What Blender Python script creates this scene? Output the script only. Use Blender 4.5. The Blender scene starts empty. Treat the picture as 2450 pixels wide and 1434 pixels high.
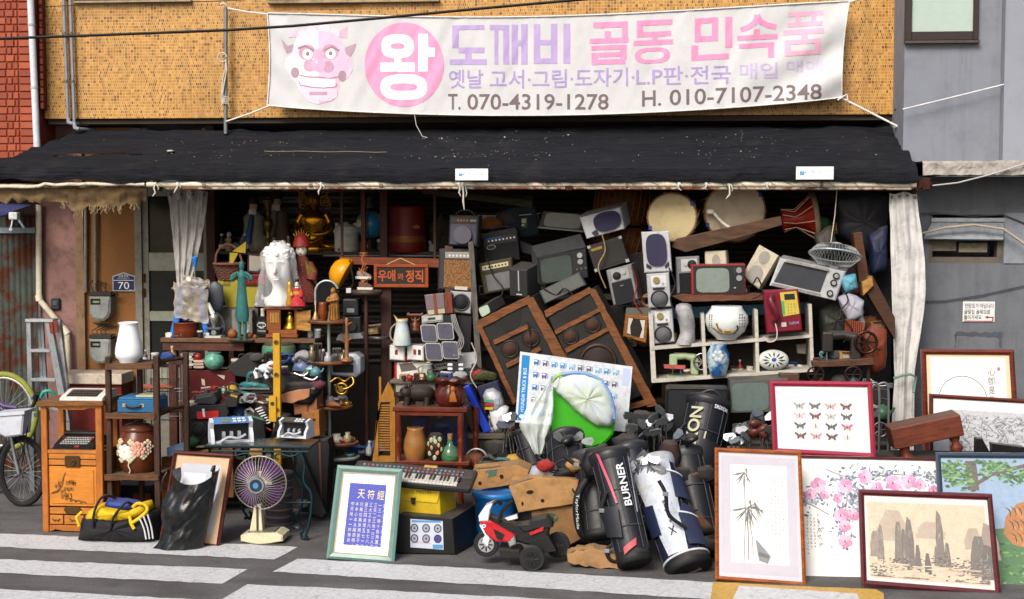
import bpy,bmesh,math,random
from mathutils import Vector,Matrix,Euler,noise
R=math.radians
random.seed(7)
SC=bpy.context.scene
COL=SC.collection
F=3500.0
CX,CY=1225.0,717.0
CAM=Vector((0.0,-11.9,2.66))
PITCH,YAW=3.55,5.0
cam=bpy.data.cameras.new('camera')
cam.sensor_width=36.0
cam.lens=36.0 * F / 2450.0
cam.clip_end=500.0
camo=bpy.data.objects.new('camera',cam)
camo.location=CAM
camo.rotation_euler=(R(90 - PITCH),0,R(YAW))
COL.objects.link(camo)
SC.camera=camo
SUN_EL,SUN_AZ=40.0,200.0
w=bpy.data.worlds.new('World');SC.world=w;w.use_nodes=True
nt=w.node_tree
sky=nt.nodes.new('ShaderNodeTexSky');sky.sky_type='NISHITA';sky.sun_disc=False
sky.sun_elevation=R(SUN_EL);sky.sun_rotation=R(SUN_AZ)
sky.air_density=1.0;sky.dust_density=4.0;sky.ozone_density=0.6
nt.links.new(sky.outputs[0],nt.nodes['Background'].inputs[0])
nt.nodes['Background'].inputs[1].default_value=0.10
sl=bpy.data.lights.new('sun','SUN');sl.energy=2.0;sl.angle=R(25);sl.color=(1,.95,.88)
so=bpy.data.objects.new('sun',sl);COL.objects.link(so)
so.location=(-3,-10,12)
so.rotation_euler=Euler((R(90 - SUN_EL),0,R(180 - SUN_AZ + 0)),'XYZ')
SC.view_settings.view_transform='Standard'
SC.view_settings.look='None'
SC.view_settings.gamma=1.0
SC.view_settings.exposure=0.84
try:SC.view_settings.use_curve_mapping=False
except Exception:pass
SC.cycles.max_bounces=6
SC.cycles.transparent_max_bounces=8
RM=Euler((R(90 - PITCH),0,R(YAW)),'XYZ').to_matrix()
def ray(px,py):return RM @ Vector(((px - CX) / F,(CY - py) / F,-1.0))
def P(px,py,Y):
 d=ray(px,py);return CAM + d * ((Y - CAM.y) / d.y)
def G(px,py,z=0.0):
 d=ray(px,py);return CAM + d * ((z - CAM.z) / d.z)
FWD=RM @ Vector((0,0,-1))
def S(p):return (p - CAM).dot(FWD) / F
def lin(c):
 if isinstance(c,str):
  c=c.lstrip('#');c=[int(c[i:i+2],16) / 255 for i in (0,2,4)]
 return [(x / 12.92 if x <= .04045 else ((x + .055) / 1.055) ** 2.4) for x in c]
MATS={}
def mt(hexc='808080',rough=.6,metal=0.0,kind='plain',var=.18,dirt=.25,scale=12.0,bump=.15,c2=None,trans=0.0,alpha=1.0,spec=.33,coat=0.0):
 key=(hexc,rough,metal,kind,var,dirt,scale,bump,c2,trans,alpha,spec,coat)
 if key in MATS:return MATS[key]
 m=bpy.data.materials.new('%s_%s' % (kind,hexc));m.use_nodes=True
 n=m.node_tree.nodes;L=m.node_tree.links;b=n['Principled BSDF']
 def N(t,**k):
  x=n.new(t)
  for a,v in k.items():
   if hasattr(x,a):setattr(x,a,v)
   else:x.inputs[a].default_value=v
  return x
 tc=N('ShaderNodeTexCoord')
 oi=N('ShaderNodeObjectInfo')
 add=N('ShaderNodeVectorMath');add.operation='ADD'
 sc3=N('ShaderNodeVectorMath');sc3.operation='SCALE';sc3.inputs[3].default_value=7.3
 cmb=N('ShaderNodeCombineXYZ')
 for i in range(3):L.new(oi.outputs['Random'],cmb.inputs[i])
 L.new(cmb.outputs[0],sc3.inputs[0]);L.new(tc.outputs['Object'],add.inputs[0]);L.new(sc3.outputs[0],add.inputs[1])
 vec=add.outputs[0]
 def noise_(sc,det=4,ro=.6,v=None):
  x=N('ShaderNodeTexNoise');x.inputs['Scale'].default_value=sc;x.inputs['Detail'].default_value=det
  x.inputs['Roughness'].default_value=ro;L.new(v or vec,x.inputs['Vector']);return x
 def mix(a,b_,f,mode='MIX'):
  x=N('ShaderNodeMix');x.data_type='RGBA';x.blend_type=mode
  for sck,v in ((6,a),(7,b_),(0,f)):
   if hasattr(v,'is_output'):L.new(v,x.inputs[sck])
   elif sck == 0:x.inputs[0].default_value=v
   else:x.inputs[sck].default_value=tuple(v) + ((1,) if len(v) == 3 else ())
  return x.outputs[2]
 def ramp(src,p0,p1,c0=(0,0,0),c1=(1,1,1)):
  x=N('ShaderNodeValToRGB');e=x.color_ramp.elements
  e[0].position=p0;e[1].position=p1;e[0].color=tuple(c0) + (1,);e[1].color=tuple(c1) + (1,)
  L.new(src,x.inputs[0]);return x.outputs[0]
 if hexc == 'COL':
  at=N('ShaderNodeAttribute');at.attribute_name='Col';base=at.outputs['Color']
  if kind == 'wood':
   mp=N('ShaderNodeMapping');mp.inputs['Scale'].default_value=(1.2,6,6);L.new(vec,mp.inputs[0])
   g=noise_(scale,8,.7,mp.outputs[0])
   base=mix(base,(0.03,.015,.008),ramp(g.outputs[0],.5,.75,(0,0,0),(.6,.6,.6)))
 else:
  c=lin(hexc);base=None
  if kind in ('wood','woodz'):
   mp=N('ShaderNodeMapping');mp.inputs['Scale'].default_value=(1.5,9,9) if kind == 'wood' else (9,9,1.5)
   L.new(vec,mp.inputs[0])
   g=noise_(scale * .6,8,.68,mp.outputs[0])
   cd=lin(c2) if c2 else [x * .35 for x in c]
   base=ramp(g.outputs[0],.33,.66,cd,c)
   fine=noise_(scale * 5,4,.7,mp.outputs[0])
   base=mix(base,cd,ramp(fine.outputs[0],.52,.75,(0,0,0),(.5,.5,.5)))
  elif kind == 'rust':
   g=noise_(scale * .3,8,.65)
   base=mix(c,lin(c2 or '7a3412'),ramp(g.outputs[0],.46,.56))
  elif kind == 'fabric':
   wv=N('ShaderNodeTexWave');wv.inputs['Scale'].default_value=160;wv.inputs['Distortion'].default_value=1;L.new(vec,wv.inputs[0])
   base=mix(c,[x * .72 for x in c],wv.outputs['Fac'])
  elif kind == 'speck':
   v=N('ShaderNodeTexVoronoi');v.inputs['Scale'].default_value=scale;L.new(vec,v.inputs[0])
   base=mix(c,lin(c2 or 'ffffff'),ramp(v.outputs['Distance'],.10,.16,(1,1,1),(0,0,0)))
  elif kind == 'two':
   g=noise_(scale,6,.6)
   base=mix(c,lin(c2),ramp(g.outputs[0],.42,.6))
  elif kind == 'streak':
   mp=N('ShaderNodeMapping');mp.inputs['Scale'].default_value=(7,7,.45);L.new(vec,mp.inputs[0]);g=noise_(1.0,8,.7,mp.outputs[0]);g2=noise_(.7,9,.7)
   base=mix(c,[x*.62 for x in c],ramp(g.outputs[0],.5,.72,(0,0,0),(.55,)*3));base=mix(base,[x*1.25 for x in c],ramp(g2.outputs[0],.55,.7,(0,0,0),(.35,)*3))
  else:
   base=mix(c,c,0.0)
 if var:
  a=noise_(scale * .35,5,.65)
  f=ramp(a.outputs[0],.3,.72)
  base=mix(base,mix(base,(1-var,1-var,1-var),1.0,'MULTIPLY'),f)
 if dirt:
  d=noise_(scale * 1.4,7,.72)
  base=mix(base,(.022,.016,.011),ramp(d.outputs[0],.48,.76,(0,0,0),(min(1,dirt*1.3),)*3))
  if dirt > .19 and alpha == 1:
   ge=N('ShaderNodeNewGeometry');sx=N('ShaderNodeSeparateXYZ');L.new(ge.outputs['Normal'],sx.inputs[0])
   du=mix((0,0,0),ramp(sx.outputs[2],.55,.95),ramp(a.outputs[0] if var else d.outputs[0],.3,.7,(.06,)*3,(.34,)*3))
   base=mix(base,(.19,.165,.135),du)
 L.new(base,b.inputs['Base Color'])
 rn=noise_(scale * 2,3)
 mr=N('ShaderNodeMapRange');mr.inputs[3].default_value=max(.03,rough - .12);mr.inputs[4].default_value=min(1,rough + .14)
 L.new(rn.outputs[0],mr.inputs[0]);L.new(mr.outputs[0],b.inputs['Roughness'])
 b.inputs['Metallic'].default_value=metal
 b.inputs['Specular IOR Level'].default_value=spec
 if trans:b.inputs['Transmission Weight'].default_value=trans
 if alpha < 1:b.inputs['Alpha'].default_value=alpha
 if coat:b.inputs['Coat Weight'].default_value=coat
 if bump:
  bn=noise_(scale * 6,5,.7)
  bp=N('ShaderNodeBump');bp.inputs['Strength'].default_value=bump;bp.inputs['Distance'].default_value=.004
  L.new(bn.outputs[0],bp.inputs['Height']);L.new(bp.outputs[0],b.inputs['Normal'])
 MATS[key]=m
 return m
def paint(rough=.5,**k):
 k.setdefault('var',.12);k.setdefault('dirt',.15)
 return mt('COL',rough,**k)
def print_(rough=.7):return mt('COL',rough,var=.05,dirt=.06,bump=.04)
def brush_():return mt('COL',.75,var=.22,dirt=.10,bump=.12,scale=55)
def glass_(tint='ffffff',rough=.03,alpha=.12):return mt(tint,rough,var=0,dirt=0,bump=0,alpha=alpha,spec=.6)
PARTS=[]
TXT={}
def text_mesh(s,bold=0.0,spacing=1.0):
 k=(s,bold,spacing)
 if k not in TXT:
  c=bpy.data.curves.new('t','FONT');c.body=s;c.offset=bold;c.space_character=spacing
  c.resolution_u=3
  o=bpy.data.objects.new('t',c);COL.objects.link(o)
  m=bpy.data.meshes.new_from_object(o.evaluated_get(bpy.context.evaluated_depsgraph_get()))
  vs=[(v.co.x,v.co.y) for v in m.vertices];fs=[tuple(p.vertices) for p in m.polygons]
  bpy.data.objects.remove(o);bpy.data.curves.remove(c);bpy.data.meshes.remove(m)
  if not vs:vs,fs=[(0,0),(.1,0),(.1,.1)],[(0,1,2)]
  x0=min(v[0] for v in vs);x1=max(v[0] for v in vs);y0=min(v[1] for v in vs);y1=max(v[1] for v in vs)
  TXT[k]=([((a - x0) / (x1 - x0),(b - y0) / (y1 - y0)) for a,b in vs],fs,(x1 - x0) / (y1 - y0))
 return TXT[k]
class B:
 """one mesh; coordinates are photograph pixels at the thing's own distance: x, y (away), z (up) from the thing's origin"""
 def __init__(s,root,name,mat,parent=None,kind=None,smooth=None,label=None):
  s.root,s.name,s.mat,s.par,s.kind,s.smooth,s.label=root,name,mat,parent,kind,smooth,label
  s.v,s.f,s.c=[],[],[]
  s.M=Matrix.Identity(4);s.col='ffffff';s.obj=None;s.sm=[]
  PARTS.append(s)
 def p(s,name,mat=None,**k):return B(s.root,name,mat or s.mat,s,**k)
 def at(s,x=0,y=0,z=0,rx=0,ry=0,rz=0,sc=1):
  s.M=Matrix.Translation((x,y,z)) @ Euler((R(rx),R(ry),R(rz)),'XYZ').to_matrix().to_4x4() @ Matrix.Scale(sc,4);return s
 def ai(s,px,py,y=0,rx=0,ry=0,rz=0,sc=1):return s.at(px - s.root.ox,y,s.root.oy - py,rx,ry,rz,sc)
 def c_(s,h):s.col=h;return s
 def add(s,vs,fs,smooth=False):
  n=len(s.v);s.v += [s.M @ Vector(v) for v in vs]
  for f in fs:s.f.append(tuple(i + n for i in f));s.c.append(s.col);s.sm.append(smooth)
  return s
 def box(s,x0,x1,y0,y1,z0,z1,ch=0):
  if x0 > x1:x0,x1=x1,x0
  if y0 > y1:y0,y1=y1,y0
  if z0 > z1:z0,z1=z1,z0
  ch=min(ch,(x1-x0)*.45,(y1-y0)*.45,(z1-z0)*.45)
  if ch <= 0:
   vs=[(x,y,z) for z in (z0,z1) for y in (y0,y1) for x in (x0,x1)]
   return s.add(vs,[(0,2,3,1),(4,5,7,6),(0,1,5,4),(2,6,7,3),(0,4,6,2),(1,3,7,5)])
  bm=bmesh.new();bmesh.ops.create_cube(bm,size=1)
  for v in bm.verts:
   v.co=Vector(((x0+x1)/2 + v.co.x*(x1-x0),(y0+y1)/2 + v.co.y*(y1-y0),(z0+z1)/2 + v.co.z*(z1-z0)))
  bmesh.ops.bevel(bm,geom=bm.edges[:],offset=ch,segments=2 if ch > 2.5 else 1,profile=.5,affect='EDGES')
  return s.bm(bm)
 def bm(s,bm,smooth=False):
  bm.verts.index_update()
  vs=[v.co.copy() for v in bm.verts];fs=[tuple(v.index for v in f.verts) for f in bm.faces];bm.free()
  return s.add(vs,fs,smooth)
 def ring(s,rings,closed=True,cap0=True,cap1=True,smooth=True):
  n=len(rings[0]);vs=[p for r in rings for p in r];fs=[]
  for i in range(len(rings) - 1):
   for j in range(n if closed else n - 1):
    k=(j + 1) % n;fs.append((i*n+j,i*n+k,(i+1)*n+k,(i+1)*n+j))
  s.add(vs,fs,smooth)
  m=len(rings) - 1
  if cap0 and closed:s.add(rings[0],[tuple(range(n))[::-1]])
  if cap1 and closed:s.add(rings[m],[tuple(range(n))])
  return s
 def cyl(s,p0,p1,r0,r1=None,n=16,cap=True,smooth=True):
  p0,p1=Vector(p0),Vector(p1);r1=r0 if r1 is None else r1
  d=(p1 - p0).normalized();a=d.orthogonal().normalized();b=d.cross(a)
  rg=[[p + (a*math.cos(t) + b*math.sin(t))*r for t in [2*math.pi*i/n for i in range(n)]] for p,r in ((p0,r0),(p1,r1))]
  return s.ring(rg,True,cap,cap,smooth)
 def disc(s,x,z,r,y0,y1,n=28,r1=None):return s.cyl((x,y1,z),(x,y0,z),r if r1 is None else r1,r,n)
 def tube(s,pts,r,n=8,closed=False,cap=True):
  pts=[Vector(p) for p in pts];m=len(pts);rs=r if isinstance(r,(list,tuple)) else [r]*m
  rings=[];prev=None
  for i,p in enumerate(pts):
   t=(pts[(i+1) % m] - pts[i-1]) if closed else (pts[min(i+1,m-1)] - pts[max(i-1,0)])
   if t.length < 1e-9:t=Vector((0,0,1))
   t.normalize()
   a=t.orthogonal().normalized() if prev is None else (prev - t * prev.dot(t))
   if a.length < 1e-6:a=t.orthogonal()
   a.normalize();prev=a;b=t.cross(a)
   rings.append([p + (a*math.cos(q) + b*math.sin(q))*rs[i] for q in [2*math.pi*k/n for k in range(n)]])
  if closed:rings.append(rings[0]);cap=False
  return s.ring(rings,True,cap,cap)
 def lathe(s,prof,n=28,c=(0,0,0),sy=1.0,a0=0,a1=360):
  full=abs(a1 - a0) >= 360;k=n if full else n + 1
  rings=[[(c[0] + r*math.cos(t),c[1] + r*math.sin(t)*sy,c[2] + z) for t in [R(a0 + (a1-a0)*i/n) for i in range(k)]] for r,z in prof]
  return s.ring(rings,full,prof[0][0] > .01,prof[-1][0] > .01)
 def ball(s,c,r,n=20,m=12,):
  rx,ry,rz=r if isinstance(r,(tuple,list)) else (r,r,r)
  rings=[[(c[0] + rx*math.sin(a)*math.cos(t),c[1] + ry*math.sin(a)*math.sin(t),c[2] - rz*math.cos(a)) for t in [2*math.pi*i/n for i in range(n)]]
                 for a in [math.pi*max(.01,min(.99,j/m)) for j in range(m+1)]]
  return s.ring(rings)
 def torus(s,c,Rr,r,n=32,k=8,axis='y',sx=1,sz=1):
  pts=[]
  for i in range(n):
   t=2*math.pi*i/n;u,v=Rr*math.cos(t)*sx,Rr*math.sin(t)*sz
   pts.append((c[0]+u,c[1],c[2]+v) if axis == 'y' else ((c[0]+u,c[1]+v,c[2]) if axis == 'z' else (c[0],c[1]+u,c[2]+v)))
  return s.tube(pts,r,k,True)
 def grid(s,nu,nv,fn,smooth=True,thick=0):
  vs=[fn(i/nu,j/nv) for j in range(nv+1) for i in range(nu+1)]
  fs=[(j*(nu+1)+i,j*(nu+1)+i+1,(j+1)*(nu+1)+i+1,(j+1)*(nu+1)+i) for j in range(nv) for i in range(nu)]
  if thick:
   n=len(vs);vs2=[(v[0],v[1]+thick,v[2]) for v in vs]
   s.add(vs + vs2,fs + [tuple(i+n for i in f)[::-1] for f in fs],smooth)
   return s
  return s.add(vs,fs,smooth)
 def loc(s,q):return (q[0] - s.root.ox,s.root.oy - q[1])
 def bx(s,x0,x1,y0,y1,d0,d1,ch=0):
  a,b=s.loc((x0,y0)),s.loc((x1,y1));return s.box(a[0],b[0],d0,d1,b[1],a[1],ch)
 def poly(s,pts,d0,d1=None,sh=(0,0),ch=0):
  q=[s.loc(t) for t in pts];n=len(q)
  ar=sum(q[i][0]*q[(i+1) % n][1] - q[(i+1) % n][0]*q[i][1] for i in range(n))
  if ar < 0:q=q[::-1]
  if d1 is None:return s.add([(a,d0,b) for a,b in q],[tuple(range(n))])
  if ch:
   cx=sum(a for a,b in q)/n;cz=sum(b for a,b in q)/n
   def inn(a,b):
    l=math.hypot(a-cx,b-cz) or 1;k=max(0,1 - ch*1.4/l);return cx+(a-cx)*k,cz+(b-cz)*k
   fr=[inn(a,b) for a,b in q]
   vs=[(a,d0,b) for a,b in fr] + [(a,d0+ch,b) for a,b in q] + [(a+sh[0],d1,b+sh[1]) for a,b in q]
   fs=[tuple(range(n))] + [(k*n+i,(k+1)*n+i,(k+1)*n+(i+1) % n,k*n+(i+1) % n) for k in (0,1) for i in range(n)] + [tuple(range(2*n,3*n))[::-1]]
   return s.add(vs,fs)
  vs=[(a,d0,b) for a,b in q] + [(a+sh[0],d1,b+sh[1]) for a,b in q]
  return s.add(vs,[tuple(range(n)),tuple(range(n,2*n))[::-1]] + [(i,n+i,n+(i+1) % n,(i+1) % n) for i in range(n)])
 def di(s,px,py,r,d0,d1,n=28,r1=None):
  a=s.loc((px,py));return s.disc(a[0],a[1],r,d0,d1,n,r1)
 def ell(s,px,py,rx,ry,d,n=24,rot=0):
  a=s.loc((px,py));c,q=math.cos(R(rot)),math.sin(R(rot))
  return s.add([(a[0] + rx*math.cos(t)*c - ry*math.sin(t)*q,d,a[1] + rx*math.cos(t)*q + ry*math.sin(t)*c) for t in [2*math.pi*i/n for i in range(n)]],[tuple(range(n))])
 def ln(s,pts,r,d=0,n=6,closed=False):
  out=[]
  for t in pts:
   a=s.loc(t);out.append((a[0],t[2] if len(t) > 2 else d,a[1]))
  return s.tube(out,r,n,closed)
 def st(s,pts,wd,d):
  """flat brush stroke of width wd (a number or one per point)"""
  q=[Vector(s.loc(t)) for t in pts];m=len(q);ws=wd if isinstance(wd,(list,tuple)) else [wd]*m
  vs=[]
  for i in range(m):
   t=q[min(i+1,m-1)] - q[max(i-1,0)];t=t.normalized() if t.length else Vector((1,0));nn=Vector((-t.y,t.x))*ws[i]/2
   vs += [(q[i].x - nn.x,d,q[i].y - nn.y),(q[i].x + nn.x,d,q[i].y + nn.y)]
  return s.add(vs,[(2*i,2*i+2,2*i+3,2*i+1) for i in range(m-1)])
 def tx(s,txt,x0,y0,x1,y1,d,bold=0.0,fit=True,vert=False):
  """flat lettering in the pixel box x0..x1, y0 (top)..y1 (bottom)"""
  vs,fs,asp=text_mesh(txt,bold)
  a,b=s.loc((x0,y1)),s.loc((x1,y0));w,h=b[0]-a[0],b[1]-a[1]
  if not fit:w=h*asp
  return s.add([(a[0] + u*w,d,a[1] + v*h) for u,v in vs],fs)
 def lth(s,px,py,prof,n=28,y=0,sy=1.0):
  a=s.loc((px,py));return s.lathe([(r,z) for r,z in prof],n,(a[0],y,a[1]),sy)
 def warp(s,fn):s.v=[Vector(fn(*v)) for v in s.v];return s
class Thing:
 def __init__(s,name,label,cat,px,py,Y=None,rot=(0,0,0),group=None,kind=None,ground=False,scale=None,solo=None):
  s.name,s.label,s.cat,s.group,s.kind=name,label,cat,group,kind
  s.loc=G(px,py) if ground else P(px,py,Y)
  s.ox,s.oy=px,py
  s.s=(scale or 1) * S(s.loc)
  s.rot=Euler(tuple(R(a) for a in rot),'XYZ')
  s.e=None;s.solo=solo;THINGS.append(s)
 def p(s,name,mat,**k):return B(s,name,mat,None,**k)
 def own(s,mat,**k):return B(s,s.name,mat,'OWN',**k)
THINGS=[]
def props(o,t):
 if t.label:o['label']=t.label
 if t.cat:o['category']=t.cat
 if t.group:o['group']=t.group
 if t.kind:o['kind']=t.kind
def mesh_of(b,sc):
 me=bpy.data.meshes.new(b.name)
 me.from_pydata([v * sc for v in b.v],[],b.f)
 me.polygons.foreach_set('use_smooth',b.sm)
 if b.mat.name.split('_')[-1].startswith('COL'):
  at=me.color_attributes.new('Col','FLOAT_COLOR','CORNER');cache={};buf=[]
  for pl,h in zip(me.polygons,b.c):
   q=cache.get(h)
   if q is None:q=cache[h]=lin(h) + [1.0]
   buf += q * pl.loop_total
  at.data.foreach_set('color',buf)
 me.materials.append(b.mat)
 me.validate();me.update()
 return me
def finish():
 for t in THINGS:
  if t.e is None and not any(b.root is t and b.par == 'OWN' for b in PARTS):
   t.e=bpy.data.objects.new(t.name,None);t.e.location=t.loc;t.e.rotation_euler=t.rot
   t.e.empty_display_size=.05
   COL.objects.link(t.e);props(t.e,t)
 for b in PARTS:
  if b.obj is not None or not b.v:continue
  o=bpy.data.objects.new(b.name,mesh_of(b,b.root.s));COL.objects.link(o);b.obj=o
  if b.kind:o['kind']=b.kind
  if b.label:o['label']=b.label
  if b.par == 'OWN':
   o.location=b.root.loc;o.rotation_euler=b.root.rot;props(o,b.root);b.root.e=o
  else:
   o.parent=b.par.obj if b.par is not None else b.root.e
def dup(t,px,py,Y,label=None,dz=0,rotz=0):
 """a copy of a finished thing with its parts and sub-parts, standing elsewhere"""
 def cp(o,par):
  c=o.copy();COL.objects.link(c);c.parent=par
  for ch in [x for x in bpy.data.objects if x.parent == o]:cp(ch,c)
  return c
 c=cp(t.e,None);c.location=P(px,py,Y)
 if rotz:c.rotation_euler.z += R(rotz)
 if label:c['label']=label
 return c
def jag(pts,amp,step,seed=0):
 """an outline with small irregular wobble"""
 rr=random.Random(seed);out=[]
 for i in range(len(pts)):
  a,b=pts[i],pts[(i+1) % len(pts)];L_=math.hypot(b[0]-a[0],b[1]-a[1]);k=max(1,int(L_/step))
  for j in range(k):
   u=j/k;out.append((a[0]+(b[0]-a[0])*u + (rr.uniform(-amp,amp) if j else 0),a[1]+(b[1]-a[1])*u + (rr.uniform(-amp,amp) if j else 0)))
 return out
def arc(cx,cy,r,a0,a1,n=12,ry=None):return [(cx + r*math.cos(R(a0+(a1-a0)*i/n)),cy - (ry or r)*math.sin(R(a0+(a1-a0)*i/n))) for i in range(n+1)]
def rrect(x0,y0,x1,y1,r,n=4):
 return arc(x1-r,y0+r,r,90,0,n) + arc(x1-r,y1-r,r,0,-90,n) + arc(x0+r,y1-r,r,270,180,n) + arc(x0+r,y0+r,r,180,90,n)
def W(b,p):return (Vector(p) - b.root.loc) / b.root.s
def wgrid(b,nu,nv,fn,smooth=True,skip=None):
 vs=[W(b,fn(i/nu,j/nv)) for j in range(nv+1) for i in range(nu+1)]
 fs=[(j*(nu+1)+i,j*(nu+1)+i+1,(j+1)*(nu+1)+i+1,(j+1)*(nu+1)+i) for j in range(nv) for i in range(nu) if not (skip and skip(i,j))]
 return b.add(vs,fs,smooth)
def wtube(b,pts,r,n=8):return b.tube([W(b,p) for p in pts],r / b.root.s,n)
def wbox(b,x0,x1,y0,y1,z0,z1,ch=0):
 a,c=W(b,(x0,y0,z0)),W(b,(x1,y1,z1));return b.box(a.x,c.x,a.y,c.y,a.z,c.z,ch / b.root.s)
def nz(x,y,z=0,s=1.0):return noise.noise(Vector((x*s,y*s,z*s)))
# ================================================================== ground and road markings
YP,YT,YW,YB=0.7,1.7,2.0,2.75
def pmat(name,build):
 m=bpy.data.materials.new(name);m.use_nodes=True
 build(m.node_tree.nodes,m.node_tree.links,m.node_tree.nodes['Principled BSDF']);return m
def node(n,t,**k):
 x=n.new(t)
 for a,v in k.items():
  if hasattr(x,a):setattr(x,a,v)
  else:x.inputs[a].default_value=v
 return x
def _ramp(n,L,src,stops):
 x=n.new('ShaderNodeValToRGB');e=x.color_ramp.elements
 while len(e) < len(stops):e.new(.5)
 for q,(p,c) in zip(e,stops):q.position=p;q.color=tuple(c) + (1,)
 L.new(src,x.inputs[0]);return x.outputs[0]
def _mix(n,L,a,b,f,mode='MIX'):
 x=n.new('ShaderNodeMix');x.data_type='RGBA';x.blend_type=mode
 for k,v in ((6,a),(7,b),(0,f)):
  if hasattr(v,'is_output'):L.new(v,x.inputs[k])
  elif k == 0:x.inputs[0].default_value=v
  else:x.inputs[k].default_value=tuple(v) + (1,)
 return x.outputs[2]
def asphalt(n,L,b):
 tc=node(n,'ShaderNodeTexCoord');v=tc.outputs['Object']
 a=node(n,'ShaderNodeTexNoise',Scale=220.0,Detail=3.0);L.new(v,a.inputs['Vector'])
 g=node(n,'ShaderNodeTexVoronoi',Scale=130.0);L.new(v,g.inputs['Vector'])
 o=node(n,'ShaderNodeTexNoise',Scale=1.6,Detail=6.0);L.new(v,o.inputs['Vector'])
 base=_ramp(n,L,a.outputs[0],[(.3,(.045,.043,.045)),(.5,(.085,.082,.084)),(.72,(.18,.175,.175))])
 base=_mix(n,L,base,(.22,.21,.2),_ramp(n,L,g.outputs['Color'],[(.80,(0,0,0)),(.9,(.6,)*3)]))
 base=_mix(n,L,base,(.62,.60,.57),_ramp(n,L,o.outputs[0],[(.40,(0,0,0)),(.66,(1,1,1))]),'MULTIPLY')
 st=node(n,'ShaderNodeTexNoise',Scale=4.5,Detail=9.0,Roughness=.75);L.new(v,st.inputs['Vector'])
 base=_mix(n,L,base,(.03,.028,.026),_ramp(n,L,st.outputs[0],[(.54,(0,0,0)),(.70,(.75,)*3)]))
 ty=node(n,'ShaderNodeMapping');ty.inputs['Scale'].default_value=(.25,3.2,1);L.new(v,ty.inputs[0]);tn=node(n,'ShaderNodeTexNoise',Scale=1.5,Detail=6.0);L.new(ty.outputs[0],tn.inputs['Vector'])
 base=_mix(n,L,base,(.04,.038,.036),_ramp(n,L,tn.outputs[0],[(.52,(0,0,0)),(.66,(.6,)*3)]))
 base=_mix(n,L,base,(.17,.155,.135),_ramp(n,L,st.outputs[0],[(.30,(.5,)*3),(.40,(0,0,0))]))
 L.new(base,b.inputs['Base Color']);b.inputs['Roughness'].default_value=.9
 bp=node(n,'ShaderNodeBump',Strength=.5,Distance=.004);L.new(a.outputs[0],bp.inputs['Height']);L.new(bp.outputs[0],b.inputs['Normal'])
def roadpaint(col):
 def f(n,L,b):
  tc=node(n,'ShaderNodeTexCoord');v=tc.outputs['Object']
  ds=node(n,'ShaderNodeTexNoise',Scale=5.0,Detail=4.0);L.new(v,ds.inputs['Vector'])
  vm=node(n,'ShaderNodeVectorMath');vm.operation='MULTIPLY_ADD';vm.inputs[1].default_value=(.16,)*3;L.new(ds.outputs['Color'],vm.inputs[0]);L.new(v,vm.inputs[2])
  cr=node(n,'ShaderNodeTexVoronoi',feature='DISTANCE_TO_EDGE',Scale=4.6);L.new(vm.outputs[0],cr.inputs['Vector'])
  cr2=node(n,'ShaderNodeTexVoronoi',feature='DISTANCE_TO_EDGE',Scale=11.0);L.new(vm.outputs[0],cr2.inputs['Vector'])
  mk=node(n,'ShaderNodeTexNoise',Scale=2.3,Detail=3.0);L.new(v,mk.inputs['Vector'])
  wr=node(n,'ShaderNodeTexNoise',Scale=26.0,Detail=8.0,Roughness=.75);L.new(v,wr.inputs['Vector'])
  c1=_ramp(n,L,cr.outputs[0],[(.004,(.55,)*3),(.013,(0,0,0))])
  c2=_ramp(n,L,cr2.outputs[0],[(.008,(.5,)*3),(.022,(0,0,0))])
  msk=_ramp(n,L,mk.outputs[0],[(.44,(0,0,0)),(.56,(1,1,1))])
  c2=_mix(n,L,(0,0,0),c2,msk);cc=_mix(n,L,c1,c2,1.0,'LIGHTEN')
  cc=_mix(n,L,cc,(1,1,1),_ramp(n,L,wr.outputs[0],[(.60,(0,0,0)),(.72,(.75,)*3)]))
  base=_mix(n,L,col,[x*.72 for x in col],_ramp(n,L,wr.outputs[0],[(.4,(0,0,0)),(.65,(1,1,1))]))
  base=_mix(n,L,base,(.16,.13,.10),cc)
  L.new(base,b.inputs['Base Color']);b.inputs['Roughness'].default_value=.7
 return f
M_ASPH=pmat('asphalt',asphalt);M_WHITE=pmat('road_paint_white',roadpaint((.52,.53,.545)));M_YEL=pmat('road_paint_yellow',roadpaint((.50,.30,.055)))
def flat(name,mat,pts,z,px=True):
 me=bpy.data.meshes.new(name);me.from_pydata([tuple(G(*q,z=z)) if px else (q[0],q[1],z) for q in pts],[],[tuple(range(len(pts)))])
 me.materials.append(mat);o=bpy.data.objects.new(name,me);COL.objects.link(o);o['kind']='structure'
 if me.polygons[0].normal.z < 0:me.flip_normals()
 return o
flat('ground',M_ASPH,[(-60,-60),(60,-60),(60,60),(-60,60)],0,False)
def edge_rough(pts,seed):return jag(pts,1.1,26,seed)
flat('crosswalk_stripe',M_WHITE,edge_rough([(-420,1259),(0,1277),(350,1291),(712,1309),(656,1339),(300,1322),(0,1309),(-420,1290)],1),.004)
flat('crosswalk_stripe',M_WHITE,edge_rough([(-420,1318),(0,1338),(592,1362),(532,1397),(0,1371),(-420,1350)],2),.004)
flat('crosswalk_stripe',M_WHITE,edge_rough([(-420,1385),(0,1409),(460,1434),(760,1450),(700,1500),(-420,1440)],3),.004)
flat('crosswalk_stripe',M_WHITE,edge_rough([(712,1337),(1200,1364),(1712,1394),(1700,1434),(1200,1402),(652,1368)],4),.004)
flat('crosswalk_stripe',M_WHITE,edge_rough([(592,1398),(1000,1417),(1320,1434),(1800,1460),(1780,1520),(520,1440)],5),.004)
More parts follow.
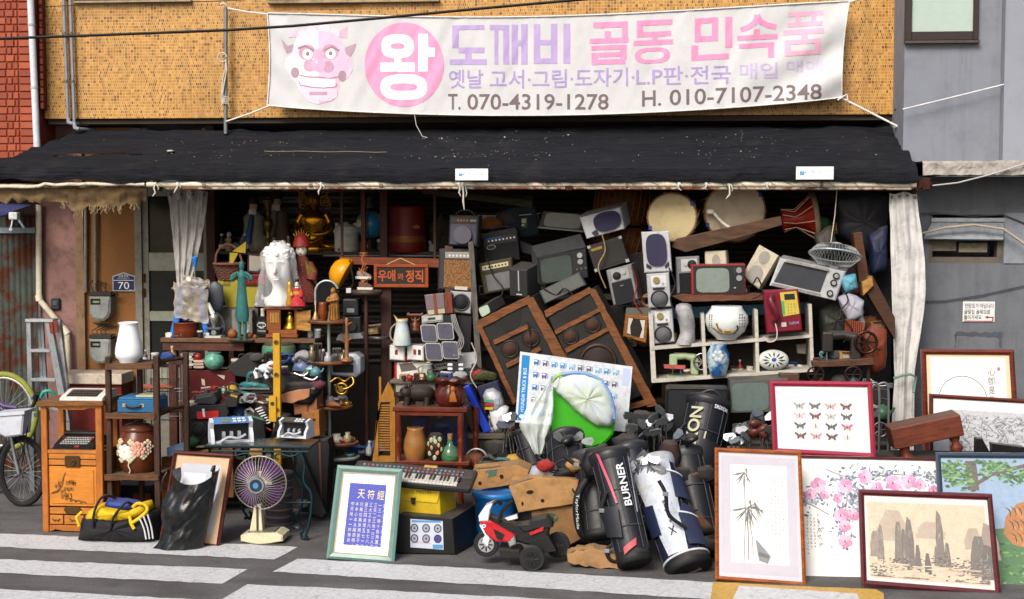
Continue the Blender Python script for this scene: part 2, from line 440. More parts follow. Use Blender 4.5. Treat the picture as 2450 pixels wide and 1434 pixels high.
flat('lane_marking',M_YEL,edge_rough([(1706,1392),(1900,1402),(2096,1410),(2114,1420),(2116,1440),(2180,1500),(1760,1480),(1700,1436)],6),.008)
flat('crosswalk_stripe',M_WHITE,edge_rough([(1768,1402),(2050,1420),(2062,1450),(1752,1436)],7),.012)
# ================================================================== brick house beside the shop
zt=6.0
t=Thing('brick_house','red painted brick house wall beside the tiled shop front','building',40,1190,1.5)
Z0=-t.loc.z / t.s
wl=t.p('wall',mt('7a2f1c',.8,kind='plain',scale=6,dirt=.3))
wbox(wl,-12,P(82,300,1.5).x,1.512,4,P(40,425,1.5).z,zt)
xr=P(82,200,1.5).x
mb=[mt(c,.62,scale=5,var=.2,dirt=.2,bump=.25) for c in ('96462a','8e4026','9e4c30','863a22')]
ph=17.4 * t.s;zz=P(40,398,1.5).z;row=0;bricks={}
while zz < P(40,-30,1.5).z:
 xs=[xr - 38*t.s] + ([xr - 53*t.s,xr - 66*t.s] if row % 2 else [xr - 47*t.s,xr - 69*t.s]) + [xr - 110*t.s]
 x1=xr;rr=random.Random(row)
 for x0 in xs:
  bb=wl.p('brick',mb[rr.randrange(4)])
  wbox(bb,x0 + .006,x1 - .006,1.5 + rr.uniform(-.002,.002),1.53,zz + .006,zz + ph - .006,.004)
  x1=x0
 zz += ph;row += 1
rt=t.p('side_wall',mt('5c2318',.8,scale=6,dirt=.35))
wbox(rt,xr + .002,P(104,200,1.62).x,1.62,4,P(90,262,1.6).z,zt)
for k in range(18):
 z_=P(90,262,1.6).z + k*ph
 wbox(rt.p('brick',mb[k % 4]),xr + .01,P(102,200,1.6).x,1.605,1.63,z_ + .006,z_ + ph - .006,.004)
rs=Thing('rusty_sheet_panel','rust streaked grey green metal sheet panel under the brick house','panel',40,1150,1.95)
rb=rs.p('sheet',mt('434a45',.75,.2,'rust',scale=14,c2='4a2410',dirt=.5))
x0,x1=P(-60,700,1.95).x,P(92,700,1.95).x
wgrid(rb,60,2,lambda u,v:(x0+(x1-x0)*u,1.95 - .018*abs(math.sin(u*34)),.02 + (P(40,520,1.95).z-.02)*v),False)
fr=rs.p('rail',mt('6b7a86',.5,.4,dirt=.4));wbox(fr,x0,x1,1.9,1.95,P(40,545,1.95).z,P(40,558,1.95).z)
wbox(rs.p('header',mt('2a1712',.8)),x0,x1,1.97,2.0,P(40,520,1.95).z,2.95)
# ================================================================== tiled building: upper storey over the shop, ground-floor wall
t=Thing('tiled_building','two storey shop building with amber mosaic tile upper front','building',1130,1160,YT)
XL,XR=P(104,150,YT).x,P(2158,150,YT).x
ZT=P(1130,279,YT).z
def mosaic(n,L,b):
 tc=node(n,'ShaderNodeTexCoord');mp=node(n,'ShaderNodeMapping');mp.inputs['Rotation'].default_value=(R(90),0,0);L.new(tc.outputs['Object'],mp.inputs[0])
 v=mp.outputs[0]
 def brick(wd,seed,off):
  k=node(n,'ShaderNodeTexBrick',offset=off);k.offset_frequency=2
  k.inputs['Scale'].default_value=1.0;k.inputs['Brick Width'].default_value=wd;k.inputs['Row Height'].default_value=.0285
  k.inputs['Mortar Size'].default_value=.0022;k.inputs['Mortar Smooth'].default_value=.2;k.inputs['Bias'].default_value=0
  k.inputs['Color1'].default_value=(0,0,0,1);k.inputs['Color2'].default_value=(1,1,1,1);k.inputs['Mortar'].default_value=(.5,.5,.5,1)
  L.new(v,k.inputs['Vector']);return k
 b1,b2=brick(.0285,0,0.0),brick(.019,1,.5)
 sel=node(n,'ShaderNodeTexNoise',Scale=3.5,Detail=3.0);L.new(v,sel.inputs['Vector'])
 sm=_ramp(n,L,sel.outputs[0],[(.44,(0,0,0)),(.50,(1,1,1))])
 rnd=_mix(n,L,b1.outputs['Color'],b2.outputs['Color'],sm)
 mo=_mix(n,L,b1.outputs['Fac'],b2.outputs['Fac'],sm)
 c=_ramp(n,L,rnd,[(0,(.10,.036,.006)),(.14,(.19,.075,.011)),(.3,(.34,.152,.023)),(.7,(.41,.195,.034)),(1,(.52,.28,.065))])
 big=node(n,'ShaderNodeTexNoise',Scale=1.1,Detail=5.0);L.new(v,big.inputs['Vector'])
 c=_mix(n,L,c,(.80,.74,.66),_ramp(n,L,big.outputs[0],[(.4,(0,0,0)),(.7,(1,1,1))]),'MULTIPLY')
 c=_mix(n,L,c,(.52,.33,.12),mo)
 gr=node(n,'ShaderNodeTexNoise',Scale=8.0,Detail=8.0,Roughness=.7);L.new(v,gr.inputs['Vector'])
 c=_mix(n,L,c,(.12,.06,.02),_ramp(n,L,gr.outputs[0],[(.60,(0,0,0)),(.8,(.5,)*3)]))
 m2=node(n,'ShaderNodeMapping');m2.inputs['Scale'].default_value=(5,5,.35);L.new(tc.outputs['Object'],m2.inputs[0]);sk=node(n,'ShaderNodeTexNoise',Scale=1.3,Detail=8.0,Roughness=.7);L.new(m2.outputs[0],sk.inputs['Vector'])
 c=_mix(n,L,c,(.10,.05,.015),_ramp(n,L,sk.outputs[0],[(.52,(0,0,0)),(.74,(.55,)*3)]))
 L.new(c,b.inputs['Base Color']);b.inputs['Roughness'].default_value=.38
 iv=node(n,'ShaderNodeInvert');L.new(mo,iv.inputs['Color'])
 bp=node(n,'ShaderNodeBump',Strength=.6,Distance=.003);L.new(iv.outputs[0],bp.inputs['Height']);L.new(bp.outputs[0],b.inputs['Normal'])
M_MOS=pmat('mosaic_tile',mosaic)
up=t.p('upper_wall',M_MOS);wbox(up,XL,XR,YT,4.5,ZT,6.0)
wbox(t.p('soffit',mt('3a322c',.9)),XL + .02,XR - .02,YT + .04,4.4,ZT - .05,ZT - .003)
for a,b_,y0,y1,y2 in ((184,458,-60,4,10),(646,1050,-60,3,11)):
 sl_=t.p('window',mt('2c241e',.5));wbox(sl_,P(a,0,YT).x,P(b_,0,YT).x,YT - .03,YT + .05,P(a,y1,YT).z,P(a,-40,YT).z)
 wbox(sl_.p('sill',mt('9b8a6c',.8,dirt=.5)),P(a-3,0,YT).x,P(b_+3,0,YT).x,YT - .06,YT + .05,P(a,y2,YT).z,P(a,y1,YT).z - .004,.004)
pt=t.p('tile_patch',mt('a77c4c',.7,dirt=.5,var=.4));
wbox(pt,P(655,20,YT).x,P(865,20,YT).x,YT - .004,YT + .02,P(700,24,YT).z,P(700,12,YT).z)
zf=ZT - .05
wbox(t.p('plaster_wall',mt('8a6862',.85,scale=5,var=.35,dirt=.45,bump=.5)),P(96,700,YW).x,P(186,700,YW).x,YW,2.3,0,zf)
wbox(t.p('pilaster',mt('84694e',.85,scale=6,var=.3,dirt=.5,bump=.4)),P(186,700,YW).x + .002,P(206,700,YW).x,YW - .05,2.3,0,zf - .01)
wbox(t.p('render_wall',mt('8f6238',.9,kind='speck',scale=130,c2='5a3a20',dirt=.45,bump=.7)),P(206,700,YW).x + .002,P(326,700,YW).x,YW,2.3,0,zf - .02)
wbox(t.p('step',mt('b5a999',.8,dirt=.4)),P(150,900,1.7).x,P(300,900,1.7).x,1.6,YW - .06,P(200,920,1.6).z,P(200,894,1.6).z,.01)
sb=t.p('step_riser',mt('5e1712',.8,dirt=.4));wbox(sb,P(156,900,1.7).x,P(295,900,1.7).x,1.64,YW - .07,0,P(200,920,1.6).z - .003)
sg=t.p('painted_lettering',paint(.8));sg.c_('c8a23a')
vs,fs,asp=text_mesh('양과소',.01)
a_,b_=P(176,948,1.64),P(262,930,1.64)
sg.add([W(sg,(a_.x + (b_.x-a_.x)*u,1.636,a_.z + (b_.z-a_.z)*v)) for u,v in vs],fs)
xs0,xs1=P(512,700,YW).x,P(2196,700,2.0).x
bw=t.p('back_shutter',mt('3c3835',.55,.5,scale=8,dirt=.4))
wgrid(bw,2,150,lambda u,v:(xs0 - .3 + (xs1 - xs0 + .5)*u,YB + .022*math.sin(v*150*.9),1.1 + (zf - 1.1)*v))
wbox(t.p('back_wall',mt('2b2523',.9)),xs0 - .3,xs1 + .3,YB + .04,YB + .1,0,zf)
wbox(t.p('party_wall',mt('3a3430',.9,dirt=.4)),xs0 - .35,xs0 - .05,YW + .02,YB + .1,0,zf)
wbox(t.p('post',mt('4a2a1e',.7,kind='woodz',scale=10)),P(497,500,YW).x,P(517,500,YW).x,YW - .06,YW + .06,0,zf)
wbox(t.p('post',mt('4a2a1e',.7,kind='woodz',scale=10)),P(2168,500,1.6).x,P(2190,500,1.6).x,1.5,1.62,0,zf)
d=Thing('shop_door','grey framed half glazed door beside the number plate','door',415,1150,YW)
fm=mt('7d7a70',.6,dirt=.4)
f_=d.p('frame',fm)
for a,b_ in ((328,344),(344,358),(492,508)):wbox(f_,P(a,700,YW).x + (.002 if a == 344 else 0),P(b_,700,YW).x,YW - (.05 if a != 344 else .02),YW + .06,0,zf - .03)
for a,b_ in ((605,648),(745,768),(880,905),(440,470)):
 wbox(d.p('rail',mt('8b8d80',.55,dirt=.35)),P(358,700,YW).x + .002,P(492,700,YW).x - .002,YW - .016,YW + .05,P(415,b_,YW).z,P(415,a,YW).z)
for a,b_ in ((470,605),(648,745),(768,880)):
 wbox(d.p('pane',mt('1b1f1e',.12,dirt=.2,bump=.02)),P(357,700,YW).x,P(493,700,YW).x,YW + .01,YW + .03,P(415,b_,YW).z - .004,P(415,a,YW).z + .004)
wbox(d.p('panel',mt('6f6d64',.6,dirt=.4)),P(358,700,YW).x,P(492,700,YW).x,YW + .0,YW + .03,.02,P(415,905,YW).z - .004)
for a in (655,690):wbox(d.p('hinge',mt('3b1c10',.7,.5,dirt=.5)),P(344,700,YW).x,P(350,700,YW).x,YW - .04,YW - .02,P(345,a + 20,YW).z,P(345,a,YW).z)
# ================================================================== grey rendered building
YG,YG2=1.15,1.3
g=Thing('grey_building','grey rendered building with concrete ledge beyond the awning','building',2330,1200,YG)
mg=mt('787d87',.85,kind='streak',scale=3,var=.12,dirt=.16,bump=.3)
XG=P(2163,200,YG).x;zl=P(2300,421,YG).z;zl2=P(2300,388,YG).z
wbox(g.p('upper_wall',mg),XG,P(2394,200,YG).x,YG,5,zl2 + .003,6)
wbox(g.p('upper_wing',mt('868b95',.85,kind='streak',scale=3,var=.1,dirt=.12,bump=.3)),P(2394,200,YG).x + .002,XG + 6,YG - .12,5,zl2 + .003,6)
lg=g.p('ledge',mt('a39d96',.9,scale=9,var=.3,dirt=.55,bump=.9))
n_=70
def ledge(u,v):
 q=v * 4;y=YG - .34;z0,z1=zl,zl2
 pr=[(YG + .05,z0),(y,z0),(y,z1 - .02),(y + .03,z1),(YG + .3,z1)]
 i=min(3,int(q));k=q - i;yy=pr[i][0] + (pr[i+1][0]-pr[i][0])*k;zz_=pr[i][1] + (pr[i+1][1]-pr[i][1])*k
 x=P(2190,400,YG).x + u*4.0;w_=nz(x*9,zz_*14,1)*.012 + nz(x*30,zz_*40,3)*.006
 return (x,yy + w_,zz_ + w_*.8)
wgrid(lg,160,16,ledge,False)
x0,x1=P(2195,600,YG2).x,XG + 6
hx0,hx1=P(2222,600,YG2).x,P(2400,600,YG2).x;hz0,hz1=P(2300,630,YG2).z,P(2300,514,YG2).z
lw=g.p('lower_wall',mt('62666d',.85,kind='streak',scale=3,var=.14,dirt=.25,bump=.3))
wbox(lw,x0,hx0,YG2,4,0,zl - .003);wbox(lw,hx1,x1,YG2,4,0,zl - .003)
wbox(lw,hx0,hx1,YG2,4,0,hz0);wbox(lw,hx0,hx1,YG2,4,hz1,zl - .003)
wbox(lw,hx0,hx1,YG2 + .5,4,hz0,hz1)
wbox(g.p('wall_panel',mt('7d838c',.7,dirt=.2)),hx1 + .004,x1,YG2 - .012,YG2 + .01,P(2300,630,YG2).z,P(2300,510,YG2).z)
sw=g.p('side_wall',mt('4b4744',.9));wbox(sw,P(2188,600,YG2).x,x0 - .002,YG2 + .0,4,0,zl - .01)
st_=g.p('patch_stain',mt('4a4e58',.9,dirt=.4));
for q in (((2286,795),(2400,795),(2400,808),(2286,804)),((2388,806),(2398,806),(2398,832),(2392,832)),((2284,800),(2290,800),(2288,832),(2284,832))):
 q=jag(list(q),2.2,7,4);st_.add([W(st_,P(a,b_,YG2 - .002)) for a,b_ in q],[tuple(range(len(q)))[::-1]])
wn=g.p('window',mt('2c2320',.45,dirt=.3))
wz0,wz1=P(2250,98,YG).z,6
wx0,wx1=P(2164,50,YG).x,P(2339,50,YG).x
for a in ((wx0,wx0 + .055,wz0,wz1),(wx1 - .045,wx1,wz0,wz1),(wx0 + .055,wx1 - .045,wz0,wz0 + .075)):
 wbox(wn,a[0],a[1],YG - .05,YG + .02,a[2],a[3],.004)
gl=wn.p('glass',mt('9fb0a8',.18,var=.05,dirt=.05,bump=.02));wbox(gl,wx0 + .05,wx1 - .04,YG - .02,YG + .01,wz0 + .07,wz1)
wbox(wn.p('sill',mt('4b4038',.7,dirt=.5)),wx0 - .004,wx1 + .01,YG - .065,YG,wz0 - .025,wz0 - .003)
v_=Thing('vent_hatch','dented grey metal vent flap propped open in the grey wall','vent',2308,632,YG2)
mm=mt('8d939b',.45,.5,dirt=.35)
v_.p('top_strip',mt('a2a8ae',.5,.3,dirt=.3)).bx(2228,2399,522,531,-3,4)
fl=v_.p('flap',mm);fl.add([(a - 2308,y,632 - b_) for a,b_,y in ((2230,532,0),(2398,533,0),(2392,573,-22),(2206,571,-22),(2230,536,3),(2398,537,3),(2392,576,-18),(2206,574,-18))],[(0,1,2,3),(7,6,5,4),(0,4,5,1),(1,5,6,2),(2,6,7,3),(3,7,4,0)])
fo=v_.p('inner_frame',mt('5d564e',.8,dirt=.5))
fo.bx(2222,2232,516,630,2,40);fo.bx(2384,2399,534,630,2,40);fo.bx(2232,2384,616,630,1,40)
v_.p('slat',mt('77705f',.7,dirt=.5)).bx(2230,2290,576,601,14,30)
v_.p('slat',mt('77705f',.7,dirt=.5)).bx(2296,2362,582,604,10,26)
s_=Thing('direction_notice','small white notice with black lettering and red arrow on grey wall','sign',2341,772,YG2 - .012)
s_.p('board',mt('d5d6d4',.5,dirt=.15)).bx(2304,2379,722,771,0,3,.8)
l_=s_.p('lettering',print_());l_.c_('1f2b55').tx('전망포가 아닙니다',2308,726,2376,738,-.4,.01);l_.c_('1c1c1c').tx('골밀집 골목으로',2307,741,2368,752,-.4,.01).tx('돌아가세요',2307,754,2348,765,-.4,.01)
l_.c_('9a1f1f').poly([(2355,759),(2363,755),(2363,758),(2376,758),(2376,769),(2373,769),(2373,761),(2363,761),(2363,763)],-.5);l_.bx(2307,2374,767.5,769.5,-.5,-.3)
# ================================================================== awning, banner, pipes, cables
def quad3(a,b,c,d_,u,v):
 return (a*(1-u) + b*u)*(1-v) + (d_*(1-u) + c*u)*v
aw=Thing('awning','black shade cloth awning stretched over the shop front','awning',1100,430,YP)
A0,A1=P(182,316,1.78),P(2146,300,1.78)
A2,A3=P(2196,404,YP - .05),P(-60,400,YP - .05)
mcl=pmat('shade_cloth',lambda n,L,b:None)
def cloth(n,L,b):
 tc=node(n,'ShaderNodeTexCoord');v=tc.outputs['Object']
 mp=node(n,'ShaderNodeMapping');mp.inputs['Scale'].default_value=(.6,7,7);L.new(v,mp.inputs[0])
 a=node(n,'ShaderNodeTexNoise',Scale=5.0,Detail=8.0,Roughness=.65);L.new(mp.outputs[0],a.inputs['Vector'])
 f=node(n,'ShaderNodeTexNoise',Scale=170.0,Detail=2.0);L.new(v,f.inputs['Vector'])
 d2=node(n,'ShaderNodeTexNoise',Scale=2.5,Detail=7.0,Roughness=.7);L.new(v,d2.inputs['Vector'])
 c=_ramp(n,L,a.outputs[0],[(.3,(.006,.0065,.009)),(.7,(.016,.017,.022))])
 c=_mix(n,L,c,(.028,.029,.034),_ramp(n,L,f.outputs[0],[(.5,(0,0,0)),(.75,(.7,)*3)]))
 c=_mix(n,L,c,(.06,.056,.05),_ramp(n,L,d2.outputs[0],[(.55,(0,0,0)),(.8,(.35,)*3)]))
 L.new(c,b.inputs['Base Color']);b.inputs['Roughness'].default_value=.85;b.inputs['Specular IOR Level'].default_value=.08
 bp=node(n,'ShaderNodeBump',Strength=.9,Distance=.03);L.new(a.outputs[0],bp.inputs['Height']);L.new(bp.outputs[0],b.inputs['Normal'])
cloth(mcl.node_tree.nodes,mcl.node_tree.links,mcl.node_tree.nodes['Principled BSDF'])
ac=aw.p('cloth',mcl)
def awn(u,v):
 p=quad3(A0,A1,A2,A3,u,v).copy()
 sag=.03*math.sin(v*math.pi)
 p.z += -sag + .022*nz(u*22,v*2.2,5) + .012*nz(u*60,v*6,8) + .02*abs(math.sin(v*math.pi*2))*(.5 + nz(u*5,2,2)) + .012*math.sin(v*24 + 4*nz(u*5,v,3)) + .03*math.exp(-((v-.46-.05*nz(u*4,0,1))/.03)**2)
 p.y += .015*nz(u*40,3,3)
 return p
NU,NV=190,26
def slit(i,j):return j == 15 and 8 <= i <= 27 and i not in (17,24)
wgrid(ac,NU,NV,awn,True,slit)
dr=aw.p('valance',mcl)
def val(u,v):
 p=awn(u,1.0);e=P(0,404 + 0,YP).z - P(0,434,YP).z
 drop=e * (1.0 + .2*nz(u*14,0,7) + .12*nz(u*60,0,9) + .06*nz(u*160,0,2))
 p.z -= drop * v;p.y += -.012*math.sin(v*math.pi) + .012*nz(u*50,v*2,4) + .004*math.sin(u*260 + v)
 return p
wgrid(dr,220,5,val)
fk=aw.p('debris',mt('b9ac92',.8,var=.4),kind='stuff');rr=random.Random(3)
for k in range(260):
 u,v=rr.choice((rr.random(),rr.gauss(.24,.05),rr.gauss(.52,.06),rr.gauss(.83,.04))) % 1,rr.choice((rr.uniform(.1,.95),rr.gauss(.3,.06),rr.gauss(.62,.05)));v=min(.97,max(.03,v))
 c=W(fk,awn(u,v)) + Vector((0,-.6,1.0));q=rr.uniform(.3,1.2) * (2.0 if rr.random() < .08 else 1);a=rr.uniform(0,3.1)
 fk.add([c + Vector((math.cos(a+i*1.57)*q*(1.5 if i % 2 else 1),math.sin(a+i*1.57)*q*3,math.sin(a+i*1.57)*q*.9)) for i in range(4)] + [c + Vector((0,0,q))],[(0,1,4),(1,2,4),(2,3,4),(3,0,4)])
for q in ((240,366),(408,362),(236,370)):
 b=aw.p('pebble',mt('b8b2a6',.8));p=W(b,P(q[0],q[1],1.2));b.ball(p,(9,14,3.5),10,6)
for a,b_ in (((632,363),(925,365)),((1060,385),(1290,372))):
 st2=aw.p('seam_thread',mt('8d8064',.9));pts=[]
 for i in range(13):
  x=a[0] + (b_[0]-a[0])*i/12;pts.append(W(st2,P(x,a[1] + (b_[1]-a[1])*i/12 - 1 + .8*math.sin(i*1.3),1.02)))
 st2.tube(pts,.9 if a[0] < 700 else .4,4)
mwp=mt('c9c2ae',.45,0,'rust',scale=30,c2='6f3a1c',dirt=.3)
ap=Thing('awning_pipe_frame','cream painted rusty double pipe rail under the awning edge','pipe frame',1280,444,YP)
r1=ap.p('upper_rail',mt('d6d0bd',.4,dirt=.25,scale=20));wtube(r1,[P(352,441,YP),P(1100,440,YP),P(2192,441,YP)],.027,12)
r2=ap.p('lower_rail',mt('b3a995',.5,0,'rust',scale=40,c2='7a3f1e',dirt=.4));wtube(r2,[P(395,451,YP),P(1100,450,YP),P(2180,452,YP)],.012,8)
r3=ap.p('end_rail',mt('a89d86',.6,0,'rust',scale=30,c2='5c3418',dirt=.5));wtube(r3,[P(-60,446,YP),P(180,445,YP),P(350,441,YP)],.02,10)
for x in (489,745,912,1108,1310,1500,1660,1742,1965):
 c=ap.p('clamp',mt('8f8672',.6,.3,dirt=.5));wtube(c,[P(x-4,441,YP),P(x+4,441,YP)],.034,10)
for x in (352,1360,2196):
 c=ap.p('bracket',mt('3f1d12',.8,.3,dirt=.5,var=.4));c.bx(x-8,x+10,428,456,-6,14,1.5)
wtube(ap.p('corner_bracket',mt('3f1d12',.8,.3,dirt=.5)),[P(2200,440,YP),P(2222,446,YP + .1)],.04,8)
for x0 in (366,2182):
 po=ap.p('post',mt('b8b0a0',.5,0,'rust',scale=30,c2='6b3618'));q=P(x0,445,YP);
 if x0 > 500:wtube(po,[q,P(2190,448,YP + .22),(P(2190,448,YP + .22).x,YP + .22,0)],.022,10)
 else:wtube(po,[q,P(x0,445,YW)],.022,10)
wi=ap.p('lashing_wire',mt('6e6450',.7,dirt=.4),kind='stuff')
rr=random.Random(12)
for k in range(34):
 x=370 + k*54 + rr.uniform(-12,12);wtube(wi,[P(x,434,YP-.03),P(x+rr.uniform(8,26),444,YP-.035),P(x+rr.uniform(16,44),455,YP-.02)],.0022,4)
rr=random.Random(5)
for i,(x,h) in enumerate(((1108,62),(1098,30),(1625,16),(1744,36),(1690,14),(768,26),(1835,14),(372,30),(425,22))):
 s_=Thing('cloth_tie','white cloth strip knotted on the awning rail' + ('' if i else ' and dangling over the small guitar amplifier'),'cloth tie',x,440,YP - .03,group=None if not i else 'cloth ties on the awning rail')
 b=s_.own(mt('c9c4b8',.9,dirt=.3))
 b.ball((0,-2,-1),(5,5,5),8,6)
 b.tube([(0,-3,0),(rr.uniform(-3,4),-6,-h*.35),(rr.uniform(-5,3),-5,-h*.7),(rr.uniform(-8,6),-4,-h)],[2.4,2,2.6,1],6)
 b.tube([(0,-3,0),(6,-5,-4),(9,-4,-h*.35),(7,-3,-h*.5)],[2,1.8,1.5,.8],6)
for i,(x0,x1,y0,y1) in enumerate(((1089,1168,404,432),(1905,1994,399,430))):
 s_=Thing('camera_notice','white notice with blue camera mark on the awning edge above the ' + ('small guitar amplifier' if not i else 'hourglass drum'),'sign',(x0+x1)//2,y1,YP - .16)
 s_.p('board',mt('d9dadb',.45,dirt=.1)).bx(x0,x1,y0,y1,0,2.5,.5)
 l_=s_.p('emblem',print_());k=(x1-x0)/85
 l_.c_('a9c4d6');l_.poly(rrect(x0+4,y0+4,x0+25*k,y1-4,3),-.3);l_.c_('f4f6f8');l_.poly(rrect(x0+5.2,y0+5.2,x0+25*k-1.2,y1-5.2,2.5),-.5)
 l_.c_('5f93b4');l_.bx(x0+8,x0+19*k,y0+11,y1-10,-.9,-.6);l_.poly([(x0+19*k,y0+13),(x0+23*k,y0+10),(x0+23*k,y1-12)],-.8)
 l_.c_('c8ccd2');l_.tx('촬영중',x0+32*k,y0+8,x1-10,y0+14,-.4).tx('CCTV',x0+32*k,y0+17,x1-22,y0+22,-.4)
YN=1.5
bn=Thing('shop_banner','white fabric shop banner with pink and purple Korean lettering and mask emblem','banner',1330,270,YN)
def btop(x):
 t_=(x - 640)/1392;return 32*(1-t_) + 3*t_ + 26*math.sin(math.pi*min(1,max(0,t_)))**1.2 * (1 - .35*t_)
def bbot(x):
 t_=(x - 640)/1380;return 252*(1-t_) + 232*t_ + 34*math.sin(math.pi*min(1,max(0,t_)))**.8
def fold(x,y):
 a=.020*nz(x/60,y/300,3) + .012*nz(x/25 + y/50,0,6)
 rgt=max(0,(x - 1750)/280);a += .045*rgt*math.sin((x*.55 + y*.85)/17.0)*min(1,(y)/200 + .2)
 lf=max(0,(760 - x)/120);a += .012*lf*math.sin((x - y)/14)
 return a
def bp_(px,py,off=0.0):return P(px,py,YN + fold(px,py) - off)
mban=mt('bcbdc0',.75,scale=4,var=.06,dirt=.08,bump=.08)
bc=bn.p('fabric',mban)
def ban(u,v):
 x=640 + 1392*u - 18*v*u + 6*math.sin(v*3.14)*( -1 if u > .5 else 1)*abs(u-.5)*2
 return bp_(x,btop(x)*(1-v) + bbot(x)*v)
wgrid(bc,150,26,ban)
hem=bn.p('hem',mt('d6d6d4',.7))
for v in (0,1):wtube(hem,[ban(i/60,v) - Vector((0,.008,0)) for i in range(61)],.007,6)
for u in (0,1):wtube(hem,[ban(u,i/10) - Vector((0,.008,0)) for i in range(11)],.007,6)
def onban(b):
 out=[]
 for v in b.v:
  px,py=v.x + b.root.ox,b.root.oy - v.z;out.append(W(b,bp_(px,py,.003 - v.y*b.root.s*.3)))
 b.v=out
def fine(b,lim=14):
 bm=bmesh.new();vs=[bm.verts.new(v) for v in b.v]
 cols=[]
 lay=bm.faces.layers.int.new('k')
 for i,f in enumerate(b.f):
  try:q=bm.faces.new([vs[j] for j in f]);q[lay]=i
  except ValueError:pass
 bmesh.ops.triangulate(bm,faces=bm.faces[:])
 for _ in range(5):
  es=[e for e in bm.edges if e.calc_length() > lim]
  if not es:break
  bmesh.ops.subdivide_edges(bm,edges=es,cuts=1,use_grid_fill=False)
  bmesh.ops.triangulate(bm,faces=bm.faces[:])
 bm.verts.index_update();c0=b.c
 b.v=[v.co.copy() for v in bm.verts];b.f=[tuple(v.index for v in f.verts) for f in bm.faces];b.c=[c0[f[lay]] for f in bm.faces];b.sm=[False]*len(b.f);bm.free()
MP=print_(.8)
ti=bn.p('title_lettering',MP)
def bars(col,rects):
 ti.c_(col)
 for x0,y0,x1,y1,sl in rects:ti.poly([(x0,y0),(x1,y0 - sl),(x1,y1 - sl),(x0,y1)],0)
PU,PK='a693c0','d488ae'
bars(PU,[
 (1082,61,1159,72,1),(1082,72,1097,115,0),(1097,114,1159,127,0),(1113,127,1128,142,0),(1076,142,1164,155,0),
 (1172,60,1218,72,0),(1183,72,1192,154,0),(1204,72,1218,154,0),(1224,59,1239,154,0),(1239,97,1247,110,0),(1247,58,1262,154,0),
 (1277,58,1292,153,0),(1318,57,1333,153,0),(1292,96,1318,108,0),(1292,140,1318,152,0),(1348,57,1364,152,0)])
bars(PK,[
 (1420,54,1502,68,3),(1488,65,1502,92,0),(1447,75,1462,92,0),(1411,93,1504,105,3),
 (1415,110,1500,121,3),(1484,118,1499,142,0),(1415,127,1499,138,3),(1415,138,1430,155,0),(1430,143,1496,155,2),(1415,144,1430,156,0),
 (1524,50,1609,63,4),(1524,63,1538,78,0),(1524,78,1606,90,4),(1560,88,1573,97,0),(1516,98,1610,110,4)])
ti.c_(PK)
def ringp(cx,cy,rx,ry,wx,wy,n=40):
 o=[(cx + rx*math.copysign(abs(math.cos(a))**.75,math.cos(a)),cy - ry*math.copysign(abs(math.sin(a))**.75,math.sin(a))) for a in [2*math.pi*i/n for i in range(n)]]
 i_=[(cx + (rx-wx)*math.copysign(abs(math.cos(a))**.75,math.cos(a)),cy - (ry-wy)*math.copysign(abs(math.sin(a))**.75,math.sin(a))) for a in [2*math.pi*i/n for i in range(n)]]
 return o,i_
def ringat(b,cx,cy,rx,ry,wx,wy,d=0,sl=0):
 o,i_=ringp(cx,cy,rx,ry,wx,wy);n=len(o)
 f=lambda q:(q[0],q[1] - (q[0]-cx)*sl)
 for k in range(n):b.poly([f(o[k]),f(o[(k+1) % n]),f(i_[(k+1) % n]),f(i_[k])],d)
ringat(ti,1561,133,42,19,14,9,0,.05)
bars(PK,[
 (1662,45,1718,58,4),(1662,45,1677,100,0),(1703,43,1718,98,0),(1662,88,1718,101,3),(1735,41,1752,114,0),(1654,109,1670,146,0),(1654,133,1744,146,5),
 (1764,86,1860,98,5),(1804,70,1818,88,0),(1768,106,1852,117,5),(1838,102,1852,138,0)])
ti.c_(PK);ti.st([(1772,72),(1790,66),(1806,54),(1812,36)],13,0);ti.st([(1812,36),(1820,52),(1838,61),(1857,65)],13,0)
bars('d3a0b8',[
 (1886,30,1970,41,5),(1903,39,1915,58,0),(1941,37,1953,56,0),(1884,55,1968,66,5),(1874,73,1972,85,6),(1918,82,1932,98,0),
 (1880,97,1964,108,5),(1878,97,1892,134,0),(1950,93,1964,130,0),(1878,124,1964,135,5)])
fine(ti);onban(ti)
for n_,c,s,x0,y0,x1,y1,k0,sl in [('subtitle_word','9c8cbc',s,a,167,b_,212,1300,.026) for s,a,b_ in (('옛날',1074,1156),('고서·그림·도자기·',1172,1518),('L.P판·전국',1522,1748))] + [('subtitle_word','b0a2c8','매입',1770,164,1860,202,1300,.026),('subtitle_word','b8acca','매매',1882,160,1968,190,1300,.026),('telephone_letter','6b5f62','T.',1072,225,1102,263,1500,.04),('telephone_number','6b5f62','070-4319-1278',1118,225,1456,263,1500,.04),('telephone_letter','6b5f62','H.',1536,219,1582,257,1500,.04),('telephone_number','6b5f62','010-7107-2348',1602,219,1966,257,1500,.04)]:
 l2=bn.p(n_,MP);l2.c_(c).tx(s,x0,y0,x1,y1,0,.01);l2.v=[Vector((v.x,v.y,v.z + max(0,(v.x + 1330 - k0))*sl)) for v in l2.v];fine(l2);onban(l2)
bd=bn.p('badge',MP);bd.c_('d48fb2').ell(967,155,95,101,0,64);bd.c_('dcdcdc')
ringat(bd,951,111,39,29,23,22,-1.0)
bd.bx(943,961,138,150,-1.0,-.9);bd.bx(910,992,150,172,-1.0,-.9);bd.bx(1001,1024,81,172,-1.0,-.9);bd.bx(1024,1041,114,137,-1.0,-.9)
ringat(bd,966,209,56,31,24,22,-1.0)
bd.v=[Vector((v.x,v.y*2,v.z)) for v in bd.v];fine(bd,10);onban(bd)
